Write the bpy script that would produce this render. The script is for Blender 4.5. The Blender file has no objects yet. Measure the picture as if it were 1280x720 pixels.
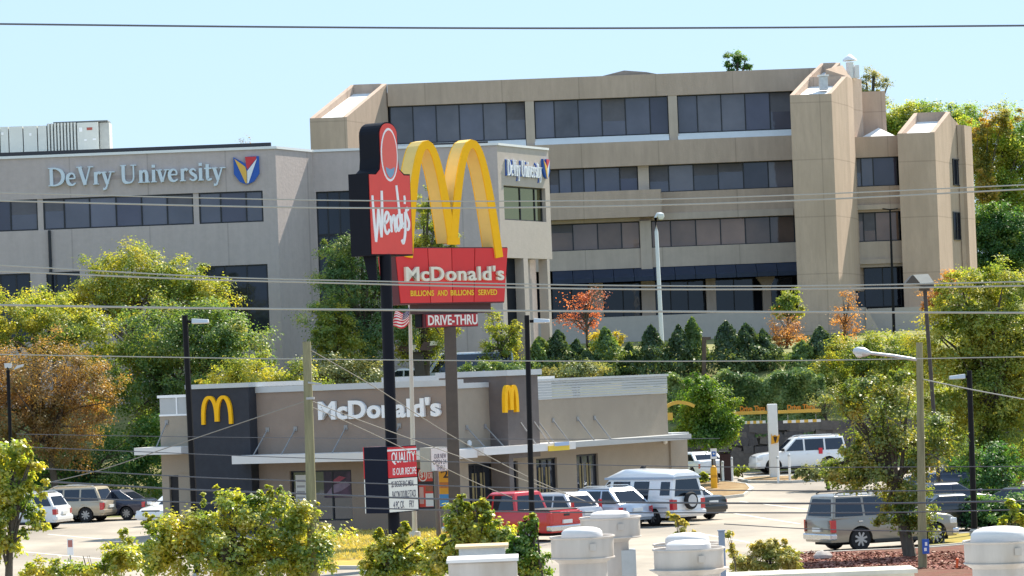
import bpy, math, random
import numpy as np
from mathutils import Vector, Matrix
R = math.radians
rng = np.random.default_rng(7)
random.seed(11)
SC = bpy.context.scene
COL = SC.collection

# ------------------------------------------------------------------ camera
FPX = 4500.0                      # focal length in pixels of a 1280 wide frame
CAMZ = 6.4
PITCH = math.atan(109 / FPX)
ROLL = R(2.2)
_F = Vector((0, math.cos(PITCH), math.sin(PITCH)))
_u0 = Vector((0, -math.sin(PITCH), math.cos(PITCH)))
_r0 = Vector((1, 0, 0))
CR = _r0 * math.cos(ROLL) - _u0 * math.sin(ROLL)
CU = _r0 * math.sin(ROLL) + _u0 * math.cos(ROLL)
cam = bpy.data.cameras.new('camera')
cam.sensor_width = 36.0
cam.lens = 36.0 * FPX / 1280.0
cam.clip_start = 1.0
cam.clip_end = 6000.0
camo = bpy.data.objects.new('camera', cam)
COL.objects.link(camo)
m = Matrix.Identity(4)
for i, v in enumerate((CR, CU, -_F)):
    for j in range(3):
        m[j][i] = v[j]
m[2][3] = CAMZ
camo.matrix_world = m
SC.camera = camo

# ------------------------------------------------------------------ sky, sun, exposure
SUN_AZ, SUN_EL = R(34), R(47)
world = bpy.data.worlds.new('World')
SC.world = world
world.use_nodes = True
wn, wl = world.node_tree.nodes, world.node_tree.links
sky = wn.new('ShaderNodeTexSky')
sky.sky_type = 'NISHITA'
sky.sun_disc = False
sky.sun_elevation = SUN_EL
sky.sun_rotation = SUN_AZ
sky.air_density = 1.0
sky.dust_density = 0.3
sky.ozone_density = 3.0
sky_fill = wn.new('ShaderNodeMix'); sky_fill.data_type = 'RGBA'          # even pale colour mixed over the sky, added to lift fill in shade
sky_fill.inputs[0].default_value = 0.88
sky_fill.inputs[7].default_value = (2.42, 3.42, 4.65, 1)
wl.new(sky.outputs[0], sky_fill.inputs[6])
wl.new(sky_fill.outputs[2], wn['Background'].inputs[0])
wn['Background'].inputs[1].default_value = 0.10
sun = bpy.data.lights.new('sun', 'SUN')
sun.energy = 4.2
sun.angle = R(0.5)
sun.color = (1.0, 0.92, 0.79)
suno = bpy.data.objects.new('sun', sun)
COL.objects.link(suno)
suno.location = (60, 100, 90)
SD = Vector((math.sin(SUN_AZ) * math.cos(SUN_EL), math.cos(SUN_AZ) * math.cos(SUN_EL), math.sin(SUN_EL)))
suno.rotation_euler = SD.to_track_quat('Z', 'Y').to_euler()
SC.view_settings.view_transform = 'Standard'
SC.view_settings.look = 'None'
SC.view_settings.exposure = 1.26
SC.view_settings.gamma = 1.0
SC.view_settings.use_curve_mapping = False
SC.render.engine = 'CYCLES'
SC.cycles.max_bounces = 6
SC.cycles.diffuse_bounces = 3
SC.cycles.glossy_bounces = 3
SC.cycles.transmission_bounces = 4
SC.cycles.transparent_max_bounces = 4
SC.cycles.use_denoising = True

# ------------------------------------------------------------------ measuring helpers
def ray(px, py):
    return _F + CR * ((px - 640) / FPX) + CU * ((360 - py) / FPX)

def at(px, py, Y):
    d = ray(px, py)
    return Vector((0, 0, CAMZ)) + d * (Y / d.y)

def mpp(Y):                       # metres in one photo pixel at distance Y
    return Y / FPX

class Plane:
    """an upright plane: O origin, D horizontal direction to the right as seen, N towards the viewer"""
    def __init__(s, O, D):
        s.O = Vector((O[0], O[1], 0)); s.D = Vector((D[0], D[1], 0)).normalized()
        s.N = s.D.cross(Vector((0, 0, 1)))
    def hit(s, px, py):
        d = ray(px, py)
        t = (s.O - Vector((0, 0, CAMZ))).dot(s.N) / d.dot(s.N)
        p = Vector((0, 0, CAMZ)) + d * t
        return (p - s.O).dot(s.D), p.z
    def pt(s, u, z, n=0.0):
        v = s.O + s.D * u + s.N * n
        return Vector((v.x, v.y, z))
    def u(s, px, py): return s.hit(px, py)[0]
    def z(s, px, py): return s.hit(px, py)[1]

# ------------------------------------------------------------------ materials
MATS = {}
def mat(name, col, rough=0.7, var=0.12, scale=3.0, metal=0.0, spec=0.4, bump=0.0, bscale=40.0, emit=None, coat=0.0,
        stain=None, stain_scale=0.6, stretch=None, joints=None, streak=0.0):
    if name in MATS:
        return MATS[name]
    M = bpy.data.materials.new(name); M.use_nodes = True
    nt = M.node_tree; N = nt.nodes; L = nt.links
    b = N['Principled BSDF']
    b.inputs['Roughness'].default_value = rough
    b.inputs['Metallic'].default_value = metal
    b.inputs['Specular IOR Level'].default_value = spec
    b.inputs['Coat Weight'].default_value = coat
    b.inputs['Coat Roughness'].default_value = 0.08
    c = (col[0], col[1], col[2], 1)
    if var > 0:
        tc = N.new('ShaderNodeTexCoord')
        mp = N.new('ShaderNodeMapping')
        if stretch: mp.inputs['Scale'].default_value = stretch
        L.new(tc.outputs['Object'], mp.inputs[0])
        nz = N.new('ShaderNodeTexNoise'); nz.inputs['Scale'].default_value = scale; nz.inputs['Detail'].default_value = 6; nz.inputs['Roughness'].default_value = 0.65
        L.new(mp.outputs[0], nz.inputs['Vector'])
        mr = N.new('ShaderNodeMapRange'); mr.inputs[1].default_value = 0.25; mr.inputs[2].default_value = 0.75
        mr.inputs[3].default_value = 1 - var; mr.inputs[4].default_value = 1 + var
        L.new(nz.outputs['Fac'], mr.inputs[0])
        mx = N.new('ShaderNodeMix'); mx.data_type = 'RGBA'; mx.blend_type = 'MULTIPLY'; mx.inputs[0].default_value = 1
        mx.inputs[6].default_value = c
        L.new(mr.outputs[0], mx.inputs[7])
        out = mx.outputs[2]
        if stain:
            n2 = N.new('ShaderNodeTexNoise'); n2.inputs['Scale'].default_value = stain_scale; n2.inputs['Detail'].default_value = 5
            L.new(mp.outputs[0], n2.inputs['Vector'])
            r2 = N.new('ShaderNodeMapRange'); r2.inputs[1].default_value = 0.48; r2.inputs[2].default_value = 0.68
            L.new(n2.outputs['Fac'], r2.inputs[0])
            m2 = N.new('ShaderNodeMix'); m2.data_type = 'RGBA'
            m2.inputs[7].default_value = (*stain, 1)
            L.new(r2.outputs[0], m2.inputs[0]); L.new(out, m2.inputs[6])
            out = m2.outputs[2]
        if streak > 0:             # rain streaks down the face
            m3 = N.new('ShaderNodeMapping'); m3.inputs['Scale'].default_value = (1.3, 1.3, 0.07); L.new(tc.outputs['Object'], m3.inputs[0])
            n4 = N.new('ShaderNodeTexNoise'); n4.inputs['Scale'].default_value = 1.6; n4.inputs['Detail'].default_value = 7; n4.inputs['Roughness'].default_value = 0.7
            L.new(m3.outputs[0], n4.inputs['Vector'])
            r4 = N.new('ShaderNodeMapRange'); r4.inputs[1].default_value = 0.35; r4.inputs[2].default_value = 0.7; r4.inputs[3].default_value = 1.0; r4.inputs[4].default_value = 1 - streak
            L.new(n4.outputs['Fac'], r4.inputs[0])
            m4 = N.new('ShaderNodeMix'); m4.data_type = 'RGBA'; m4.blend_type = 'MULTIPLY'; m4.inputs[0].default_value = 1
            L.new(out, m4.inputs[6]); L.new(r4.outputs[0], m4.inputs[7]); out = m4.outputs[2]
        if joints:                 # fine joints between cast panels
            sp_ = N.new('ShaderNodeSeparateXYZ'); L.new(tc.outputs['Object'], sp_.inputs[0])
            for ax_, per in ((0, joints[0]), (2, joints[1])):
                a1 = N.new('ShaderNodeMath'); a1.operation = 'PINGPONG'; a1.inputs[1].default_value = per / 2; L.new(sp_.outputs[ax_], a1.inputs[0])
                a2 = N.new('ShaderNodeMapRange'); a2.inputs[1].default_value = 0.02; a2.inputs[2].default_value = 0.06; a2.inputs[3].default_value = 0.80; a2.inputs[4].default_value = 1.0
                L.new(a1.outputs[0], a2.inputs[0])
                m4 = N.new('ShaderNodeMix'); m4.data_type = 'RGBA'; m4.blend_type = 'MULTIPLY'; m4.inputs[0].default_value = 1
                L.new(out, m4.inputs[6]); L.new(a2.outputs[0], m4.inputs[7]); out = m4.outputs[2]
        L.new(out, b.inputs['Base Color'])
        if bump > 0:
            n3 = N.new('ShaderNodeTexNoise'); n3.inputs['Scale'].default_value = bscale; n3.inputs['Detail'].default_value = 3
            L.new(tc.outputs['Object'], n3.inputs['Vector'])
            bp = N.new('ShaderNodeBump'); bp.inputs['Strength'].default_value = bump; bp.inputs['Distance'].default_value = 0.05
            L.new(n3.outputs['Fac'], bp.inputs['Height']); L.new(bp.outputs[0], b.inputs['Normal'])
    else:
        b.inputs['Base Color'].default_value = c
    if emit:
        b.inputs['Emission Color'].default_value = (*emit[:3], 1); b.inputs['Emission Strength'].default_value = emit[3]
    MATS[name] = M
    return M

def glass_mat(name, col, refl=0.25, rough=0.04, tintr=(0.8, 0.88, 1.0)):
    """coated window glass: a dark body seen through a partly mirroring face, each pane slightly different"""
    if name in MATS: return MATS[name]
    M = bpy.data.materials.new(name); M.use_nodes = True
    nt = M.node_tree; N = nt.nodes; L = nt.links
    N.remove(N['Principled BSDF'])
    oi = N.new('ShaderNodeObjectInfo')
    tc = N.new('ShaderNodeTexCoord')
    nz = N.new('ShaderNodeTexNoise'); nz.inputs['Scale'].default_value = 0.5; nz.inputs['Detail'].default_value = 3
    L.new(tc.outputs['Object'], nz.inputs['Vector'])
    ad = N.new('ShaderNodeMath'); ad.operation = 'ADD'; L.new(oi.outputs['Random'], ad.inputs[0]); L.new(nz.outputs['Fac'], ad.inputs[1])
    mr = N.new('ShaderNodeMapRange'); mr.inputs[1].default_value = 0.3; mr.inputs[2].default_value = 1.7; mr.inputs[3].default_value = 0.4; mr.inputs[4].default_value = 1.65
    L.new(ad.outputs[0], mr.inputs[0])
    mx = N.new('ShaderNodeMix'); mx.data_type = 'RGBA'; mx.blend_type = 'MULTIPLY'; mx.inputs[0].default_value = 1; mx.inputs[6].default_value = (*col, 1)
    L.new(mr.outputs[0], mx.inputs[7])
    df = N.new('ShaderNodeBsdfDiffuse'); L.new(mx.outputs[2], df.inputs[0])
    gl = N.new('ShaderNodeBsdfGlossy'); gl.inputs['Roughness'].default_value = rough; gl.inputs[0].default_value = (*tintr, 1)
    bp = N.new('ShaderNodeBump'); bp.inputs['Strength'].default_value = 0.06; bp.inputs['Distance'].default_value = 0.3
    L.new(nz.outputs['Fac'], bp.inputs['Height']); L.new(bp.outputs[0], gl.inputs['Normal'])
    ms = N.new('ShaderNodeMixShader'); ms.inputs[0].default_value = refl
    L.new(df.outputs[0], ms.inputs[1]); L.new(gl.outputs[0], ms.inputs[2])
    L.new(ms.outputs[0], N['Material Output'].inputs[0])
    MATS[name] = M
    return M

def leaf_mat(name, cols, trans=0.56, nscale=0.5, gloss=0.03, k=3.0):
    if name in MATS: return MATS[name]
    cols = [(min(r * k * 1.02, .5), min(g * k * .97, .45), b * k * 1.05) for r, g, b in cols]
    M = bpy.data.materials.new(name); M.use_nodes = True
    nt = M.node_tree; N = nt.nodes; L = nt.links
    N.remove(N['Principled BSDF'])
    ge = N.new('ShaderNodeNewGeometry'); tc = N.new('ShaderNodeTexCoord')
    nz = N.new('ShaderNodeTexNoise'); nz.inputs['Scale'].default_value = nscale; nz.inputs['Detail'].default_value = 3
    L.new(tc.outputs['Object'], nz.inputs['Vector'])
    a = N.new('ShaderNodeMapRange'); a.inputs[1].default_value = 0.3; a.inputs[2].default_value = 0.7
    L.new(nz.outputs['Fac'], a.inputs[0])
    mm = N.new('ShaderNodeMix'); mm.inputs[0].default_value = 0.36
    L.new(a.outputs[0], mm.inputs[2]); L.new(ge.outputs['Random Per Island'], mm.inputs[3])
    rp = N.new('ShaderNodeValToRGB')
    e = rp.color_ramp.elements
    k = len(cols)
    e[0].position = 0.12; e[0].color = (*cols[0], 1); e[1].position = 0.88; e[1].color = (*cols[-1], 1)
    for i in range(1, k - 1):
        x = e.new(0.12 + 0.76 * i / (k - 1)); x.color = (*cols[i], 1)
    L.new(mm.outputs[0], rp.inputs[0])
    df = N.new('ShaderNodeBsdfDiffuse'); tr = N.new('ShaderNodeBsdfTranslucent'); gl = N.new('ShaderNodeBsdfGlossy')
    gl.inputs['Roughness'].default_value = 0.42
    gl.inputs[0].default_value = (0.9, 0.9, 0.85, 1)
    br = N.new('ShaderNodeMix'); br.data_type = 'RGBA'; br.blend_type = 'MULTIPLY'; br.inputs[0].default_value = 1
    br.inputs[7].default_value = (1.65, 1.42, 0.6, 1)
    L.new(rp.outputs[0], br.inputs[6]); L.new(br.outputs[2], tr.inputs[0])
    L.new(rp.outputs[0], df.inputs[0])
    m1 = N.new('ShaderNodeMixShader'); m1.inputs[0].default_value = trans
    L.new(df.outputs[0], m1.inputs[1]); L.new(tr.outputs[0], m1.inputs[2])
    m2 = N.new('ShaderNodeMixShader'); m2.inputs[0].default_value = gloss
    L.new(m1.outputs[0], m2.inputs[1]); L.new(gl.outputs[0], m2.inputs[2])
    L.new(m2.outputs[0], N['Material Output'].inputs[0])
    MATS[name] = M
    return M

# ------------------------------------------------------------------ object helpers
ORG = {}
def tag(o, label=None, cat=None, group=None, kind=None):
    if label: o['label'] = label
    if cat: o['category'] = cat
    if group: o['group'] = group
    if kind: o['kind'] = kind
    return o

def thing(name, loc, label, cat, group=None):
    o = bpy.data.objects.new(name, None)
    o.empty_display_size = 0.3
    COL.objects.link(o)
    o.location = loc
    ORG[o.name] = Vector(loc)
    return tag(o, label, cat, group)

class MB:
    def __init__(s): s.v = []; s.f = []
    def add(s, vs, fs):
        n = len(s.v); s.v += [Vector(v) for v in vs]; s.f += [tuple(i + n for i in f) for f in fs]; return s
    def hexa(s, p):               # 8 points: bottom ring then top ring
        return s.add(p, [(3, 2, 1, 0), (4, 5, 6, 7), (0, 1, 5, 4), (1, 2, 6, 5), (2, 3, 7, 6), (3, 0, 4, 7)])
    def box(s, x0, x1, y0, y1, z0, z1):
        return s.hexa([(x0, y0, z0), (x1, y0, z0), (x1, y1, z0), (x0, y1, z0), (x0, y0, z1), (x1, y0, z1), (x1, y1, z1), (x0, y1, z1)])
    def pbox(s, pl, u0, u1, z0, z1, n0, n1):
        if u0 > u1: u0, u1 = u1, u0
        if z0 > z1: z0, z1 = z1, z0
        if n0 > n1: n0, n1 = n1, n0
        P = pl.pt
        return s.hexa([P(u0, z0, n1), P(u1, z0, n1), P(u1, z0, n0), P(u0, z0, n0), P(u0, z1, n1), P(u1, z1, n1), P(u1, z1, n0), P(u0, z1, n0)])
    def px(s, pl, a, b, n0, n1):  # box between two photo pixels on a plane
        ua, za = pl.hit(*a); ub, zb = pl.hit(*b)
        return s.pbox(pl, ua, ub, za, zb, n0, n1)
    def poly(s, pl, uz, n0, n1):  # extruded outline on a plane (counter-clockwise seen from the viewer)
        k = len(uz); P = pl.pt
        vs = [P(u, z, n1) for u, z in uz] + [P(u, z, n0) for u, z in uz]
        fs = [tuple(range(k)), tuple(range(2 * k - 1, k - 1, -1))]
        fs += [(i, i + k, (i + 1) % k + k, (i + 1) % k) for i in range(k)]
        return s.add(vs, fs)
    def ppoly(s, pl, pts, n0, n1):
        q = [pl.hit(*p) for p in pts]
        ar = sum(q[i][0] * q[(i + 1) % len(q)][1] - q[(i + 1) % len(q)][0] * q[i][1] for i in range(len(q)))
        if ar < 0: q = q[::-1]
        return s.poly(pl, q, n0, n1)
    def prism(s, xy, z0, z1):
        k = len(xy)
        if not isinstance(z1, (list, tuple)): z1 = [z1] * k
        if not isinstance(z0, (list, tuple)): z0 = [z0] * k
        vs = [(x, y, z0[i]) for i, (x, y) in enumerate(xy)] + [(x, y, z1[i]) for i, (x, y) in enumerate(xy)]
        fs = [tuple(range(k - 1, -1, -1)), tuple(range(k, 2 * k))] + [(i, (i + 1) % k, (i + 1) % k + k, i + k) for i in range(k)]
        return s.add(vs, fs)
    def tube(s, pts, r, n=6):
        pts = [Vector(p) for p in pts]; k = len(pts)
        rs = r if isinstance(r, (list, tuple)) else [r] * k
        base = len(s.v)
        for i, p in enumerate(pts):
            d = (pts[min(i + 1, k - 1)] - pts[max(i - 1, 0)]).normalized()
            a = d.cross(Vector((0, 0, 1)))
            if a.length < 1e-3: a = Vector((1, 0, 0))
            a.normalize(); b = d.cross(a)
            for j in range(n):
                t = 2 * math.pi * j / n
                s.v.append(p + (a * math.cos(t) + b * math.sin(t)) * rs[i])
        for i in range(k - 1):
            for j in range(n):
                s.f.append((base + i * n + j, base + i * n + (j + 1) % n, base + (i + 1) * n + (j + 1) % n, base + (i + 1) * n + j))
        s.f.append(tuple(base + j for j in range(n))[::-1]); s.f.append(tuple(base + (k - 1) * n + j for j in range(n)))
        return s
    def lathe(s, prof, c=(0, 0, 0), n=16, axis='z', a0=0.0):
        c = Vector(c); base = len(s.v); k = len(prof)
        for r, h in prof:
            for j in range(n):
                t = a0 + 2 * math.pi * j / n
                if axis == 'z': s.v.append(c + Vector((r * math.cos(t), r * math.sin(t), h)))
                else: s.v.append(c + Vector((r * math.cos(t), -h, r * math.sin(t))))
        for i in range(k - 1):
            for j in range(n):
                s.f.append((base + i * n + j, base + i * n + (j + 1) % n, base + (i + 1) * n + (j + 1) % n, base + (i + 1) * n + j))
        s.f.append(tuple(base + j for j in range(n))[::-1]); s.f.append(tuple(base + (k - 1) * n + j for j in range(n)))
        return s
    def build(s, name, material, parent=None, smooth=False, bevel=0.0, seg=2):
        me = bpy.data.meshes.new(name)
        org = ORG.get(parent.name, Vector((0, 0, 0))) if parent else Vector((0, 0, 0))
        me.from_pydata([tuple(v - org) for v in s.v], [], s.f)
        me.materials.append(material)
        if smooth:
            me.polygons.foreach_set('use_smooth', [True] * len(me.polygons))
            try: me.set_sharp_from_angle(angle=R(38))
            except Exception: pass
        me.update()
        o = bpy.data.objects.new(name, me)
        COL.objects.link(o)
        if parent:
            o.parent = parent; ORG[o.name] = org
        else:
            ORG[o.name] = Vector((0, 0, 0))
        if bevel > 0:
            b = o.modifiers.new('bevel', 'BEVEL'); b.width = bevel; b.segments = seg; b.limit_method = 'ANGLE'; b.angle_limit = R(35)
        return o

def text_verts(s, bold=0.0):
    cu = bpy.data.curves.new('t', 'FONT'); cu.body = s; cu.extrude = 0.5; cu.offset = bold; cu.resolution_u = 4
    to = bpy.data.objects.new('t', cu)
    me = bpy.data.meshes.new_from_object(to)
    n = len(me.vertices); co = np.empty(n * 3); me.vertices.foreach_get('co', co); co = co.reshape(-1, 3)
    fs = [tuple(p.vertices) for p in me.polygons]
    bpy.data.objects.remove(to); bpy.data.curves.remove(cu); bpy.data.meshes.remove(me)
    return co, fs

def text_on(name, s, pl, u0, u1, z0, z1, n0, n1, material, parent, bold=0.0, skew=0.0):
    """lettering fitted into a rectangle of a plane; skew lifts the right end"""
    co, fs = text_verts(s, bold)
    lo, hi = co.min(0), co.max(0)
    t = (co - lo) / (hi - lo)
    mb = MB()
    mb.add([pl.pt(u0 + a * (u1 - u0), z0 + b * (z1 - z0) + a * skew, n0 + c * (n1 - n0)) for a, b, c in t], fs)
    return mb.build(name, material, parent)

def catmull(p, k=6):
    if len(p) < 3: return p
    out = []
    q = [p[0]] + list(p) + [p[-1]]
    for i in range(1, len(q) - 2):
        a, b, c, d = [np.array(x, float) for x in q[i - 1:i + 3]]
        for j in range(k):
            t = j / k
            out.append(tuple(0.5 * ((2 * b) + (c - a) * t + (2 * a - 5 * b + 4 * c - d) * t * t + (3 * b - a - 3 * c + d) * t ** 3)))
    out.append(tuple(p[-1]))
    return out

def stroke(mb, pl, pts, w, n0, n1, smooth=True):
    """a brush stroke with its own width, extruded on a plane; pts are (u, z)"""
    q = catmull(pts) if smooth else pts
    k = len(q)
    ws = w if isinstance(w, (list, tuple)) else [w, w]
    L, Rr = [], []
    for i in range(k):
        a = np.array(q[max(i - 1, 0)][:2]); b = np.array(q[min(i + 1, k - 1)][:2])
        d = b - a; d = d / (np.linalg.norm(d) + 1e-9); nn = np.array([-d[1], d[0]])
        t = i / max(k - 1, 1) * (len(ws) - 1); i0 = min(int(t), len(ws) - 2); wi = ws[i0] + (ws[i0 + 1] - ws[i0]) * (t - i0)
        c = np.array(q[i][:2]); L.append(c + nn * wi / 2); Rr.append(c - nn * wi / 2)
    P = pl.pt
    vs = [P(*x, n1) for x in L] + [P(*x, n1) for x in Rr] + [P(*x, n0) for x in L] + [P(*x, n0) for x in Rr]
    fs = []
    for i in range(k - 1):
        fs += [(i, k + i, k + i + 1, i + 1), (2 * k + i, 2 * k + i + 1, 3 * k + i + 1, 3 * k + i), (i, i + 1, 2 * k + i + 1, 2 * k + i), (k + i, 3 * k + i, 3 * k + i + 1, k + i + 1)]
    fs += [(0, 2 * k, 3 * k, k), (k - 1, 2 * k - 1, 4 * k - 1, 3 * k - 1)]
    mb.add(vs, fs)

ORD = ['first', 'second', 'third', 'fourth', 'fifth', 'sixth', 'seventh', 'eighth', 'ninth', 'tenth', 'eleventh', 'twelfth', 'thirteenth', 'fourteenth', 'fifteenth', 'sixteenth']

# ------------------------------------------------------------------ ground
def lerp_tab(tab, y):
    if y <= tab[0][0]: return tab[0][1]
    for (a, za), (b, zb) in zip(tab, tab[1:]):
        if y <= b: return za + (zb - za) * (y - a) / (b - a)
    return tab[-1][1]
TAB_R = [(172, 0), (199.8, 0.55), (201.6, 3.2), (206, 4.2), (214, 5.9), (219, 7.1), (232, 7.5), (272, 8.3), (276, 8.6), (300, 9.0), (420, 16), (900, 20), (5000, 24)]
TAB_L = [(188, 0), (196, 1.7), (206, 4.6), (214, 5.9), (219, 7.1), (232, 7.5), (272, 8.3), (276, 8.6), (300, 9.0), (420, 16), (900, 20), (5000, 24)]
def zt(x, y):
    w = min(max((x - 5.5) / 3.0, 0), 1)
    z = lerp_tab(TAB_L, y) * (1 - w) + lerp_tab(TAB_R, y) * w
    h = min(max((x - 62) / 30, 0), 1) * min(max((y - 285) / 60, 0), 1)
    return z + 7 * h

G = dict(
    dirt=mat('dirt_grass', (0.19, 0.20, 0.08), 0.95, 0.35, 0.8, spec=0.1, stain=(0.27, 0.23, 0.11), stain_scale=0.3),
    lot=mat('worn_asphalt', (0.345, 0.305, 0.252), 0.9, 0.26, 0.35, spec=0.15, bump=0.15, stain=(0.245, 0.218, 0.185), stain_scale=0.16, stretch=(1, 0.5, 1)),
    kerb=mat('kerb_concrete', (0.50, 0.48, 0.43), 0.9, 0.15, 2, spec=0.2),
    lawn=mat('dry_lawn', (0.42, 0.29, 0.075), 0.95, 0.3, 3, spec=0.1, stain=(0.30, 0.25, 0.07), stain_scale=0.7),
    mulch=mat('red_mulch', (0.16, 0.085, 0.06), 0.95, 0.4, 6, spec=0.1, bump=0.6, bscale=18, stain=(0.17, 0.065, 0.05), stain_scale=1.2),
    bark=mat('island_bark', (0.25, 0.165, 0.085), 0.95, 0.35, 4, spec=0.1, stain=(0.33, 0.25, 0.14), stain_scale=1.0),
    paint=mat('road_paint', (0.72, 0.70, 0.64), 0.8, 0.15, 3, spec=0.2),
    sidewalk=mat('sidewalk_concrete', (0.52, 0.49, 0.44), 0.9, 0.1, 1, spec=0.2),
)
xs = [-3000, -900, -300, -120, -60, -40, -25, -15, -8, -3, 0, 3, 5.5, 7, 8.5, 12, 16, 22, 30, 40, 50, 62, 77, 92, 120, 300, 900, 3000]
ys = [-60, 20, 60, 100, 140, 172, 178, 188, 192, 196, 199.8, 201.6, 206, 210, 214, 219, 225, 232, 250, 272, 276, 285, 300, 320, 345, 380, 420, 600, 900, 2000, 5000]
mb = MB()
for y in ys:
    for x in xs: mb.v.append(Vector((x, y, zt(x, y))))
nx = len(xs)
for j in range(len(ys) - 1):
    for i in range(nx - 1):
        mb.f.append((j * nx + i, j * nx + i + 1, (j + 1) * nx + i + 1, (j + 1) * nx + i))
tag(mb.build('ground', G['dirt'], smooth=False), kind='structure')

def sheet(name, pts, z, material, kind='structure'):
    mb = MB(); mb.add([(x, y, z) for x, y in pts], [tuple(range(len(pts)))])
    return tag(mb.build(name, material), kind=kind)
def gp(px, py, z=0.0):            # point of the flat lot under a photo pixel
    d = ray(px, py)
    for _ in range(12):
        t = (z - CAMZ) / d.z; z = z * .4 + .6 * (zt(d.x * t, d.y * t) if d.y * t < 199.5 else .55)
    return (d.x * t, d.y * t)
mb = MB()
lx = [-70, 5.5, 8.5, 9.3, 70]; ly = [62, 120, 172, 178, 181.9, 188, 194, 199.4]
for y in ly:
    for x in lx: mb.v.append(Vector((x, y, zt(x, y) + .004)))
for j in range(len(ly) - 1):
    for i in range(4):
        if j >= 4 and i < 2: continue
        mb.f.append((j * 5 + i, j * 5 + i + 1, j * 5 + i + 6, j * 5 + i + 5))
tag(mb.build('parking_lot', G['lot']), kind='structure')
sheet('road', [(-70, 40), (70, 40), (70, 61.5), (-70, 61.5)], 0.004, mat('road_asphalt', (0.14, 0.135, 0.13), 0.85, 0.15, 1))

def raised(name, pts, h, top_mat, kerb=0.18):
    """a planted bed inside a kerb"""
    n = len(pts)
    c = Vector((sum(p[0] for p in pts) / n, sum(p[1] for p in pts) / n, 0))
    inner = []
    for p in pts:
        d = Vector((p[0], p[1], 0)) - c; L = d.length
        q = c + d * ((L - kerb * 1.3) / L); inner.append((q.x, q.y))
    zb = [zt(*p) for p in inner]; zk = [zt(*p) for p in pts]
    o = MB().prism(inner, [z + .006 for z in zb], [z + h - .02 for z in zb]).build(name, top_mat); tag(o, kind='structure')
    mb = MB()
    for i in range(n):
        j = (i + 1) % n
        q_ = [zk[i], zk[j], zb[j], zb[i]]
        mb.prism([pts[i], pts[j], inner[j], inner[i]], [z + .007 for z in q_], [z + h for z in q_])
    mb.build('kerb', G['kerb'], o)
    return o
raised('lawn', [gp(330, 712), gp(330, 668), gp(585, 660), gp(585, 700), gp(540, 712)], 0.13, G['lawn'])
raised('mulch_bed', [gp(985, 716), gp(990, 696), gp(1080, 691.5), gp(1165, 688), gp(1260, 680), gp(1345, 672), gp(1345, 760), gp(985, 760)], 0.13, G['mulch'])
raised('planted_island', [gp(862, 625), gp(866, 606), gp(905, 604), gp(933, 607), gp(943, 613), gp(930, 621), gp(895, 625)], 0.14, G['bark'])
raised('traffic_island', [gp(922, 601), gp(940, 598.5), gp(1060, 596), gp(1060, 600), gp(990, 604), gp(935, 604)], 0.14, G['bark'])
raised('grass_verge', [gp(1150, 687), gp(1152, 674), gp(1225, 668), gp(1345, 655), gp(1345, 669), gp(1250, 679)], 0.12, mat('verge_grass', (0.30, 0.24, 0.06), 0.95, 0.3, 3, spec=0.1))
# bay lines painted on the lot
for (a, b) in (((905, 640), (1000, 655)), ((880, 668), (1000, 690)), ((925, 627), (1010, 637)), ((60, 668), (150, 676)), ((30, 690), (140, 700))):
    p, q = Vector((*gp(*a), 0)), Vector((*gp(*b), 0))
    d = (q - p).normalized(); n = Vector((-d.y, d.x, 0)) * 0.06
    tag(MB().add([(*(p - n).xy, zt(p.x, p.y) + 0.009), (*(q - n).xy, zt(q.x, q.y) + 0.009), (*(q + n).xy, zt(q.x, q.y) + 0.009), (*(p + n).xy, zt(p.x, p.y) + 0.009)], [(0, 1, 2, 3)]).build('bay_line', G['paint']), kind='structure')

# ------------------------------------------------------------------ building materials
B = dict(
    grey=mat('grey_brick', (0.50, 0.43, 0.405), 0.9, 0.07, 2.5, spec=0.2, bump=0.25, bscale=6, joints=(4.6, 50), streak=0.09),
    greyl=mat('grey_render', (0.47, 0.415, 0.37), 0.9, 0.06, 2.0, spec=0.2, bump=0.15, bscale=8),
    tan=mat('tan_concrete', (0.515, 0.395, 0.31), 0.92, 0.09, 1.4, spec=0.15, bump=0.3, bscale=9, stain=(0.455, 0.35, 0.272), stain_scale=0.25, stretch=(1.6, 1.6, 0.5), joints=(6.1, 4.4), streak=0.10),
    tanl=mat('pale_concrete', (0.545, 0.45, 0.37), 0.92, 0.08, 1.0, spec=0.15, joints=(6.1, 60), streak=0.12),
    white=mat('white_metal', (0.78, 0.78, 0.77), 0.5, 0.04, 2, spec=0.4),
    roofw=mat('white_membrane', (0.74, 0.74, 0.73), 0.7, 0.06, 0.8, spec=0.3),
    dark=mat('dark_frame', (0.018, 0.02, 0.026), 0.5, 0.1, 2),
    awn=mat('navy_awning', (0.018, 0.03, 0.06), 0.55, 0.2, 1.5, spec=0.4),
    deep=mat('dark_interior', (0.012, 0.014, 0.02), 0.8, 0.1, 2, spec=0.1),
    g1=glass_mat('blue_grey_glass', (0.085, 0.084, 0.112), 0.055, tintr=(.85, .88, .95)),
    g1b=glass_mat('blue_grey_glass_blinds', (0.125, 0.118, 0.14), 0.055, tintr=(.85, .88, .95)),
    g1c=glass_mat('blue_grey_glass_dark', (0.052, 0.05, 0.078), 0.05, tintr=(.85, .88, .95)),
    g2b=glass_mat('brown_reflection_glass_dark', (0.15, 0.10, 0.08), 0.05),  # darker variant of the painted brown reflection
    g2=glass_mat('brown_reflection_glass', (0.21, 0.135, 0.10), 0.045),  # brown reflection of the hill painted into the glass colour
    g3=glass_mat('dim_glass', (0.014, 0.016, 0.026), 0.035),
)

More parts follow.
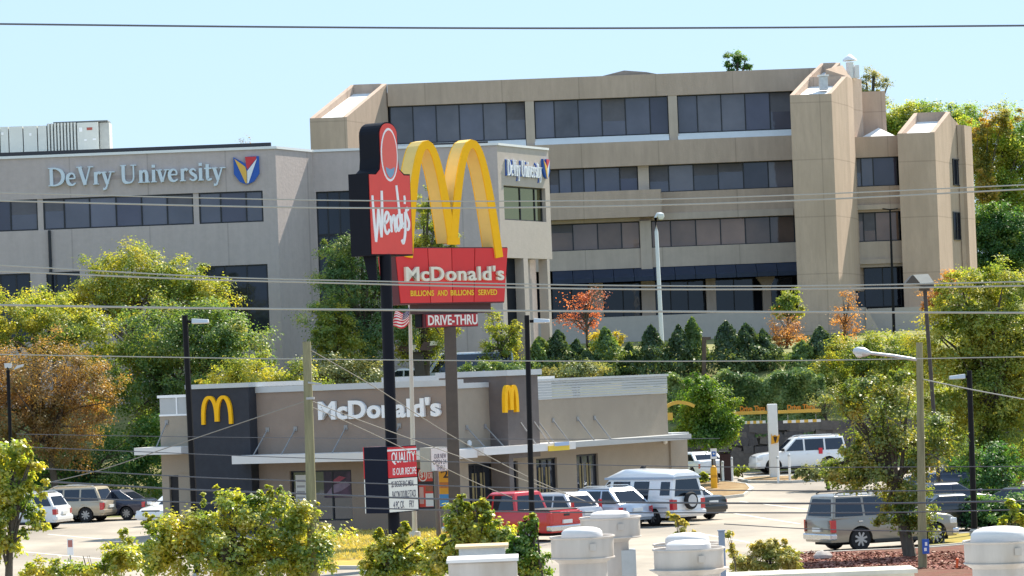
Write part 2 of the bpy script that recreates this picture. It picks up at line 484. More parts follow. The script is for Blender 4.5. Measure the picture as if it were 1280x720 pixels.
def window_band(root, pl, xs, y0, zb, zt_, n, glass, fr=0.08, name='window', mull=0.085):
    """one strip window: a frame with its mullions as the part, each pane a sub-part. xs are photo x positions of the bars at photo y0"""
    us = [pl.u(x, y0) for x in xs]
    mb = MB()
    mb.pbox(pl, us[0], us[-1], zb, zb + fr, n - 0.06, n + 0.07)
    mb.pbox(pl, us[0], us[-1], zt_ - fr, zt_, n - 0.06, n + 0.07)
    for i, u in enumerate(us):
        w = mull / 2
        a, b = (u, u + 2 * w) if i == 0 else (u - 2 * w, u) if i == len(us) - 1 else (u - w, u + w)
        mb.pbox(pl, a, b, zb + fr, zt_ - fr, n - 0.055, n + 0.065)
    f = mb.build(name, B['dark'], root)
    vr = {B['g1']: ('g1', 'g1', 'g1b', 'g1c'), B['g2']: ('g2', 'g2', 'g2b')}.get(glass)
    for a, b in zip(us, us[1:]):
        MB().pbox(pl, a + mull * 0.4, b - mull * 0.4, zb + fr * 0.9, zt_ - fr * 0.9, n - 0.05, n + 0.01).build('pane', B[random.choice(vr)] if vr else glass, f)
        if vr and random.random() < .22:
            h_ = (zt_ - zb) * random.uniform(.25, .6)
            MB().pbox(pl, a + mull * .6, b - mull * .6, zt_ - fr - h_, zt_ - fr, n + .012, n + .02).build('blind', mat('blind_grey', (0.115, 0.112, 0.13), .7, .15, 1.5), f)
    return f

# ------------------------------------------------------------------ grey office building on the left
YD = 212.0
PD = Plane((0, YD), (1, 0))
zR = PD.z(200, 191.5)
bD = thing('office_building', (-12, YD + 10, zt(-12, YD + 10)), 'low grey brick office block with ribbon windows and a name sign at the upper left', 'building')
uL = PD.u(-90, 200); uC = PD.u(346, 240)
zw1, zw0 = PD.z(329, 238), PD.z(329, 277)
zv1, zv0 = PD.z(332, 330), PD.z(332, 416)
zG = 4.0
mb = MB()
mb.pbox(PD, uL, uC, zw1, zR, -0.5, 0)
mb.pbox(PD, uL, uC, zv1, zw0, -0.5, 0)
mb.pbox(PD, uL, uC, zG, zv0, -0.5, 0)
mb.pbox(PD, PD.u(329, 260), uC, zw0, zw1, -0.5, 0)
for a, b in ((47, 54), (242, 249)):
    mb.pbox(PD, PD.u(a, 270), PD.u(b, 270), zw0, zw1, -0.5, -0.08)
for a, b in ((38, 58), (100, 250), (335, 346)):
    mb.pbox(PD, PD.u(a, 350), PD.u(b, 350) if b != 346 else uC, zv0, zv1, -0.5, 0)
mb.build('front_wall', B['grey'], bD)
for xs_ in ((-60, -20, 13, 47), (54, 80, 112, 145, 177, 209, 242), (249, 276, 308, 329)):
    window_band(bD, PD, xs_, 262, zw0, zw1, -0.16, B['g1'])
for xs_ in ((-40, 0, 20, 38), (58, 70, 85, 100), (250, 281, 309, 335)):
    window_band(bD, PD, xs_, 350, zv0, zv1, -0.16, B['g3'])
MB().tube([PD.pt(PD.u(62, 290), PD.z(62, 288), 0.12), PD.pt(PD.u(62, 290), zG, 0.12)], 0.09, 8).build('downpipe', B['dark'], bD)
# set-back bay and the right end
c1 = Vector((uC, YD)); Ys = 216.6
c2 = Vector((at(393, 260, Ys).x, Ys))
PR1 = Plane(c1, c2 - c1); L1 = (c2 - c1).length
PS = Plane((0, Ys), (1, 0))
c3 = Vector((PS.u(624, 260), Ys))
Y4 = 223.5
c4 = Vector((at(688, 260, Y4).x, Y4))
PR2 = Plane(c3, c4 - c3); L2 = (c4 - c3).length
MB().pbox(PR1, 0.0, L1, zG, zR - 0.003, -0.4, 0).build('return_wall', B['grey'], bD)
mb = MB()
uo0, uo1 = PS.u(397, 300), PS.u(443, 300)
zo1, zo0 = PS.z(440, 238), PS.z(440, 402)
mb.pbox(PS, c2.x, uo0, zG, zR - 0.006, -0.5, -0.002)
mb.pbox(PS, uo0, uo1, zo1, zR - 0.006, -0.5, -0.002)
mb.pbox(PS, uo0, uo1, zG, zo0, -0.5, -0.002)
mb.pbox(PS, uo1, c3.x, zG, zR - 0.006, -0.5, -0.002)
mb.build('recessed_wall', B['grey'], bD)
for k in range(3):
    za = zo0 + (zo1 - zo0) * k / 3; zb_ = zo0 + (zo1 - zo0) * (k + 1) / 3
    window_band(bD, PS, (397, 411, 426, 443), 300, za, zb_ - 0.004, -0.3, B['g3'])
# right end: sign band, one window, open bays with slim piers
zq1, zq0 = PR2.z(655, 233.5), PR2.z(655, 276)
zb1 = PR2.z(660, 323)
ua, ub = PR2.u(630, 250), PR2.u(682, 250)
mb = MB()
mb.pbox(PR2, 0, L2, zq1, zR - 0.004, -0.5, 0)
mb.pbox(PR2, 0, L2, zb1, zq0, -0.5, 0)
mb.pbox(PR2, 0, ua, zq0, zq1, -0.5, 0)
mb.pbox(PR2, ub, L2, zq0, zq1, -0.5, 0)
mb.build('end_wall', B['greyl'], bD)
window_band(bD, PR2, (630, 655, 673, 682), 255, zq0, zq1, -0.3, glass_mat('tree_reflection_glass', (0.05, 0.05, 0.03), 0.22, tintr=(0.9, 0.85, 0.5)))  # yellow of the reflected trees put into the glass tint
for a, b in ((624, 634), (656.5, 662), (686, 689)):
    MB().pbox(PR2, max(PR2.u(a, 380), 0), min(PR2.u(b, 380), L2), zG, zb1 - 0.003, -0.6, -0.002).build('pier', B['greyl'], bD)
for a, b, c in ((634, 645, 656.5), (662, 672, 686)):
    MB().pbox(PR2, PR2.u(a, 380), PR2.u(b, 380), zG, zb1, -1.0, -0.8).build('pane', B['g3'], bD)
    MB().pbox(PR2, PR2.u(b, 380), PR2.u(c, 380), zG, zb1, -1.0, -0.78).build('infill_panel', B['grey'], bD)
MB().prism([(uL, YD + 0.55), (c1.x - 0.3, YD + 0.55), (c2.x - 0.5, Ys + 0.6), (c3.x + 0.3, Ys + 1.4), (c4.x - 1.3, c4.y), (c4.x - 1.3, 238), (uL, 238)], zG, zR - 0.3).build('core', B['deep'], bD)
MB().prism([(uL, YD + 0.45), (c1.x - 0.35, YD + 0.45), (c2.x - 0.45, Ys + 0.55), (c3.x - 0.3, Ys + 0.55), (c4.x - 0.45, c4.y), (c4.x - 0.45, 238), (uL, 238)], zR - 0.29, zR - 0.1).build('roof', B['roofw'], bD)
mb = MB()
mb.pbox(PD, uL, uC + 0.08, zR + 0.003, zR + 0.16, -0.5, 0.09)
mb.pbox(PR1, 0.1, L1 - 0.1, zR + 0.004, zR + 0.155, -0.45, 0.07)
mb.pbox(PS, c2.x, c3.x + 0.05, zR + 0.005, zR + 0.15, -0.5, 0.08)
mb.pbox(PR2, 0.09, L2, zR + 0.006, zR + 0.145, -0.5, 0.06)
mb.build('coping', B['white'], bD)
mb = MB(); mb.pbox(PD, uL, PD.u(338, 185), zR + 0.17, zR + 0.42, -0.9, -0.5)
mb.pbox(PS, PS.u(520, 185), PS.u(610, 185), zR + 0.17, zR + 0.34, -1.5, -1.1)
mb.build('roof_edge_flashing', B['dark'], bD)

# roof-top air handling units
PH = Plane((0, YD + 7), (1, 0))
hv = thing('air_handling_unit', PH.pt(PH.u(60, 190), zR, 0), 'long pale metal air handling unit on the grey office roof', 'air conditioner')
mm = mat('pale_green_metal', (0.56, 0.57, 0.52), 0.55, 0.06, 1.5)
gr = mat('grille_dark', (0.17, 0.18, 0.17), 0.6, 0.1, 2)
for a, b, t in ((-40, 0, 160), (0, 11, 158.5), (11, 29, 158), (29, 47, 157.5), (47, 59, 157)):
    MB().pbox(PH, PH.u(a, 175) + 0.03, PH.u(b, 175) - 0.03, zR - 0.2, PH.z((a + b) / 2, t), -2.2, 0).build('casing', mm, hv)
MB().pbox(PH, PH.u(59, 175), PH.u(97, 175), zR - 0.2, PH.z(80, 154), -2.0, -0.1).build('grille_backing', gr, hv)
for k in range(9):
    u = PH.u(60 + k * 4.1, 175)
    MB().pbox(PH, u, u + 0.11, zR - 0.2, PH.z(80, 153.6), -0.09, 0.03).build('slat', mm, hv)
MB().pbox(PH, PH.u(97, 175), PH.u(123, 175), zR - 0.2, PH.z(110, 153), -2.2, 0.05).build('casing', mm, hv)
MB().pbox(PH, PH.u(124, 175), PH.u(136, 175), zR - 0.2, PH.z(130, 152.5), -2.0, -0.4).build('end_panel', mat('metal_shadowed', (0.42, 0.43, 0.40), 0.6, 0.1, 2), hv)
MB().pbox(PH, PH.u(66, 155), PH.u(134, 155), PH.z(100, 152.6), PH.z(100, 151), -1.9, -0.2).build('fan_deck', gr, hv)
for x, y, w, h in ((3, 167, 3, 3), (38, 168, 3, 3), (101, 162, 4, 5), (112, 161, 7, 3), (107, 175, 3, 2), (118, 174, 4, 2)):
    MB().px(PH, (x - w / 2, y - h / 2), (x + w / 2, y + h / 2), 0.051 if x > 97 else 0.001, 0.07 if x > 97 else 0.03).build('label_plate', mat('red_plate', (0.35, 0.08, 0.06), 0.5, 0) if x == 112 else B['white'], hv)

# ------------------------------------------------------------------ tan office building behind
YF = 285.0
PF = Plane((0, YF), (1, 0))
bF = thing('office_building', (12, YF + 8, zt(12, YF + 8)), 'tan concrete terraced office building with slanted stair towers on the hill', 'building')
zf = lambda y, x=904: PF.z(x, y)
ul, ur = PF.u(470, 200), PF.u(1048, 200)
rows = dict(top=zf(89.5), a1=zf(117), a0=zf(164.5), s0=zf(173), b1=zf(203.4), b0=zf(237.4), c1=zf(272.5), c0=zf(306.5), d1=zf(331), d0=zf(348))
MB().pbox(PF, PF.u(484, 108), ur, rows['a1'], rows['top'], -0.6, 0.25).build('parapet', B['tan'], bF)
MB().pbox(PF, ul, ur, rows['b1'], rows['s0'], -0.6, 0.55).build('spandrel', B['tan'], bF)
MB().pbox(PF, ul, ur, rows['c1'], rows['b0'], -0.6, 0.12).build('spandrel', B['tan'], bF)
MB().pbox(PF, ul, ur, rows['d1'], rows['c0'], -0.6, 0.55).build('spandrel', B['tanl'], bF)
MB().px(PF, (600, 251), (827, 271), 0.121, 1.5).build('balcony_parapet', B['tan'], bF)
PFz = rows['b0']
MB().pbox(PF, PF.u(600, 255), PF.u(826, 255), PF.z(800, 270), PF.z(800, 238.5), 0.13, 1.45).build('balcony_wall', B['tan'], bF)
for a, b in ((657, 668), (836, 847)):
    MB().pbox(PF, PF.u(a, 150), PF.u(b, 150), rows['s0'] + 0.003, rows['a1'] - 0.003, -0.6, 0.2).build('column', B['tanl'], bF)
MB().pbox(PF, PF.u(797.6, 220), PF.u(811, 220), rows['b0'], rows['b1'], -0.6, 0.1).build('column', B['tanl'], bF)
MB().pbox(PF, PF.u(800, 300), PF.u(814, 300), zf(338), rows['c1'] - 0.003, -0.6, 0.72).build('column', B['tanl'], bF)
# sloping white sills under the top windows, pale strips above the third row
for a, b in ((488, 657), (668, 836), (847, 990)):
    ua_, ub_ = PF.u(a, 165), PF.u(b, 165)
    z0_, z1_ = rows['s0'] + 0.003, rows['a0']
    P = PF.pt
    MB().hexa([P(ua_, z0_, 0.5), P(ub_, z0_, 0.5), P(ub_, z0_, -0.5), P(ua_, z0_, -0.5), P(ua_, z1_ - 0.02, -0.02), P(ub_, z1_ - 0.02, -0.02), P(ub_, z1_ - 0.02, -0.5), P(ua_, z1_ - 0.02, -0.5)]).build('sill', B['roofw'], bF)
for a, b in ((689, 799), (815, 991)):
    MB().pbox(PF, PF.u(a, 265), PF.u(b, 265), rows['c1'] + 0.02, rows['c1'] + 0.55, 0.125, 0.3).build('window_hood', B['tanl'], bF)
n_ = -0.35
for xs_ in ((487, 516, 545, 574, 604, 633, 657), (668, 693, 723, 752.4, 782, 812.7, 836), (847, 872, 902, 932, 963, 990)):
    window_band(bF, PF, xs_, 145, rows['a0'], rows['a1'], n_, B['g1'])
for xs_ in ((686, 698.6, 714, 729.6, 744, 774.7, 797.6), (811, 836, 867, 898, 929.6, 960.7, 992)):
    window_band(bF, PF, xs_, 220, rows['b0'], rows['b1'], n_, B['g1'])
for xs_ in ((686, 716, 747, 777, 800), (814, 838.5, 870, 901, 932, 963, 994)):
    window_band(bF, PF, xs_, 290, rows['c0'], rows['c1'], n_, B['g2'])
# navy awning over the open ground floor
P = PF.pt; u0, u1 = PF.u(690, 340), PF.u(995, 335)
na = 12
for k in range(na):
    a = u0 + (u1 - u0) * k / na + 0.02; b = u0 + (u1 - u0) * (k + 1) / na - 0.02
    MB().hexa([P(a, rows['d0'], 1.9), P(b, rows['d0'], 1.9), P(b, rows['d0'] + 0.05, 0), P(a, rows['d0'] + 0.05, 0), P(a, rows['d0'] + 0.35, 1.9), P(b, rows['d0'] + 0.35, 1.9), P(b, rows['d1'] - 0.01, 0.5), P(a, rows['d1'] - 0.01, 0.5)]).build('awning_panel', B['awn'], bF)
zg = zf(390)
MB().pbox(PF, ul, ur, zg - 2, rows['d0'] + 0.06, -3.0, -2.6).build('ground_floor_wall', B['deep'], bF)
for xs_ in ((690, 715, 737), (755, 780, 802), (820, 840, 862, 883), (896, 920, 945), (966, 980, 994)):
    window_band(bF, PF, xs_, 370, zg - 1.5, rows['d0'], -2.5, B['g3'])
for a, b in ((737, 754), (802, 819), (883, 895), (953.5, 964)):
    MB().pbox(PF, PF.u(a, 368), PF.u(b, 368), zg - 1.5, rows['d0'] + 0.02, -0.8, 0.0).build('column', B['tan'], bF)
MB().poly(PF, [(PF.u(953, 352), zf(357, 955)), (PF.u(964, 352), zf(357, 955)), (PF.u(969, 348), rows['d0'] + 0.01), (PF.u(945, 348), rows['d0'] + 0.01)], -0.82, 0.05).build('capital', B['tan'], bF)
# base wall and ramp in front
PB = Plane((0, YF - 7), (1, 0))
MB().pbox(PB, PB.u(560, 400), PB.u(1083, 400), 7.0, PB.z(900, 391), -0.5, 0).build('base_wall', B['greyl'], bF)
P = PB.pt; ua_, ub_ = PB.u(1083, 395), PB.u(1100, 420)
MB().poly(PB, [(PB.u(1082, 388), PB.z(1082, 384)), (PB.u(1082, 420), 7.2), (ub_ + 0.8, 7.2)], -0.5, 0.25).build('buttress', B['tanl'], bF)
MB().pbox(PB, PB.u(1090, 400), PB.u(1200, 400), 7.0, PB.z(1140, 383), -3.4, -3.0).build('base_wall', B['greyl'], bF)
# body and flat roof behind the facade
MB().prism([(ul, YF + 3.2), (ur, YF + 3.2), (ur, YF + 28), (ul, YF + 28)], 7.0, rows['d1']).build('core', B['deep'], bF)
MB().prism([(ul, YF + 0.65), (ur, YF + 0.65), (ur, YF + 28), (ul, YF + 28)], rows['d1'] + 0.01, rows['top'] - 0.6).build('core', B['deep'], bF)
PU = Plane((0, YF + 12), (1, 0))
MB().poly(PU, [PU.hit(745, 97), PU.hit(835, 95), PU.hit(808, 90), PU.hit(780, 88)], -5, 0).build('roof_ridge', B['tan'], bF)

def shed_tower(root, pl_y, xl, xr, yfront_px, dep, sh, ztop, z0, wall, rise_at=None, th=0.35):
    """stair tower: upright front, side walls with raking tops, white roof between them. xl/xr world x of the front; the back is dep further and sh to the right"""
    y0 = pl_y; zf_ = yfront_px
    def q(t, x): return (x + sh * t, y0 + dep * t)
    mb = MB()
    zb = ztop
    for xa, xb in ((xl, xl + th), (xr - th, xr)):
        mb.prism([q(0, xa), q(0, xb), q(1, xb), q(1, xa)], z0, [zf_, zf_, zb, zb])
    e = 0.003
    t0 = th / dep
    mb.prism([q(0, xl + th + e), q(0, xr - th - e), q(t0, xr - th - e), q(t0, xl + th + e)], z0, zf_ - e)
    mb.prism([q(1 - t0, xl + th + e), q(1 - t0, xr - th - e), q(1, xr - th - e), q(1, xl + th + e)], z0, zb - e)
    mb.build('tower_wall', wall, root)
    d = 0.45
    r = MB().prism([q(t0, xl + th), q(t0, xr - th), q(1 - t0, xr - th), q(1 - t0, xl + th)], zf_ - 1.2, [zf_ - 0.25, zf_ - 0.25, zb - d - 0.3, zb - d - 0.3]).build('tower_roof', B['roofw'], root)
    return q

# left stair tower
Yt = YF - 8
PT = Plane((0, Yt), (1, 0))
q = shed_tower(bF, Yt, PT.u(387.5, 160), PT.u(434, 160), PT.z(410, 147), 8.0, at(484, 110, YF).x - PT.u(434, 150), at(460, 105.5, YF).z, 12, B['tan'])
# right stair tower: a wide lower slope and a narrow upper one on its left
Yt = YF - 8.6
PT = Plane((0, Yt), (1, 0))
xl, xr = PT.u(988.5, 150), PT.u(1040.5, 150)
zt0 = PT.z(1010, 118)
dep1 = 5.2; Y2 = Yt + dep1
xb = at(1058.5, 96, Y2).x
sh1 = xb - xr
z1_ = at(1050, 95.5, Y2).z
shed_tower(bF, Yt, xl, xr, zt0, dep1, sh1, z1_, 7.0, B['tan'])
Y3 = Y2 + 3.2
zz = at(1032, 79, Y3).z
sl = (at(1026, 80, Y3).x - (xl + sh1))
shed_tower(bF, Y2 + 0.004, xl + sh1, xl + sh1 + 1.55, z1_, 3.2, sl, zz, 12, B['tan'], th=0.3)
MB().prism([(xl + sh1 + 1.56, Y2 + 0.01), (xr + sh1 - 0.002, Y2 + 0.01), (xr + sh1 + sl * 0.5, Y3), (xl + sh1 + sl + 1.7, Y3)], 12, [z1_ + 0.6, z1_ - 0.01, z1_ - 0.01, zz - 0.2]).build('gable_wall', B['tan'], bF)
PX = Plane((0, Y2 + 3.5), (1, 0))
PXr = Plane((PX.u(1061, 130), Y2 + 3.5), (0.45, 1))
MB().px(PX, (1045, 95.5), (1061, 300), -4, 0).build('shaft_wall', B['tan'], bF)
MB().pbox(PXr, 0.002, PXr.u(1078, 130), 12, PX.z(1062, 96), -0.5, 0.003).build('shaft_wall', B['tan'], bF)
PX2 = Plane((0, Y2 + 8), (1, 0))
MB().px(PX2, (1070, 115), (1110, 200), -4, 0).build('rear_block', B['tan'], bF)
# roof vent with a conical cap, small plant box
vc = at(1063, 96, Y2 + 4.5)
k_ = mpp(Y2 + 4.5)
vt = thing('roof_vent', vc, 'white roof vent with a conical cap beside the right stair tower', 'vent')
MB().lathe([(5 * k_, -2 * k_), (5 * k_, 18 * k_)], vc, 12).build('duct', B['white'], vt, True)
MB().lathe([(9 * k_, 20 * k_), (8.5 * k_, 22 * k_), (4 * k_, 26 * k_), (0.5 * k_, 28.5 * k_)], vc, 14).build('cap', B['white'], vt, True)
MB().box(vc.x + 5.5 * k_, vc.x + 11 * k_, vc.y - 0.3, vc.y + 0.3, vc.z - 2 * k_, vc.z + 14 * k_).build('side_duct', B['white'], vt)
pc = at(1029, 106, Yt + 2.6)
pu = thing('roof_plant', pc, 'small galvanised unit standing on the white tower slope', 'vent')
MB().box(pc.x - 0.3, pc.x + 0.35, pc.y - 0.3, pc.y + 0.4, pc.z - 0.4, pc.z + 0.65).build('housing', mat('galvanised', (0.50, 0.52, 0.52), 0.45, 0.2, 4, metal=0.3), pu)
MB().box(pc.x - 0.4, pc.x + 0.45, pc.y - 0.4, pc.y + 0.5, pc.z + 0.66, pc.z + 0.76).build('cap', B['white'], pu)

# connecting wing and right block
Yw = YF + 1.0
PW = Plane((0, Yw), (1, 0))
x0, x1 = PW.u(1056, 200), PW.u(1124, 200)
zw = lambda y, x=1090: PW.z(x, y)
for a, b, mt in ((170.5, 196.5, 'tan'), (233, 265, 'tan'), (302, 334, 'tanl')):
    MB().pbox(PW, x0, x1, zw(b), zw(a), -0.6, 0).build('spandrel', B[mt], bF)
for a in (262, 330):
    MB().pbox(PW, x0, x1, zw(a), zw(a - 6), 0.003, 0.25).build('window_hood', B['tanl'], bF)
window_band(bF, PW, (1061, 1077, 1092, 1122), 215, zw(233), zw(196.5), -0.3, B['g1'])
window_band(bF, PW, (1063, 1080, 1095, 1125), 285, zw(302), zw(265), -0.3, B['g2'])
window_band(bF, PW, (1065, 1082, 1105, 1128), 355, zw(384), zw(334), -0.9, B['g3'])
MB().pbox(PW, x0 + .1, x1, 7, zw(172), -12, -1.0).build('core', B['deep'], bF)
pk = [PW.pt(PW.u(1077, 170), zw(171), -1), PW.pt(PW.u(1123, 170), zw(171), -1), PW.pt(PW.u(1128, 168), zw(171), -5), PW.pt(PW.u(1082, 168), zw(171), -5), PW.pt(PW.u(1103, 156), zw(156.5, 1103), -3)]
MB().add(pk, [(0, 1, 4), (1, 2, 4), (2, 3, 4), (3, 0, 4)]).build('skylight', B['roofw'], bF)
Yb = YF - 0.5
PT = Plane((0, Yb), (1, 0))
xl, xr = PT.u(1123, 200), PT.u(1169.5, 200)
dep = 5.6
xb = at(1188, 140, Yb + dep).x
zb_ = at(1165, 140.5, Yb + dep).z
shed_tower(bF, Yb, xl, xr, PT.z(1145, 166), dep, xb - xr, zb_, 7.0, B['tan'])
c5 = Vector((xb, Yb + dep)); d5 = Vector((0.45, 1)).normalized()
PE = Plane(c5, d5)
ue = PE.u(1201, 200)
MB().poly(PE, [(0, 7), (ue, 7), (ue, PE.z(1201, 157)), (0, zb_ - 0.3)], -0.5, -0.004).build('end_wall', B['tan'], bF)
for ya, yb in ((199, 232), (265, 300)):
    window_band(bF, PE, (1190.5, 1195, 1199.5), (ya + yb) / 2, PE.z(1195, yb), PE.z(1195, ya), 0.05, B['g3'], mull=0.14)
PX3 = Plane((PE.pt(ue, 0).x + 0.02, PE.pt(ue, 0).y - 0.8), (1, 0))
MB().px(PX3, (1201, 156), (1207, 420), -3, 0).build('end_fin', B['tan'], bF)
PX4 = Plane((PX3.pt(PX3.u(1207, 200), 0).x, PX3.O.y), (0.35, 1))
MB().pbox(PX4, 0.002, PX4.u(1216, 200), 7, PX3.z(1204, 156) - 0.02, -0.4, 0.003).build('end_fin', B['tan'], bF)
MB().prism([(xr - 1, Yb + 4.5), (c5.x - 0.5, Yb + 6), (PX3.O.x + 0.4, PX3.O.y + 2), (PX3.O.x, PX3.O.y + 8), (xl, Yb + 12)], 7, zb_ - 3.2).build('core', B['deep'], bF)

# ------------------------------------------------------------------ name sign of the university on the grey building
T_, t_ = 0.17, 0.075
GL = {
 'D': (0.92, [([(.16, 0), (.16, 1)], [T_, T_]), ([(.16, .965), (.42, .95), (.68, .8), (.78, .5), (.68, .2), (.42, .05), (.16, .035)], [t_, .09, T_, T_ * 1.1, T_, .09, t_])], [(.0, 1), (.0, 0)]),
 'e': (0.60, [([(.1, .38), (.48, .38)], [t_, t_]), ([(.47, .38), (.43, .58), (.28, .66), (.12, .54), (.08, .33), (.16, .1), (.34, .03), (.5, .13)], [t_, .09, .09, T_, T_, T_, .1, t_])], []),
 'V': (0.80, [([(.12, 1), (.4, 0)], [T_ * 1.05, T_]), ([(.4, .02), (.67, 1)], [t_, t_])], [(-.03, 1), (.55, 1)]),
 'r': (0.46, [([(.16, .68), (.16, 0)], [T_, T_]), ([(.18, .45), (.26, .62), (.36, .64), (.42, .57)], [t_, .1, .14, .14])], [(.02, 0)]),
 'y': (0.60, [([(.1, .68), (.3, 0)], [T_, T_]), ([(.52, .68), (.3, 0), (.2, -.24), (.07, -.25)], [t_, t_, .1, .14])], [(-.02, .68), (.4, .68)]),
 'U': (0.92, [([(.17, 1), (.17, .3), (.25, .08), (.45, .035), (.62, .1), (.7, .32), (.7, 1)], [T_, T_, T_, .1, t_, t_, t_])], [(.02, 1), (.56, 1)]),
 'n': (0.66, [([(.16, .68), (.16, 0)], [T_, T_]), ([(.18, .48), (.3, .63), (.42, .6), (.47, .42), (.47, 0)], [t_, .1, T_, T_, T_])], [(.02, 0), (.34, 0)]),
 'i': (0.34, [([(.17, .68), (.17, 0)], [T_, T_]), ([(.17, .8), (.17, .96)], [.17, .17])], [(.03, 0)]),
 'v': (0.58, [([(.1, .68), (.29, 0)], [T_, T_]), ([(.29, .02), (.5, .68)], [t_, t_])], [(-.03, .68), (.38, .68)]),
 's': (0.48, [([(.4, .54), (.27, .65), (.12, .55), (.2, .4), (.36, .28), (.4, .12), (.24, .03), (.07, .12)], [t_, .09, .13, T_, T_, .13, .09, t_])], []),
 't': (0.44, [([(.19, .88), (.19, .15), (.27, .04), (.41, .08)], [T_, T_, .13, t_]), ([(.03, .65), (.4, .65)], [t_, t_])], []),
}
def serif_word(root, pl, word, u0, u1, zbase, cap, n0, n1, material, skewz=0.0):
    tot = sum(0.38 if c == ' ' else GL[c][0] for c in word)
    sx = (u1 - u0) / tot; x = 0.0
    for c in word:
        if c == ' ': x += 0.38; continue
        adv, st, sf = GL[c]
        mb = MB(); k = 0
        f = lambda p: (u0 + (x + p[0]) * sx, zbase + p[1] * cap)
        for pts, ws in st:
            stroke(mb, pl, [f(p) for p in pts], [w * sx for w in ws], n0, n1 + 0.003 * k, smooth=len(pts) > 2); k += 1
        for (a, b) in sf:
            bb = b - 0.05 if b > 0.3 else b
            mb.pbox(pl, *[f((a, 0))[0], f((a + 0.3, 0))[0]], zbase + bb * cap, zbase + (bb + 0.055) * cap, n0, n1 + 0.003 * k); k += 1
        mb.build('letter', material, root)
        x += adv
def shield(root, pl, cx, cy, w, h, n0):
    """five-sided crest: blue field with a gold and a white wing meeting in a V and a red chevron between"""
    cu, cz = pl.hit(cx, cy); ww = abs(pl.u(cx + w / 2, cy) - pl.u(cx - w / 2, cy)) / 2; hh = abs(pl.z(cx, cy - h / 2) - pl.z(cx, cy + h / 2)) / 2
    F = lambda *ps: [(cu + a * ww, cz + b * hh) for a, b in ps]
    blue = mat('sign_blue', (0.02, 0.10, 0.42), 0.45, 0.05); gold = mat('sign_gold', (0.75, 0.45, 0.08), 0.45, 0.05)
    wht = mat('sign_white', (0.78, 0.80, 0.82), 0.45, 0.03); red = mat('sign_red', (0.60, 0.04, 0.05), 0.45, 0.05)
    MB().poly(pl, F((-1, -.25), (-.55, -.8), (0, -1), (.55, -.8), (1, -.25), (1, .95), (.1, .95), (-.05, .45), (-1, .95)), n0, n0 + 0.15).build('crest_field', blue, root)
    MB().poly(pl, F((-.92, .82), (-.12, -.9), (-.02, -.92), (0, -.1), (-.1, .25)), n0 + 0.15, n0 + 0.19).build('crest_wing', gold, root)
    MB().poly(pl, F((.02, -.92), (.12, -.9), (.85, .8), (.05, -.05)), n0 + 0.15, n0 + 0.19).build('crest_wing', wht, root)
    MB().poly(pl, F((-.08, .93), (-.02, .3), (.06, .05), (.75, .72), (.8, .93)), n0 + 0.152, n0 + 0.187).build('crest_chevron', red, root)
sg = thing('building_sign', PD.pt(PD.u(190, 225), PD.z(190, 225), 0), 'pale serif lettering and coloured crest high on the grey office front', 'sign')
zb_ = PD.z(62, 233.2)
lt = mat('sign_letter', (0.62, 0.70, 0.76), 0.4, 0.04)
serif_word(sg, PD, 'DeVry University', PD.u(61, 225), PD.u(280, 218), zb_, PD.z(62, 210.3) - zb_, 0.02, 0.24, lt)
zr0 = zb_ + 0.28
MB().pbox(PD, PD.u(64, 225), PD.u(277, 218), zr0, zr0 + 0.22, 0.003, 0.018).build('raceway', mat('raceway_tan', (0.40, 0.33, 0.31), 0.7, 0.1), sg)
shield(sg, PD, 308.5, 213, 32, 36, 0.02)
sg = thing('building_sign', PR2.pt(PR2.u(655, 210), PR2.z(655, 210), 0), 'foreshortened blue-edged lettering and crest on the pale end wall', 'sign')
zb_ = PR2.z(634, 219.5)
serif_word(sg, PR2, 'DeVry University', PR2.u(632.5, 212), PR2.u(675, 212), zb_, PR2.z(634, 199.5) - zb_, 0.06, 0.13, mat('sign_letter_white', (0.8, 0.83, 0.86), 0.4, 0.03))
serif_word(sg, PR2, 'DeVry University', PR2.u(631.0, 212), PR2.u(673.5, 212), zb_ - 0.01, PR2.z(634, 199.5) - zb_, 0.01, 0.055, mat('sign_blue', (0.02, 0.10, 0.42), 0.45, 0.05))
shield(sg, PR2, 680.5, 211, 8, 25, 0.01)

# ------------------------------------------------------------------ restaurant
K = dict(
    tan=mat('taupe_stucco', (0.285, 0.225, 0.185), 0.92, 0.07, 2.0, spec=0.15, bump=0.2, bscale=14, stain=(0.25, 0.2, 0.168), stain_scale=0.5),
    tan2=mat('warm_stucco', (0.345, 0.295, 0.235), 0.92, 0.07, 2.0, spec=0.15, bump=0.2, bscale=14, stain=(0.31, 0.265, 0.215), stain_scale=0.5),
    slate=mat('slate_panel', (0.047, 0.050, 0.060), 0.85, 0.12, 3.0, spec=0.15, bump=0.1),
    slate2=mat('brown_grey_panel', (0.155, 0.135, 0.128), 0.85, 0.1, 3.0, spec=0.25),
    cop=mat('grey_coping', (0.50, 0.52, 0.53), 0.5, 0.05, 2),
    panel=mat('white_ribbed_panel', (0.44, 0.455, 0.46), 0.55, 0.05, 2),
    canopy=mat('canopy_white', (0.70, 0.68, 0.66), 0.5, 0.04, 2),
    canopyg=mat('canopy_grey', (0.42, 0.43, 0.43), 0.5, 0.06, 2),
    yellow=mat('arch_yellow', (0.93, 0.49, 0.008), 0.55, 0.05, 2, spec=.2),
    white=mat('letter_white', (0.85, 0.86, 0.87), 0.45, 0.03, 2),
    steel=mat('rod_steel', (0.30, 0.30, 0.30), 0.5, 0.1, 3, metal=0.3),
    rec=mat('recess_dark', (0.02, 0.02, 0.022), 0.8, 0.1, 2),
    glass=glass_mat('shop_glass', (0.03, 0.035, 0.045), 0.10),
)
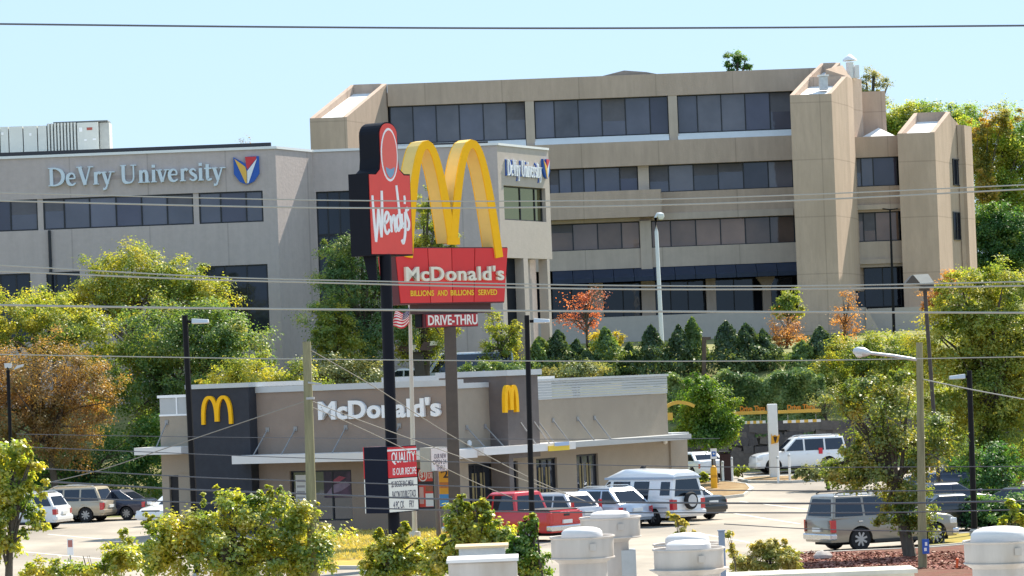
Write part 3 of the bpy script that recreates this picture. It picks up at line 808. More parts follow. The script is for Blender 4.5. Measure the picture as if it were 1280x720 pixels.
CX = at(574, 560, 150.0)
uf = Vector((-0.844, 0.536)); us = Vector((0.536, 0.844))
# front plane runs left to right as seen: origin at the left, direction -uf
LF = 16.2; LS = 20.0
A0 = Vector((CX.x, CX.y)) + uf * LF
PMf = Plane(A0, -uf)              # u from 0 (left end) to LF (corner)
PMs = Plane(Vector((CX.x, CX.y)), us)
bM = thing('restaurant', (CX.x, CX.y, 0), 'taupe fast food restaurant with slate corner tower and white canopies', 'building')
f = PMf; s = PMs
zt_f = f.z(450, 486.5)
zt_s = s.z(740, 474)
ut0, ut1 = f.u(245, 530), f.u(321.5, 530)
ule = f.u(200, 530)
usplit = s.u(652, 520); uend = s.u(834.5, 520); uend2 = s.u(857.5, 570)
# front wall with two window openings
wz1, wz0 = f.z(400, 588), f.z(400, 651)
wa, wb = f.u(363, 620), f.u(440, 620)
wc, wd = f.u(519, 610), f.u(562, 610)
vz1, vz0 = f.z(540, 584), f.z(540, 636)
mb = MB()
mb.pbox(f, ut0, LF - 0.3, wz1, zt_f, -0.3, 0)
for a, b in ((ut0, wa), (wb, wc), (wd, LF - 0.3)):
    mb.pbox(f, a, b, 0, wz1, -0.3, 0)
mb.pbox(f, wa, wb, 0, wz0, -0.3, 0)
mb.pbox(f, wc, wd, 0, vz0, -0.3, 0); mb.pbox(f, wc, wd, vz1, wz1, -0.3, 0)
mb.build('front_wall', K['tan'], bM)
MB().pbox(f, ut0, LF + 0.06, zt_f + 0.004, zt_f + 0.26, -0.42, 0.07).build('coping', K['cop'], bM)
# left end: white ribbed panels over two pillars with a dark door between
zl1, zl2 = f.z(222, 497), f.z(222, 517.5)
for a, b in ((200, 221), (221.6, 245)):
    MB().pbox(f, f.u(a, 505), f.u(b, 505), zl2, zl1 - 0.01, -0.3, 0.02).build('parapet_panel', K['panel'], bM)
mb = MB()
mb.pbox(f, ule - 0.05, ut0, zl1, zl1 + 0.12, -0.35, 0.08)
mb.pbox(f, ule, ut0, zl2 - 0.08, zl2 - 0.001, -0.3, 0.05)
mb.pbox(f, f.u(220.6, 505), f.u(222.2, 505), zl2, zl1, 0.021, 0.05)
mb.build('panel_trim', K['white'], bM)
zd = f.z(217, 594)
mb = MB()
mb.pbox(f, ule, ut0, zd, zl2 - 0.081, -0.3, 0)
mb.pbox(f, ule, f.u(211.5, 600), 0, zd, -0.3, 0)
mb.pbox(f, f.u(223, 600), ut0, 0, zd, -0.3, 0.001)
mb.build('end_wall', K['tan2'], bM)
mb = MB(); mb.pbox(f, f.u(221, 560), ut0, zd + 0.1, zl2 - 0.09, 0.001, 0.06); mb.build('pilaster', K['tan2'], bM)
MB().pbox(f, f.u(211.5, 600) + 0.02, f.u(223, 600) - 0.02, 0, zd - 0.02, -0.4, -0.1).build('door', K['rec'], bM)
# slate tower with the yellow arches
ztw = f.z(283, 485)
MB().pbox(f, ut0, ut1, 0, ztw, -3.5, 0.55).build('tower', K['slate'], bM)
MB().pbox(f, ut0 - 0.06, ut1 + 0.08, ztw + 0.004, ztw + 0.2, -3.6, 0.63).build('tower_coping', K['cop'], bM)

def arches(mb, pl, u0, u1, z0, z1, n0, n1, wleg, wtop, drop=0.0, k=14, inner=0.93):
    """the double arch: two pointed-round arches sharing the middle leg, outlined with a stroke that is thinner at the crown"""
    um = (u0 + u1) / 2; dz = 0
    for side in (0, 1):
        a, b = (u0 + wleg / 2, um - wleg * 0.12) if side == 0 else (um + wleg * 0.12, u1 - wleg / 2)
        c = (a + b) / 2; h = (b - a) / 2
        pts = []
        for i in range(2 * k + 1):
            t = math.pi * i / (2 * k)
            x = c - h * math.cos(t) * (1 if True else 0)
            y = math.sin(t) ** 0.62
            outer = (side == 0 and i <= k) or (side == 1 and i >= k)
            zb = z0 if outer else z0 + drop
            pts.append((x, zb + (z1 - wtop / 2 - zb) * y))
        ws = [wleg * 0.9, wleg, wleg * 0.95, wtop, wleg * 0.95, wleg, wleg * 0.9]
        stroke(mb, pl, pts, ws, n0, n1 + 0.004 * side, smooth=False)
sgm = thing('arches_sign', f.pt(f.u(281, 512), f.z(281, 512), 0.55), 'flat yellow double arch on the slate corner tower', 'sign')
mb = MB(); ua, za = f.hit(263, 529); ub, zb = f.hit(300.5, 493.5)
arches(mb, f, ua, ub, za - 0.05, zb, 0.555, 0.66, 0.19, 0.13, drop=0.12)
mb.build('arches', K['yellow'], sgm)
# word sign on the front
wsn = thing('wall_sign', f.pt(f.u(475, 512), f.z(475, 512), 0), 'white raised letters spelling the restaurant name on the taupe front', 'sign')
ua, za = f.hit(400.5, 525); ub, zb = f.hit(552, 500)
word = "McDonald's"
zc0, zc1 = f.z(475, 522.5), f.z(475, 499.5)
def word_letters(root, word, pl, u0, u1, z0, z1, n0, n1, material, bold, gap=0.0):
    """each letter its own piece, proportionally set"""
    data = [text_verts(c, bold) for c in word]
    ref = text_verts('M', bold)[0]; capm = ref[:, 1].max()
    wds = [d[0][:, 0].max() - d[0][:, 0].min() for d in data]
    tot = sum(wds) + gap * (len(word) - 1)
    sx = (u1 - u0) / tot; x = 0.0; base = ref[:, 1].min()
    for (co, fs), w in zip(data, wds):
        mn = co[:, 0].min()
        vs = [pl.pt(u0 + (x + a - mn) * sx, z0 + (b - base) / (capm - base) * (z1 - z0), n0 + (c + 0.5) * (n1 - n0)) for a, b, c in co]
        MB().add(vs, fs).build('letter', material, root)
        x += w + gap
word_letters(wsn, word, f, ua, ub, zc0, zc1, 0.02, 0.16, K['white'], 0.035, gap=0.05)
# front canopies with tie rods
def canopy(root, pl, u0, u1, zt_, th, out, material, rods, rise=1.05):
    MB().pbox(pl, u0, u1, zt_ - th, zt_, 0.002, out).build('canopy', material, root)
    for u in rods:
        MB().tube([pl.pt(u, zt_ + rise, 0.02), pl.pt(u, zt_ - 0.05, out - 0.25)], 0.03, 5).build('tie_rod', K['steel'], root)
        MB().pbox(pl, u - 0.09, u + 0.09, zt_ + rise - 0.1, zt_ + rise + 0.1, 0.001, 0.04).build('anchor_plate', K['steel'], root)
zc = f.z(440, 565)
canopy(bM, f, f.u(314, 570), LF + 0.9, zc, 0.36, 1.4, K['canopy'], [f.u(x, 545) for x in (335, 370, 433, 500)])
canopy(bM, f, f.u(187, 562), ut0 - 0.02, f.z(215, 558), 0.32, 1.1, K['canopy'], [f.u(209, 540)])
# windows on the front
def shop_window(root, pl, u0, u1, z0, z1, n, cols, glass=None):
    fr = 0.07
    mb = MB()
    mb.pbox(pl, u0, u1, z0, z0 + fr, n - 0.05, n + 0.05); mb.pbox(pl, u0, u1, z1 - fr, z1, n - 0.05, n + 0.05)
    for k in range(cols + 1):
        u = u0 + (u1 - u0) * k / cols
        a, b = (u, u + fr) if k == 0 else (u - fr, u) if k == cols else (u - fr / 2, u + fr / 2)
        mb.pbox(pl, a, b, z0 + fr, z1 - fr, n - 0.045, n + 0.045)
    w = mb.build('window', B['dark'], root)
    for k in range(cols):
        MB().pbox(pl, u0 + (u1 - u0) * k / cols + fr * .4, u0 + (u1 - u0) * (k + 1) / cols - fr * .4, z0 + fr * .9, z1 - fr * .9, n - 0.04, n).build('pane', glass or K['glass'], w)
    return w
shop_window(bM, f, wa, wb, wz0, wz1, -0.15, 3)
shop_window(bM, f, wc, wd, vz0, vz1, -0.15, 2)
# posters behind the glass of the front windows
def poster(label, pl, a, b, n, material):
    p = thing('window_poster', pl.pt(pl.u(*a), pl.z(*b), n), label, 'poster')
    MB().px(pl, a, b, n, n + 0.015).build('sheet', material, p)
    return p
p1 = poster('purple and dark promotional poster in the wide front window', f, (402, 590), (437, 622), -0.145, mat('poster_purple', (0.028, 0.018, 0.035), 0.5, 0.8, 2.5, stain=(0.10, 0.05, 0.09), stain_scale=1.5))
MB().ppoly(f, [(404, 620), (415, 606), (430, 602), (436, 606), (424, 614)], -0.129, -0.122).build('printed_swirl', mat('poster_mauve', (0.20, 0.15, 0.21), 0.5, 0.3, 3), p1)
MB().ppoly(f, [(412, 602), (422, 595), (430, 597), (420, 604)], -0.129, -0.121).build('printed_patch', mat('poster_wine', (0.30, 0.05, 0.08), 0.5, 0.3, 3), p1)
p1b = poster('white notice sheet at the left edge of the wide front window', f, (367, 594), (382, 640), -0.145, mat('paper_white', (0.68, 0.66, 0.63), 0.6, 0.05))
for k in range(5):
    MB().px(f, (369, 600 + k * 7), (379, 602.5 + k * 7), -0.129, -0.124).build('printed_line', mat('print_grey', (0.35, 0.33, 0.33), 0.6, 0), p1b)
red = mat('poster_red', (0.68, 0.06, 0.035), 0.5, 0.08, 3); org = mat('poster_orange', (0.80, 0.36, 0.02), 0.5, 0.06, 3)
pw = mat('poster_white', (0.80, 0.78, 0.74), 0.5, 0.04, 3); pb = mat('poster_blue', (0.08, 0.30, 0.62), 0.5, 0.1, 3)
p2 = poster('red one dollar drink poster in the narrow front window', f, (520.5, 586), (545, 634), -0.145, red)
MB().px(f, (521, 602), (544, 606.5), -0.129, -0.12).build('dark_stripe', mat('poster_black', (0.03, 0.02, 0.02), 0.5, 0), p2)
cu_, cz_ = f.hit(526.5, 594)
ringm = MB(); ringm.poly(f, [(cu_ + 0.23 * math.cos(t * .3142), cz_ + 0.27 * math.sin(t * .3142)) for t in range(20)], -0.128, -0.118); ringm.build('price_disc', pw, p2)
MB().poly(f, [(cu_ + 0.18 * math.cos(t * .3142), cz_ + 0.22 * math.sin(t * .3142)) for t in range(20)], -0.117, -0.112).build('price_disc_centre', red, p2)
text_on('price', '$1', f, cu_ - 0.12, cu_ + 0.13, cz_ - 0.14, cz_ + 0.14, -0.111, -0.105, pw, p2, 0.02)
text_on('word', 'DRINK', f, f.u(533.5, 594), f.u(544, 594), f.z(538, 598), f.z(538, 591), -0.128, -0.122, pw, p2, 0.01)
MB().px(f, (530, 617), (542, 633), -0.119, -0.112).build('printed_cup', pw, p2)
MB().px(f, (522, 609), (528, 630), -0.128, -0.12).build('printed_cup', mat('poster_pink', (0.65, 0.40, 0.34), 0.5, 0.1), p2)
MB().px(f, (530, 608), (541, 614), -0.128, -0.12).build('printed_burger', mat('poster_brown', (0.32, 0.12, 0.06), 0.5, 0.3, 4), p2)
p3 = poster('orange two dollar poster in the narrow front window', f, (546, 582.5), (561.5, 634), -0.1, org)
text_on('price', '2', f, f.u(552.5, 592), f.u(558.5, 592), f.z(555, 597.5), f.z(555, 587.5), -0.084, -0.078, mat('poster_black', (0.03, 0.02, 0.02), 0.5, 0), p3, 0.03)
text_on('currency', '$', f, f.u(549.5, 590), f.u(552, 590), f.z(550, 592), f.z(550, 587), -0.084, -0.078, mat('poster_black', (0.03, 0.02, 0.02), 0.5, 0), p3, 0.02)
MB().px(f, (548, 618), (560, 633), -0.084, -0.076).build('printed_box', pb, p3)
MB().px(f, (547, 603), (560.5, 610), -0.084, -0.076).build('printed_burger', mat('poster_rust', (0.55, 0.18, 0.04), 0.5, 0.3, 4), p3)

# right-hand side
zs_l = s.z(592, 485)
uq = s.u(611, 520)
zpb = s.z(740, 496.5)
ztop2 = zt_s
win = [(586, 617, 579, 634), (624, 648, 577, 632), (671, 697, 572.5, 624), (721.5, 748.5, 568, 617)]
wins = []
for a, b, y1, y0 in win:
    m_ = (a + b) / 2
    wins.append((s.u(a, 600), s.u(b, 600), max(s.z(m_, y0), 0.35), s.z(m_, y1)))
mb = MB()
zmid = max(w[3] for w in wins) + 0.02
mb.pbox(s, 0, usplit, zmid, zs_l, -0.3, 0)
mb.pbox(s, usplit, uend, zmid, zpb, -0.3, -0.002)
prev = 0
for a, b, z0, z1 in wins:
    mb.pbox(s, prev, a, 0, zmid, -0.3, -0.001)
    mb.pbox(s, a, b, 0, z0, -0.3, -0.001)
    if zmid - z1 > 0.03: mb.pbox(s, a, b, z1, zmid, -0.3, -0.001)
    prev = b
mb.pbox(s, prev, uend, 0, zmid, -0.3, -0.001)
mb.build('side_wall', K['tan2'], bM)
for a, b, z0, z1 in wins:
    w = shop_window(bM, s, a, b, z0, z1, -0.15, 3, K['glass'])
    ycol = mat('tan_reflection', (0.26, 0.21, 0.10), 0.6, 0.2)  # muted tan reflection painted as strips on the glass
    for k in range(2):
        u = a + (b - a) * (k + 0.9) / 3 - 0.12
        MB().pbox(s, u, u + 0.34, z0 + 0.15, z0 + (z1 - z0) * 0.78, -0.148, -0.135).build('reflection_strip', ycol, w)
MB().pbox(s, -0.0, uq, zs_l + 0.004, zs_l + 0.22, -0.4, 0.065).build('coping', K['cop'], bM)
nr = 7
for k in range(nr):
    z0 = zpb + (ztop2 - zpb) * k / nr
    MB().pbox(s, usplit, uend, z0 + 0.012, z0 + (ztop2 - zpb) / nr - 0.004, -0.3, 0.04 + 0.012 * (k % 2)).build('ribbed_panel', K['panel'], bM)
MB().pbox(s, usplit, uend + 0.08, ztop2 + 0.003, ztop2 + 0.1, -0.45, 0.09).build('coping', K['cop'], bM)
# side tower
ta, tb = s.u(612, 520), s.u(651.5, 520)
ztt = s.z(628, 471.5) + 0.05
MB().pbox(s, ta, tb, 2.9, ztt, -2.5, 0.9).build('tower', K['slate2'], bM)
MB().pbox(s, ta, ta + 0.35, 0, 2.9 - 0.003, -0.002, 0.88).build('tower_leg', K['slate2'], bM)
MB().pbox(s, ta - 0.12, tb + 0.15, ztt + 0.004, ztt + 0.24, -2.6, 1.03).build('tower_coping', K['cop'], bM)
sgm = thing('arches_sign', s.pt(s.u(635, 500), s.z(635, 500), 0.9), 'foreshortened yellow double arch on the brown-grey side tower', 'sign')
mb = MB(); TS = Plane(s.pt(0, 0, 0.9).xy, s.D)
ua, za = TS.hit(627.5, 516); ub, zb = TS.hit(644, 481)
arches(mb, TS, ua, ub, za, zb, 0.005, 0.16, 0.23, 0.14, drop=0.1)
mb.build('arches', K['yellow'], sgm)
# side canopies
zc2 = s.z(640, 556)
ucm = s.u(690, 552)
canopy(bM, s, 0.02, ucm, zc2, 0.32, 1.2, K['canopy'], [s.u(x, 530) for x in (583, 606)] , 0.85)
canopy(bM, s, ucm + 0.01, s.u(838, 545), zc2 - 0.02, 0.24, 1.1, K['canopyg'], [s.u(x, 525) for x in (672, 691, 722, 743)], 0.95)
for u in (s.u(628, 530), s.u(645, 530)):
    MB().tube([s.pt(u, zc2 + 0.95, 0.92), s.pt(u + 0.8, zc2 - 0.02, 1.15)], 0.028, 5).build('tie_rod', K['steel'], bM)
eb = thing('entrance_board', s.pt(s.u(668, 563), 3, 1.2), 'small yellow and blue entrance board on the edge of the side canopy', 'sign')
MB().pbox(s, s.u(655, 562), s.u(681, 560), zc2 - 0.34, zc2 - 0.12, 1.21, 1.26).build('board', mat('sign_yellow', (0.80, 0.55, 0.05), 0.5, 0), eb)
MB().pbox(s, s.u(662, 562), s.u(680, 560), zc2 - 0.14, zc2 + 0.02, 1.262, 1.28).build('blue_strip', mat('sign_pale_blue', (0.35, 0.47, 0.68), 0.5, 0), eb)
# rear annexe, rear walls, roof
MB().pbox(s, uend + 0.002, uend2, 0, s.z(848, 545), -8, 0.1).build('annexe', K['tan2'], bM)
MB().pbox(s, uend + 0.004, uend2 + 0.06, s.z(848, 545) + 0.004, s.z(848, 545) + 0.16, -8.1, 0.17).build('coping', K['cop'], bM)
MB().pbox(s, 0.32, uend, 0, zpb - 0.9, -(LF - 0.3), -0.5).build('core', K['rec'], bM)
MB().pbox(s, 0.31, uend, zpb - 0.89, zpb - 0.7, -(LF - 0.3), -0.31).build('roof', mat('roof_membrane', (0.55, 0.53, 0.50), 0.8, 0.1), bM)
MB().pbox(s, uend - 0.3, uend - 0.001, 0, zpb, -(LF), -0.31).build('rear_wall', K['tan2'], bM)
MB().pbox(s, 0.31, uend - 0.31, 0, zl1 - 0.05, -LF + ule, -LF + ule + 0.3).build('end_wall', K['tan2'], bM)
for z_, x_, y_ in ((2.3, 848, 570),):
    pass
lampm = mat('wall_lamp_white', (0.8, 0.8, 0.78), 0.4, 0)
for px_, py_ in ((828, 552.5), (583, 555)):
    u_, z_ = s.hit(px_, py_)
    MB().lathe([(0.02, 0), (0.1, 0.05), (0.1, 0.2), (0.03, 0.26)], s.pt(u_, z_ - 0.1, 0.15), 8).build('wall_lamp', lampm, bM, True)
# roof plant
PQ = Plane(A0 + us * 6, -uf)
rp = thing('roof_screen', PQ.pt(PQ.u(510, 480), zt_f, 0), 'tan roof-top equipment screen behind the restaurant name', 'screen')
MB().px(PQ, (478, 476), (546, 500), -2.5, 0).build('screen_wall', mat('screen_tan', (0.42, 0.38, 0.30), 0.8, 0.08), rp)
MB().px(PQ, (478, 472), (555, 475.6), -2.6, 0.08).build('screen_coping', K['cop'], rp)
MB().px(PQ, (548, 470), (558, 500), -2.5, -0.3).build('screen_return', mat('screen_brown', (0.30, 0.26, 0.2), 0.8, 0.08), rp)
PQ2 = Plane(Vector((CX.x, CX.y)) - s.N.xy * 4, us)
rp = thing('roof_unit', PQ2.pt(PQ2.u(670, 475), zt_s, 0), 'low white roof unit just behind the side parapet', 'vent')
MB().px(PQ2, (652, 472.5), (690, 500), -2, 0).build('casing', B['white'], rp)
MB().px(PQ2, (651, 471.5), (691, 473), -2.1, 0.1).build('lid', B['roofw'], rp)

# ------------------------------------------------------------------ tall road signs
blk = mat('sign_black', (0.007, 0.008, 0.014), 0.6, 0.1, 3, spec=0.15)
def Wm(x, y, Y): return at(x, y, Y)
# --- red and black pylon sign
YW = 122.0; kW = mpp(YW)
phi = R(52)
wpl = at(489, 300, YW)
Dw = Vector((math.cos(phi), math.sin(phi)))
PWn = Plane((0, 0), Dw)
c_face = at(462.5, 300, YW - 0.8)
PWn = Plane((c_face.x, c_face.y), Dw)
pole_x = at(490, 560, YW)
ws_ = thing('pylon_sign', (pole_x.x, YW, 0), 'tall black pylon with a red shaped hamburger sign and message board', 'sign')
redw = mat('pylon_red', (0.74, 0.07, 0.055), 0.4, 0.05, 1.5)
wht = mat('pylon_white', (0.85, 0.85, 0.84), 0.45, 0.03)
pxs = lambda pts: [PWn.hit(*p) for p in pts]
uF1 = PWn.u(515.5, 300)
zbot, zsh, ztp = PWn.z(488, 319.5), PWn.z(488, 217), PWn.z(486, 152.5)
# outline with the rounded head
uh0, uh1 = PWn.u(474, 200), PWn.u(497.5, 200)
def headline(i=0.0):
    r = 0.22
    o = [(0 + i, zbot + i), (uF1 - i, zbot + i), (uF1 - i, zsh - i)]
    o += [(uh1 + 0.30 - i, zsh - i), (uh1 + 0.05 - i, zsh + 0.16 - i * 0.5), (uh1 - i, zsh + 0.5)]
    hw = (uh1 - uh0) / 2; cu = (uh0 + uh1) / 2; zc = ztp - hw * 0.85
    for t in range(0, 13):
        a = math.pi * t / 12
        o.append((cu + (hw - i) * math.cos(a), zc + (hw * 0.85 - i) * math.sin(a)))
    o += [(uh0 + i, zsh + 0.5), (uh0 - 0.05 + i, zsh + 0.16 - i * 0.5), (uh0 - 0.28 + i, zsh - i), (0 + i, zsh - i)]
    return o
TH = 0.86
MB().poly(PWn, headline(), -TH, 0).build('cabinet', blk, ws_)
MB().poly(PWn, headline(0.05), 0.004, 0.03).build('face', redw, ws_)
MB().poly(PWn, headline(0.05), -TH - 0.03, -TH - 0.004).build('face', redw, ws_)
# oval badge without the portrait
bu, bz = PWn.hit(485.5, 193.5)
ov = lambda a, b: [(bu + a * math.cos(t * math.pi / 14), bz + b * math.sin(t * math.pi / 14)) for t in range(28)]
MB().poly(PWn, ov(0.44, 0.91), 0.031, 0.045).build('badge_rim', wht, ws_)
MB().poly(PWn, ov(0.385, 0.83), 0.046, 0.055).build('badge_field', mat('badge_red', (0.76, 0.13, 0.10), 0.4, 0.04), ws_)
MB().poly(PWn, [(bu - 0.2, bz - 0.62), (bu - 0.1, bz - 0.74), (bu, bz - 0.80), (bu + 0.1, bz - 0.74), (bu + 0.2, bz - 0.62), (bu + 0.24, bz - 0.42), (bu, bz - 0.5), (bu - 0.24, bz - 0.42)], 0.056, 0.062).build('badge_band', mat('badge_blue', (0.20, 0.34, 0.48), 0.4, 0.04), ws_)
# script lettering
SX = lambda x: uF1 * (x - 113) / 212.0
SZ = lambda y: zbot + (675 - y) / 385.0 * (zsh - zbot)
def scr(ls, w):
    global kk
    mb = MB(); k = 0
    for pts in ls:
        stroke(mb, PWn, [(SX(a), SZ(b)) for a, b in pts], [w * 0.8, w, w * 0.85], 0.031, 0.05 + 0.004 * k); k += 1
    mb.build('letter', wht, ws_)
wd_ = 0.118
scr([[(128, 395), (132, 500), (138, 612)], [(138, 612), (147, 540), (154, 455)], [(154, 455), (160, 520), (165, 590)], [(165, 590), (172, 480), (174, 372)]], wd_ * 1.0)
scr([[(182, 528), (200, 510), (205, 482), (194, 474), (184, 505), (184, 548), (194, 572), (208, 552)]], wd_)
scr([[(213, 488), (216, 530), (218, 566)], [(217, 530), (226, 494), (233, 492), (234, 530), (237, 560), (243, 548)]], wd_)
scr([[(262, 500), (253, 486), (245, 505), (246, 545), (254, 556), (262, 530)], [(249, 345), (256, 430), (262, 510), (265, 550)]], wd_)
scr([[(271, 478), (272, 515), (278, 540), (286, 520)], [(287, 470), (287, 530), (283, 580), (274, 616), (266, 600)]], wd_)
scr([[(287, 392), (289, 412), (288, 432)]], wd_ * 0.9)
scr([[(306, 462), (299, 452), (293, 470), (299, 495), (306, 520), (303, 548), (294, 552)]], wd_ * 1.05)
# pole, collar and message board
def vtube(x0, y0, x1, y1, Y, r, n=16):
    a = at(x0, y0, Y); b = at(x1, y1, Y)
    return [a, b]
pa = at(481.5, 318, YW); pb_ = at(493.5, 690, YW); pb_.z = 0
MB().lathe([(10.5 * kW, 0.0), (10.5 * kW, 1)], (0, 0, 0), 16)
mb = MB(); mb.tube([(pb_.x, pb_.y, 0), (pa.x, pa.y, pa.z)], 7.4 * kW, 18); mb.build('pole', blk, ws_, True)
mb = MB(); mb.hexa([(pa.x - 0.55, YW - .35, pa.z - 1.0), (pa.x - 0.3, YW - .35, pa.z - 1.0), (pa.x - 0.3, YW + .1, pa.z - 1.0), (pa.x - 0.55, YW + .1, pa.z - 1.0), (pa.x - 0.75, YW - .35, pa.z + 0.02), (pa.x - 0.3, YW - .35, pa.z + 0.02), (pa.x - 0.3, YW + .1, pa.z + 0.02), (pa.x - 0.75, YW + .1, pa.z + 0.02)]); mb.build('bracket', blk, ws_)
cb = at(484.5, 600, YW - 0.75)
PMb = Plane((cb.x, cb.y), Dw)
um1 = PMb.u(521.5, 600); zm0, zm1, zms = PMb.z(500, 640.5), PMb.z(500, 557.5), PMb.z(500, 597.5)
MB().pbox(PMb, 0, um1, zm0, zm1, -1.0, 0).build('board_cabinet', mat('board_navy', (0.006, 0.009, 0.022), 0.6, 0.1, 3, spec=0.15), ws_)
MB().pbox(PMb, 0.03, um1 - 0.03, zms + 0.02, zm1 - 0.03, 0.003, 0.03).build('board_header', mat('board_red', (0.62, 0.02, 0.03), 0.4, 0.04), ws_)
MB().pbox(PMb, 0.0, um1, zm1 - 0.16, zm1 - 0.10, 0.031, 0.037).build('board_line', wht, ws_)
MB().pbox(PMb, 0.03, um1 - 0.03, zm0 + 0.03, zms - 0.01, 0.003, 0.03).build('board_panel', mat('board_cream', (0.80, 0.79, 0.72), 0.5, 0.04), ws_)
for frac0, frac1, z0, z1 in ((0.0, 0.0, 0, 0),): pass
mb = MB(); mb.pbox(PMb, 0.001, um1, zms + 0.02, zm1 - 0.0, -1.04, -1.003); mb.build('board_header', MATS['board_red'], ws_)
MB().pbox(PMb, 0.001, um1, zm0, zms - 0.01, -1.04, -1.003).build('board_panel', MATS['board_cream'], ws_)
hb = zm1 - zms
text_on('word', 'QUALITY', PMb, um1 * .13, um1 * .93, zms + hb * .42, zms + hb * .82, 0.031, 0.04, wht, ws_, 0.015)
text_on('word', 'IS OUR RECIPE', PMb, um1 * .16, um1 * .95, zms + hb * .10, zms + hb * .32, 0.031, 0.04, wht, ws_, 0.006)
pn = zms - zm0; ink = mat('letter_ink', (0.05, 0.05, 0.09), 0.6, 0)
text_on('message_line', '$5 BIGGIE BAG MEAL', PMb, um1 * .10, um1 * .86, zm0 + pn * .72, zm0 + pn * .92, 0.031, 0.036, ink, ws_, 0.004)
text_on('message_line', 'BACON DOUBLE STACK', PMb, um1 * .12, um1 * .92, zm0 + pn * .42, zm0 + pn * .63, 0.031, 0.036, ink, ws_, 0.004)
text_on('message_line', '4 PC CK      FRY', PMb, um1 * .14, um1 * .84, zm0 + pn * .12, zm0 + pn * .33, 0.031, 0.036, ink, ws_, 0.004)

# --- golden arches road sign
YM = 138.0; kM = mpp(YM)
phi2 = R(46)
Dm = Vector((math.cos(phi2), math.sin(phi2)))
c_ = at(498, 340, YM - 1.6)
PMn = Plane((c_.x, c_.y), Dm)
mx = at(566, 560, YM)
ms_ = thing('road_sign', (mx.x, YM + 0.5, 0), 'red hamburger restaurant road sign topped by large yellow arches on a brown pole', 'sign')
redm = mat('road_sign_red', (0.66, 0.028, 0.03), 0.38, 0.05, 1.2); red2 = mat('road_sign_red_faded', (0.72, 0.05, 0.045), 0.4, 0.05, 1.2)
U = lambda x, y: PMn.u(x, y)
# trapezoid cabinet of four panels
zT, zB = PMn.z(565, 309), PMn.z(565, 379.5)
uT0, uT1 = U(493, 314), U(634, 306); uB0, uB1 = U(500, 380), U(630, 378)
TC = 0.9
MB().poly(PMn, [(uB0, zB), (uB1, zB), (uT1, zT), (uT0, zT)], -TC, 0).build('cabinet', mat('cabinet_maroon', (0.10, 0.02, 0.03), 0.5, 0.1), ms_)
cuts = [0, (U(535, 345) - uT0) / (uT1 - uT0), (U(565, 345) - uT0) / (uT1 - uT0), (U(594, 345) - uT0) / (uT1 - uT0), 1]
for i in range(4):
    a, b = cuts[i], cuts[i + 1]
    g = 0.004
    q = [(uB0 + (uB1 - uB0) * a + g * 5, zB + 0.05), (uB0 + (uB1 - uB0) * b - g * 5, zB + 0.05), (uT0 + (uT1 - uT0) * b - g * 5, zT - 0.04), (uT0 + (uT1 - uT0) * a + g * 5, zT - 0.04)]
    MB().poly(PMn, q, 0.003, 0.04).build('panel', red2 if i in (1,) else redm, ms_)
MB().poly(PMn, [(uB0, zB), (uB1, zB), (uT1, zT), (uT0, zT)], -TC - 0.03, -TC - 0.003).build('panel', redm, ms_)
cream = mat('sign_cream', (0.74, 0.70, 0.58), 0.45, 0.04)
word_letters(ms_, "McDonald's", PMn, U(504, 345), U(626.5, 340), PMn.z(565, 351), PMn.z(565, 333.5), 0.045, 0.16, cream, 0.02, gap=0.10)
for w_, xa_, xb_ in (('BILLIONS', 512, 541), ('AND', 545.5, 558), ('BILLIONS', 562, 591), ('SERVED', 596.5, 620)):
    text_on('slogan_word', w_, PMn, U(xa_, 365), U(xb_, 364), PMn.z(565, 369.5), PMn.z(565, 362.5), 0.045, 0.06, mat('slogan_yellow', (0.85, 0.55, 0.03), 0.4, 0.03), ms_, 0.015)
# the arches: four legs, deep box section
ym = K['yellow']; yside = mat('arch_side', (0.80, 0.55, 0.16), 0.45, 0.06, 2)
def big_arch(apex, l_end, r_end, wl, wt, n0, n1, k=16):
    """one arch between photo points on the sign plane: face as part, deep returns as another"""
    ua, za = PMn.hit(*apex); ul_, zl_ = PMn.hit(*l_end); ur_, zr_ = PMn.hit(*r_end)
    pts = []
    for i in range(k + 1):
        t = i / k; x = ul_ + (ua - ul_) * t; pts.append((x, zl_ + (za - zl_) * (1 - (1 - t) ** 2.1)))
    for i in range(1, k + 1):
        t = i / k; x = ua + (ur_ - ua) * t; pts.append((x, za + (zr_ - za) * (t ** 2.1)))
    # resample so the crown stays round
    P_ = np.array(pts); d = np.r_[0, np.cumsum(np.hypot(*np.diff(P_, axis=0).T))]
    tt = np.linspace(0, d[-1], 40)
    pts = [(float(np.interp(t, d, P_[:, 0])), float(np.interp(t, d, P_[:, 1]))) for t in tt]
    for _ in range(2):
        pts = [pts[0]] + [((pts[i - 1][0] + 2 * pts[i][0] + pts[i + 1][0]) / 4, (pts[i - 1][1] + 2 * pts[i][1] + pts[i + 1][1]) / 4) for i in range(1, len(pts) - 1)] + [pts[-1]]
    ws = [wl, wl, wl * 0.92, wt, wl * 0.92, wl, wl]
    mb = MB(); stroke(mb, PMn, pts, ws, n0, n1, smooth=False); mb.build('arch', yside, ms_)
    mb = MB(); stroke(mb, PMn, pts, [w * 0.985 for w in ws], n1 + 0.003, n1 + 0.06, smooth=False); mb.build('arch_face', ym, ms_)
    mb = MB(); stroke(mb, PMn, pts, [w * 0.985 for w in ws], n0 - 0.06, n0 - 0.003, smooth=False); mb.build('arch_face', ym, ms_)
wl, wt = 0.40, 0.33
big_arch((531, 178), (509, 322), (563, 303), wl, wt, -0.52, 0.05)
big_arch((588, 177), (565, 303), (622, 322), wl, wt, -0.52, 0.056)
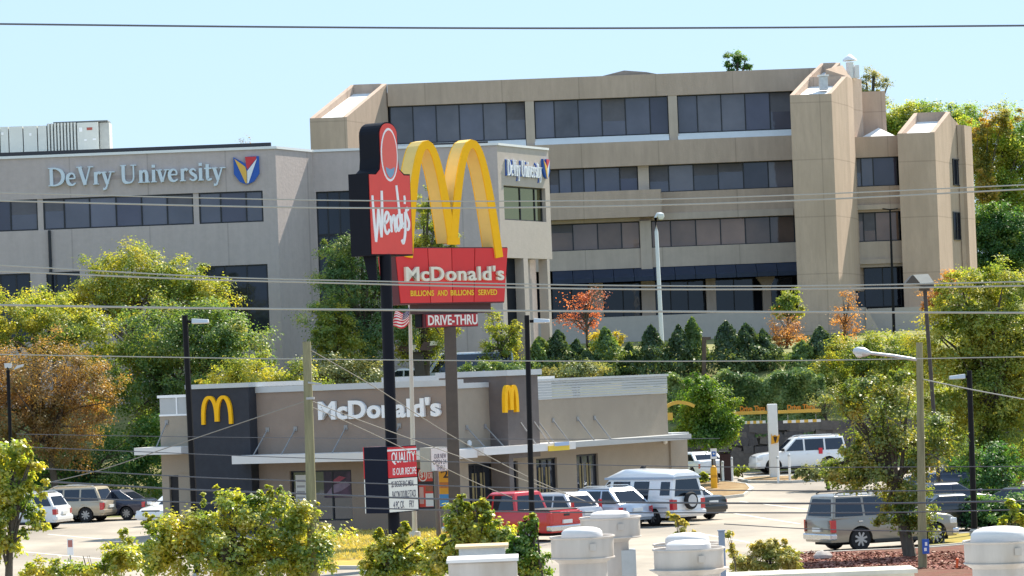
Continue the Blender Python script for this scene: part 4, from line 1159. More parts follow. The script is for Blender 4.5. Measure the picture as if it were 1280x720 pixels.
MB().px(PMn, (556.5, 297), (572, 306), 0.07, 0.14).build('arch_foot', ym, ms_)
# drive-thru plate and its side box
zA, zBt = PMn.z(568, 391.5), PMn.z(568, 408.5)
ud0, ud1 = U(537, 400), U(603, 398)
MB().pbox(PMn, ud0, ud1, zBt, zA, -0.8, -0.25).build('lower_cabinet', mat('cabinet_maroon', (0.10, 0.02, 0.03), 0.5, 0.1), ms_)
MB().pbox(PMn, ud0 + 0.05, ud1 - 0.04, zBt + 0.03, zA - 0.03, -0.249, -0.22).build('lower_panel', mat('lower_red', (0.42, 0.02, 0.03), 0.4, 0.08, 2), ms_)
PDt = Plane(PMn.pt(0, 0, -0.22).xy, Dm)
text_on('word', 'DRIVE-THRU', PDt, PDt.u(534.8, 400), PDt.u(596.5, 398), PDt.z(570, 406), PDt.z(570, 393.5), 0.003, 0.02, mat('letter_offwhite', (0.78, 0.76, 0.72), 0.5, 0.03), ms_, 0.02)
PSb = Plane(PMn.pt(0, 0, -.5).xy, Dm)
MB().px(PSb, (524, 391), (534, 409), -.25, .1).build('side_box', blk, ms_)
pm = mat('pole_brown', (0.085, 0.068, 0.06), 0.6, 0.15, 3)
um_ = (ud0 + ud1) / 2
hw = 7.4 * kM
pc_ = PMn.pt(um_, 0, -0.55)
b = at(568.5, 640, pc_.y); 
a = at(562.5, 410, pc_.y)
MB().hexa([(b.x - hw, pc_.y - .3, 0), (b.x + hw, pc_.y - .3, 0), (b.x + hw, pc_.y + .3, 0), (b.x - hw, pc_.y + .3, 0), (a.x - hw, pc_.y - .3, zBt - .003), (a.x + hw, pc_.y - .3, zBt - .003), (a.x + hw, pc_.y + .3, zBt - .003), (a.x - hw, pc_.y + .3, zBt - .003)]).build('pole', pm, ms_)
MB().pbox(PSb, PSb.u(518, 385), PSb.u(609, 384), zA + 0.003, zB - 0.003, -0.25, .2).build('neck', mat('neck_maroon', (0.07, 0.035, 0.04), 0.6, 0.1), ms_)

# --- small two-sided reader board
YS2 = 142.0
c_ = at(538, 575, YS2)
PSm = Plane((c_.x, c_.y), (math.cos(R(50)), math.sin(R(50))))
rb = thing('reader_board', (at(546, 600, YS2).x, YS2, 0), 'small white drive thru reader board on a thin grey post', 'sign')
us1 = PSm.u(559.5, 575); z0, z1 = PSm.z(548, 589.5), PSm.z(548, 559)
MB().pbox(PSm, 0, us1, z0, z1, -0.55, 0).build('cabinet', mat('reader_grey', (0.36, 0.36, 0.34), 0.6, 0.08), rb)
MB().pbox(PSm, 0.04, us1 - 0.04, z0 + 0.04, z1 - 0.04, 0.003, 0.02).build('panel', mat('reader_white', (0.78, 0.79, 0.76), 0.5, 0.03), rb)
for k, (w_, a_, b_) in enumerate((('DRIVE', .2, .9), ('OPEN 24', .12, .9), ('HRS', .3, .8))):
    zz_ = z0 + (z1 - z0) * (0.66 - 0.24 * k)
    text_on('message_line', ('OUR NEW', 'OPEN 24', 'THRU')[k], PSm, us1 * a_, us1 * b_, zz_ - 0.12, zz_ + 0.07, 0.021, 0.026, ink, rb, 0.004)
pp = at(546, 600, YS2)
MB().tube([(pp.x, YS2, 0), (pp.x - 0.02, YS2, z0 + 0.05)], 0.10, 8).build('post', mat('post_grey', (0.14, 0.13, 0.12), 0.6, 0.1), rb)

# --- flag on its pole
YFl = 143.0
fp = thing('flagpole', (at(519, 677, YFl).x, YFl, 0.1), 'slim pale flagpole in front of the restaurant', 'flagpole')
t0 = at(512.2, 380, YFl); b0 = at(518.8, 676, YFl); b0.z = 0.1
MB().tube([b0, b0.lerp(t0, 0.5), t0], [3.3 * mpp(YFl), 2.9 * mpp(YFl), 2.1 * mpp(YFl)], 10).build('shaft', mat('pole_pale', (0.55, 0.53, 0.47), 0.4, 0.06, 2, metal=0.2), fp, True)
MB().lathe([(0.0, 0.28), (0.22, 0.25), (0.26, 0.05), (0.32, 0.0), (0.02, 0.0)], (b0.x, b0.y, 0.1), 12).build('base_collar', mat('pole_pale', (0.55, 0.53, 0.47), 0.4), fp, True)
MB().lathe([(0.01, 0), (0.07, 0.04), (0.09, 0.1), (0.06, 0.17), (0.01, 0.2)], t0, 10).build('finial', mat('finial_gold', (0.55, 0.40, 0.12), 0.3, 0, metal=0.6), fp, True)
fl = thing('flag', at(511.5, 400, YFl), 'red, white and blue striped flag hanging folded from the flagpole', 'flag')
kF = mpp(YFl)
red_f = mat('flag_red', (0.60, 0.03, 0.06), 0.8, 0.05); wh_f = mat('flag_white', (0.80, 0.80, 0.80), 0.8, 0.03); bl_f = mat('flag_blue', (0.02, 0.04, 0.20), 0.8, 0.05)
def flag_pt(a, b):                # a along the fly, b down the hoist
    sag = 8 * a ** 0.8 + 3.0 * math.sin(a * 5.0)
    x = 511.3 - 21.5 * a * (0.8 + 0.2 * b)
    y = 383.5 + 20.5 * b * (1 - 0.08 * a) + sag + 1.2 * math.sin(b * 6 + a * 3)
    return at(x, y, YFl - 0.12 + 0.22 * math.sin(a * 8 + b * 1.5) * a)
nst, na_ = 13, 10
for k in range(nst):
    mb = MB()
    lo = 0.42 if k < 7 else 0.0
    for side, off in ((0, -0.008), (1, 0.008)):
        base = len(mb.v)
        for i in range(na_ + 1):
            a = lo + (1 - lo) * i / na_
            for b in (k / nst, (k + 1) / nst): mb.v.append(flag_pt(a, b) + Vector((0, off, 0)))
        for i in range(na_): mb.f.append((base + 2 * i, base + 2 * i + 1, base + 2 * i + 3, base + 2 * i + 2))
    mb.build('stripe', red_f if k % 2 == 0 else wh_f, fl, True)
mb = MB()
for off in (-0.008, 0.008):
    base = len(mb.v)
    for i in range(6):
        for j in range(6): mb.v.append(flag_pt(0.42 * i / 5, 7 / 13 * j / 5) + Vector((0, off, 0)))
    for i in range(5):
        for j in range(5): mb.f.append((base + i * 6 + j, base + i * 6 + j + 1, base + i * 6 + j + 7, base + i * 6 + j + 6))
mb.build('canton', bl_f, fl, True)
mb = MB()
for r_ in range(5):
    for c in range(5):
        p = flag_pt(0.03 + 0.36 * (c + 0.3 + 0.4 * (r_ % 2)) / 5, 7 / 13 * (r_ + 0.5) / 5) + Vector((0, -0.02, 0))
        q_ = [p + Vector((0.024 * math.cos(R(90 + 36 * i)) * (1 if i % 2 == 0 else 0.45), 0, 0.024 * math.sin(R(90 + 36 * i)) * (1 if i % 2 == 0 else 0.45))) for i in range(10)]
        mb.add(q_, [tuple(range(10))])
o = mb.build('stars', wh_f, fl); o['kind'] = 'stuff'

# ------------------------------------------------------------------ lamp posts and poles
blkp = mat('lamp_black', (0.008, 0.008, 0.010), 0.6, 0.1, 3, spec=0.15)
def lamp_post(x0, y0, x1, y1, Y, side, hx, hy, label, w=8):
    a = at(x0, y0, Y); b = at(x1, y1, Y); gx = b.x; k = mpp(Y)
    if abs(a.z - b.z) > 0.1: gx = b.x + (b.x - a.x) * (b.z) / (a.z - b.z)
    t = thing('lamp_post', (gx, Y, 0), label, 'street lamp')
    r = w * k / 2
    MB().tube([(gx, Y, 0), (a.x, Y, a.z)], [r * 1.15, r * 0.95], 8).build('pole', blkp, t)
    MB().lathe([(r * 1.8, 0), (r * 1.8, 0.25), (r * 1.2, 0.32)], (gx, Y, 0.004), 10).build('base', mat('lamp_base', (0.4, 0.39, 0.36), 0.8, 0.1), t)
    h = at(hx, hy, Y)
    xa = a.x + side * r
    MB().box(min(xa, h.x), max(xa, h.x), Y - 0.04, Y + 0.04, h.z - 0.05, h.z + 0.05).build('arm', blkp, t)
    x2 = h.x + side * 0.55
    MB().hexa([(h.x, Y - .2, h.z - .06), (x2, Y - .2, h.z - .06), (x2, Y + .2, h.z - .08), (h.x, Y + .2, h.z - .08), (h.x, Y - .16, h.z + .1), (x2, Y - .12, h.z + .05), (x2, Y + .12, h.z + .05), (h.x, Y + .16, h.z + .1)]).build('lamp_head', mat('lamp_head_grey', (0.55, 0.57, 0.58), 0.4, 0.05, 2, metal=0.3), t, bevel=0.02)
    return t
lamp_post(231, 394, 243, 640, 118, 1, 240, 402, 'black lamp post standing in front of the left end of the restaurant', 7.5)
lamp_post(658.5, 394, 665, 645, 124, 1, 667, 401.5, 'black lamp post in front of the parked red pickup', 6.5)
lamp_post(1211.5, 463, 1218, 660, 128, -1, 1206, 471, 'black lamp post beside the large tree on the right', 7)

wood = mat('weathered_pole', (0.27, 0.25, 0.15), 0.9, 0.25, 4, spec=0.1, stretch=(6, 6, 0.6), stain=(0.17, 0.16, 0.10), stain_scale=1.0)
ins = mat('insulator_grey', (0.4, 0.4, 0.4), 0.4, 0.1)
YP1, YP2 = 92.0, 109.0
def upole(x0, y0, x1, y1, Y, w, label):
    a = at(x0, y0, Y); b = at(x1, y1, Y); gx = b.x + (b.x - a.x) * b.z / (a.z - b.z)
    t = thing('utility_pole', (gx, Y, 0), label, 'utility pole')
    r = w * mpp(Y) / 2
    MB().tube([(gx, Y, 0), (a.x, Y, a.z)], [r * 1.25, r * 0.9], 12).build('pole', wood, t, True)
    return t, a, r
t, a, r = upole(383.3, 427, 389.5, 640, YP1, 11.5, 'weathered wooden utility pole left of the pylon sign')
MB().tube([(a.x, YP1 - r, a.z - 1.05), (a.x + 0.35, YP1 - r, a.z - 1.1)], 0.03, 6).build('bolt_hook', ins, t)
MB().lathe([(r * 1.12, -0.03), (r * 1.12, 0.03)], (a.x + 0.02, YP1, a.z - 1.45), 12).build('band', ins, t)
t, a, r = upole(1149.2, 428, 1153, 690, YP2, 9, 'weathered wooden utility pole carrying a street lamp arm')
POLE2 = a.copy()
# cobra-head lamp on its arm
j0 = at(1147, 450, YP2); j1 = at(1088, 441.5, YP2); j2 = at(1066, 438.5, YP2)
arm = thing('street_lamp', j0, 'grey cobra-head street lamp on a sloping arm from the wooden pole', 'street lamp')
MB().tube([j0, j0.lerp(j1, 0.5) + Vector((0, 0, 0.02)), j1], 0.05, 8).build('arm', mat('arm_alu', (0.55, 0.56, 0.56), 0.4, 0.05, metal=0.4), arm, True)
mid = (j1 + j2) / 2; hd = (j2 - j1)
mb = MB()
prof = [(0.0, 0.05), (0.15, 0.10), (0.4, 0.15), (0.75, 0.14), (0.95, 0.08), (1.0, 0.02)]
mb.tube([j1 + hd * p for p, r_ in prof], [r_ for p, r_ in prof], 12); mb.build('head', mat('lamp_head_grey', (0.55, 0.57, 0.58), 0.4), arm, True)
mb = MB(); mb.lathe([(0.02, -0.19), (0.12, -0.14), (0.15, -0.06)], j1 + hd * 0.62, 10); mb.build('lens', mat('lamp_lens', (0.65, 0.66, 0.62), 0.2, 0.03), arm, True)
# blue marker plate
pz = at(1157, 683, YP2 - 0.2)
bs = thing('pole_marker', pz, 'small blue numbered plate on the wooden pole on the right', 'sign')
MB().box(pz.x - .10, pz.x + .11, YP2 - .22, YP2 - .19, pz.z - .22, pz.z + .22).build('plate', mat('marker_blue', (0.03, 0.10, 0.42), 0.5, 0), bs)
MB().box(pz.x - .02, pz.x + .05, YP2 - .228, YP2 - .221, pz.z + .02, pz.z + .13).build('mark', wht, bs)
MB().box(pz.x - .05, pz.x + .03, YP2 - .228, YP2 - .221, pz.z - .14, pz.z - .04).build('mark', wht, bs)
# box flood light behind the right tree
YB = 150.0
a = at(1156, 361, YB); b = at(1159, 445, YB)
fl_ = thing('flood_light', (b.x, YB, 0), 'boxy flood light with a white lid on a brown pole above the right trees', 'street lamp')
MB().tube([(b.x + .3, YB, 0), (a.x, YB, a.z)], 2.5 * mpp(YB), 8).build('pole', mat('pole_brown2', (0.06, 0.05, 0.045), 0.7, 0.2, 3), fl_)
cc = [at(x, y, YB) for x, y in ((1131, 354), (1166, 360), (1166, 354.5), (1159, 343.5), (1138, 345))]
mb = MB(); k = 5
mb.add([p + Vector((0, -.45, 0)) for p in cc] + [p + Vector((0, .45, 0)) for p in cc], [(0, 1, 2, 3, 4), (9, 8, 7, 6, 5)] + [(i, i + 5, (i + 1) % 5 + 5, (i + 1) % 5) for i in range(5)])
mb.build('housing', mat('housing_dark', (0.07, 0.06, 0.05), 0.6, 0.1), fl_)
q0 = [at(x, y, YB) for x, y in ((1140, 344.3), (1158.5, 343.2), (1166, 354), (1149, 355))]
MB().add([p + Vector((0, -.47, 0.015)) for p in q0] + [p + Vector((0, .47, 0.03)) for p in q0], [(0, 1, 2, 3), (7, 6, 5, 4), (0, 4, 5, 1), (1, 5, 6, 2), (2, 6, 7, 3), (3, 7, 4, 0)]).build('lid', mat('lid_pale', (0.66, 0.63, 0.56), 0.5, 0.08), fl_)
MB().tube([at(1149, 361, YB), at(1162, 361, YB)], 0.1, 6).build('bracket', mat('housing_dark', (0.07, 0.06, 0.05), 0.6), fl_)
# white street light before the tan building
YL = 262.0
a = at(820.5, 290, YL); b = at(826.5, 425, YL)
sl_ = thing('street_lamp', (b.x, YL, zt(b.x, YL)), 'tall white street light with a curled head before the tan building', 'street lamp')
wp = mat('lamp_white', (0.68, 0.70, 0.72), 0.4, 0.04, 2)
MB().tube([(b.x + .05, YL, zt(b.x, YL)), a, at(819.5, 272, YL), at(822, 267.5, YL), at(826, 267, YL)], [2.8 * mpp(YL), 2.3 * mpp(YL), 2 * mpp(YL), 1.9 * mpp(YL), 1.7 * mpp(YL)], 8).build('pole', wp, sl_, True)
h0 = at(826, 269, YL)
MB().lathe([(0.03, .2), (0.22, .12), (0.26, -0.1), (0.16, -0.3), (0.02, -.34)], h0, 10).build('head', wp, sl_, True)
# thin dark pole with a spreading top, timber post
YL2 = 268.0
a = at(1112.5, 262, YL2); b = at(1117.5, 415, YL2)
th_ = thing('lamp_post', (b.x, YL2, zt(b.x, YL2)), 'thin dark pole before the right wing of the tan building', 'street lamp')
MB().tube([(b.x, YL2, zt(b.x, YL2)), a], [0.13, 0.07], 6).build('pole', blkp, th_)
MB().tube([at(1103, 261, YL2), a, at(1122, 261, YL2)], 0.05, 5).build('crossbar', blkp, th_)
YL3 = 213.0
a = at(880, 421, YL3); b = at(880, 470, YL3)
th_ = thing('timber_post', (b.x, YL3, zt(b.x, YL3)), 'short brown timber post between the clipped conifers', 'post')
MB().tube([(b.x, YL3, zt(b.x, YL3)), a], 2.8 * mpp(YL3), 8).build('post', mat('timber_brown', (0.12, 0.085, 0.065), 0.9, 0.2, 5), th_)
MB().box(a.x, a.x + .4, YL3 - .1, YL3 + .1, a.z - .2, a.z - .02).build('top_block', mat('timber_brown', (0.12, 0.085, 0.065), 0.9), th_)
# twin flood light on the bank behind the roof
YT = 206.0
tw = thing('flood_light', (at(526, 470, YT).x, YT, zt(-5, YT)), 'dark twin flood light on the bank behind the restaurant roof', 'street lamp')
MB().hexa([at(519, 475, YT), at(532, 475, YT), at(532, 475, YT + .5), at(519, 475, YT + .5), at(516, 440, YT), at(529, 440, YT), at(529, 440, YT + .5), at(516, 440, YT + .5)]).build('pole', mat('housing_dark', (0.07, 0.06, 0.05), 0.6), tw)
for pts in (((496, 438), (514, 440), (521, 431), (505, 427)), ((524, 438), (538, 438), (547, 430), (530, 427))):
    q0 = [at(x, y, YT) for x, y in pts]
    MB().add([p + Vector((0, -.4, 0)) for p in q0] + [p + Vector((0, .4, 0)) for p in q0], [(0, 1, 2, 3), (7, 6, 5, 4), (0, 4, 5, 1), (1, 5, 6, 2), (2, 6, 7, 3), (3, 7, 4, 0)]).build('lamp_head', mat('housing_brown', (0.10, 0.06, 0.05), 0.6), tw)
for pts in (((512, 438), (518, 438), (521, 431), (515, 431)), ((537, 432), (546, 431.5), (548, 426), (538, 426.5))):
    q0 = [at(x, y, YT - .45) for x, y in pts]
    MB().add([p for p in q0] + [p + Vector((0, .03, 0)) for p in q0], [(0, 1, 2, 3), (7, 6, 5, 4), (0, 4, 5, 1), (1, 5, 6, 2), (2, 6, 7, 3), (3, 7, 4, 0)]).build('lens', mat('lens_cream', (0.75, 0.70, 0.55), 0.3, 0.03), tw)
MB().tube([at(500, 442, YT), at(542, 440, YT)], 0.08, 6).build('crossbar', mat('housing_dark', (0.07, 0.06, 0.05), 0.6), tw)
# small area lights low at the left edge
YE = 170.0
el = thing('flood_light', (at(10, 470, YE).x, YE, 0), 'pair of small flood lights among the brown leaves at the left edge', 'street lamp')
MB().tube([(at(11, 500, YE).x, YE, 0), at(10, 462, YE)], 0.09, 6).build('pole', blkp, el)
for pts in (((5, 454), (14, 454), (13, 460), (6, 460)), ((17, 462), (21, 457), (29, 455), (28, 458))):
    q0 = [at(x, y, YE - 7) for x, y in pts]
    MB().add([p for p in q0] + [p + Vector((0, .3, 0)) for p in q0], [(0, 1, 2, 3), (7, 6, 5, 4), (0, 4, 5, 1), (1, 5, 6, 2), (2, 6, 7, 3), (3, 7, 4, 0)]).build('lamp_head', mat('lamp_head_grey', (0.55, 0.57, 0.58), 0.4), el)
MB().tube([at(10, 462, YE), at(10, 460, YE - 7)], 0.05, 6).build('arm', blkp, el)

# ------------------------------------------------------------------ drive-through gate, signs, bollards
YG = 191.0
gx = at(965, 560, YG)
dg_ = thing('drive_through_gate', (gx.x, YG, 0), 'white drive through clearance post with two yellow beams', 'gate')
PGt = Plane((0, YG), (1, 0))
gw = mat('gate_white', (0.78, 0.78, 0.76), 0.5, 0.04); gy = mat('gate_yellow', (0.62, 0.38, 0.06), 0.55, 0.08); go = mat('gate_orange', (0.66, 0.22, 0.01), 0.45, 0.04)
MB().pbox(PGt, PGt.u(961, 560), PGt.u(973, 560), 0, PGt.z(965, 505), -.3, .3).build('post', gw, dg_, bevel=.04)
MB().pbox(PGt, PGt.u(915, 515), PGt.u(960, 515) - .003, PGt.z(940, 518), PGt.z(940, 514), -.12, .12).build('beam', gy, dg_)
MB().pbox(PGt, PGt.u(972.5, 515) + .02, PGt.u(1026, 513), PGt.z(1000, 516), PGt.z(1000, 512), -.12, .12).build('beam', gy, dg_)
text_on('word', 'Drive Thru', PGt, PGt.u(925, 510), PGt.u(956, 510), PGt.z(940, 514), PGt.z(940, 507.3), .02, .08, go, dg_, .02)
text_on('word', 'Drive Thru', PGt, PGt.u(984, 508), PGt.u(1018, 508), PGt.z(1000, 511.8), PGt.z(1000, 505.5), .02, .08, go, dg_, .02)
for a_, b_, y_ in ((922, 957, 528), (979, 1026, 526.5)):
    n = 9
    for k in range(n):
        u0 = PGt.u(a_ + (b_ - a_) * k / n, y_); u1 = PGt.u(a_ + (b_ - a_) * (k + 1) / n, y_)
        zz_ = PGt.z((a_ + b_) / 2, y_)
        P = PGt.pt
        MB().hexa([P(u0, zz_ - .07, .05), P(u1, zz_ - .07, .05), P(u1, zz_ - .07, -.05), P(u0, zz_ - .07, -.05), P(u0, zz_ + .07, .05), P(u1, zz_ + .07, .05), P(u1, zz_ + .07, -.05), P(u0, zz_ + .07, -.05)]).build('clearance_bar', (gy if k % 2 else gw), dg_)
    for xx in (a_ + 6, b_ - 6):
        MB().tube([P(PGt.u(xx, y_), PGt.z((a_ + b_) / 2, y_) + .05, 0), P(PGt.u(xx, y_), PGt.z((a_ + b_) / 2, 518), 0)], .015, 4).build('hanger', K['steel'], dg_)
MB().ppoly(PGt, [(963.5, 555), (972, 553), (974, 543), (971, 545), (968, 543.5), (965, 545), (963.5, 542)], .31, .36).build('warning_plate', mat('plate_orange', (0.75, 0.36, 0.02), 0.5, 0.05), dg_)
MB().ppoly(PGt, [(966, 545.5), (971, 545.5), (970, 550), (968.5, 554), (967, 550)], .361, .37).build('plate_mark', mat('plate_black', (0.04, 0.02, 0.01), 0.5, 0), dg_)
# second gate, its yellow arch seen past the rear corner
YG2 = 186.0
PG2 = Plane((0, YG2), (1, 0))
g2 = thing('drive_through_gate', (at(837, 560, YG2).x, YG2, 0), 'curved yellow drive through arch at the rear corner of the restaurant', 'gate')
mb = MB()
arc = [(PG2.u(x, y), PG2.z(x, y)) for x, y in ((828, 512), (838, 505.5), (848, 503), (860, 504.5), (868, 508))]
stroke(mb, PG2, arc, [.16, .18, .18, .16], -.3, .2); mb.build('arch_beam', gy, g2)
MB().px(PG2, (834, 516), (841, 525), -.2, .2).build('yellow_plate', gy, g2)
MB().px(PG2, (826, 503), (835, 600), -.2, .15).build('post', gw, g2)
# access signs
def access_sign(x, ytop, ybot, Y, label, w=8, h=14):
    c = at(x, (ytop + ybot) / 2, Y); k = mpp(Y)
    t = thing('access_sign', (c.x, Y, 0), label, 'sign')
    MB().tube([(c.x, Y, 0), (c.x, Y, c.z + h * k / 2)], .03, 6).build('post', K['steel'], t)
    MB().box(c.x - w * k / 2, c.x + w * k / 2, Y - .06, Y - .035, c.z - h * k / 2, c.z + h * k / 2).build('plate', wht, t)
    MB().box(c.x - w * k * .3, c.x + w * k * .3, Y - .068, Y - .061, c.z - h * k * .28, c.z + h * k * .22).build('blue_square', mat('access_blue', (0.03, 0.14, 0.48), 0.5, 0), t)
    MB().lathe([(.01, 0), (.05, .01), (.05, .03), (.01, .04)], (c.x, Y - .07, c.z), 8, axis='y').build('symbol', wht, t)
access_sign(795.3, 566, 583, 168, 'blue and white access sign against the restaurant side above the van', 8, 17)
access_sign(852, 562, 577, 176, 'blue and white access sign at the rear corner of the restaurant', 8, 14)
access_sign(892, 560, 574, 186, 'blue and white access sign beside the young street tree', 8, 13)
bc = gp(893, 613)
bo = thing('bollard', (bc[0], bc[1], 0), 'yellow bollard on the planted island behind the van', 'bollard')
rb_ = 4 * mpp(bc[1])
MB().lathe([(rb_, 0), (rb_, 1.0), (rb_ * .8, 1.1), (rb_ * .3, 1.15)], (bc[0], bc[1], zt(*bc) + .1), 12).build('post', mat('bollard_yellow', (0.80, 0.40, 0.01), 0.5, 0.06), bo, True)
MB().lathe([(rb_ * 1.03, .55), (rb_ * 1.03, .68)], (bc[0], bc[1], zt(*bc) + .1), 12).build('band', mat('bollard_band', (0.55, 0.27, 0.01), 0.5, 0), bo, True)
for x, yb, yt, lb in ((904, 604, 577, 'thin white post left of the brown bin'), (915.5, 601, 572, 'thin white post right of the brown bin'), (973, 604, 571, 'thin white post at the foot of the clearance gate'), (987.5, 603, 568, 'thin white post right of the clearance gate')):
    g = gp(x, yb); zz_ = at(x, yt, g[1]).z
    t = thing('delineator_post', (g[0], g[1], 0), lb, 'post')
    MB().tube([(g[0], g[1], 0), (g[0], g[1], zz_ - .1)], .065, 8).build('post', gw, t)
    MB().lathe([(.075, -.1), (.075, 0), (.03, .04)], (g[0], g[1], zz_), 8).build('cap', K['cop'], t)
g = gp(908, 603)
t = thing('waste_bin', (g[0], g[1], 0), 'dark brown slatted waste bin beside the white posts', 'bin')
MB().box(g[0] - .28, g[0] + .28, g[1] + .1, g[1] + .7, zt(*g) - .1, zt(*g) + 1.5).build('body', mat('bin_brown', (0.045, 0.02, 0.022), 0.7, 0.1), t, bevel=.03)
MB().box(g[0] - .32, g[0] + .32, g[1] + .06, g[1] + .74, zt(*g) + 1.52, zt(*g) + 1.62).build('lid', mat('bin_black', (0.02, 0.015, 0.015), 0.6, 0.1), t, bevel=.02)
# stone retaining wall behind the drive-through lane
st = thing('retaining_wall', (18, 200.2, 0), 'rough grey stone retaining wall behind the drive through lane', 'wall')
stm = [mat('stone_%d' % i, c, 0.95, 0.25, 5, spec=0.1) for i, c in enumerate(((0.105, 0.095, 0.09), (0.125, 0.11, 0.10), (0.09, 0.083, 0.082), (0.14, 0.125, 0.11)))]
MB().box(9.4, 46, 200.3, 201.2, 0, 3.15).build('backing', mat('wall_mortar', (0.07, 0.065, 0.06), 0.95, 0.2), st)
smesh = []
for i in range(16):
    mb = MB(); rr = random.Random(i)
    w, h = rr.uniform(.55, .95), .42
    p = []
    for (x, z) in ((-w / 2, 0), (w / 2, 0), (w / 2, h), (-w / 2, h)):
        p.append((x * rr.uniform(.9, 1), z + rr.uniform(-.03, .03)))
    mb.hexa([(p[0][0], -.05, p[0][1]), (p[1][0], -.05, p[1][1]), (p[1][0], .1, p[1][1]), (p[0][0], .1, p[0][1]), (p[3][0], -.05, p[3][1]), (p[2][0], -.05, p[2][1]), (p[2][0], .1, p[2][1]), (p[3][0], .1, p[3][1])])
    smesh.append((mb.build('stone', stm[i % 4], st), w))
protos = [o.data for o, w in smesh]; widths = [w for o, w in smesh]
first = [o for o, w in smesh]
cnt = 0
spots = []
for row in range(8):
    x = 9.9 + random.random() * .5
    while x < 27:
        w = random.uniform(.45, .95); spots.append((x + w / 2, .03 + row * .385 + random.uniform(-.06, .06))); x += w
random.shuffle(spots)
for x, z in spots[:296]:
    i = random.randrange(16)
    if first: o = first.pop(0)
    else:
        o = bpy.data.objects.new('stone', protos[i]); COL.objects.link(o); o.parent = st
    a_ = random.uniform(-.28, .28); sc_ = random.uniform(.8, 1.3)
    # the mesh carries the offset of the wall's origin, so turn the stone about its own place
    T_m = Matrix.Translation(Vector((x, 200.2 - random.uniform(0, .12), z)) - ORG[st.name]) @ Matrix.Rotation(a_, 4, 'Y') @ Matrix.Scale(sc_, 4) @ Matrix.Translation(ORG[st.name])
    o.matrix_local = T_m

# ------------------------------------------------------------------ vehicles
def paint(name, col, metal=0.0):
    return mat('paint_' + name, col, 0.28, 0.04, 1.5, metal=metal, spec=0.5, coat=0.7)
V = dict(
    disc=mat('wheel_disc', (0.16, 0.16, 0.165), .5, .1, 3, metal=.4),
    tyre=mat('tyre_rubber', (0.018, 0.018, 0.02), 0.9, 0.1, 5), rim=mat('alloy_rim', (0.36, 0.365, 0.37), 0.4, 0.05, 3, metal=0.7),
    well=mat('wheel_well', (0.008, 0.008, 0.009), 0.9, 0), glass=glass_mat('car_glass', (0.010, 0.013, 0.02), 0.07, 0.02),
    lite=mat('tail_red', (0.50, 0.02, 0.03), 0.25, 0.05, 4, coat=0.6), head=mat('head_lamp', (0.62, 0.65, 0.68), 0.15, 0.05, 4, coat=0.6), amber=mat('amber_lamp', (0.75, 0.30, 0.03), 0.25, 0),
    chrome=mat('chrome', (0.62, 0.63, 0.65), 0.2, 0.05, 3, metal=0.8), plastic=mat('black_plastic', (0.025, 0.025, 0.027), 0.6, 0.1, 3), plate=mat('number_plate', (0.72, 0.73, 0.72), 0.5, 0.04))

def lerp(a, b, t): return a + (b - a) * t

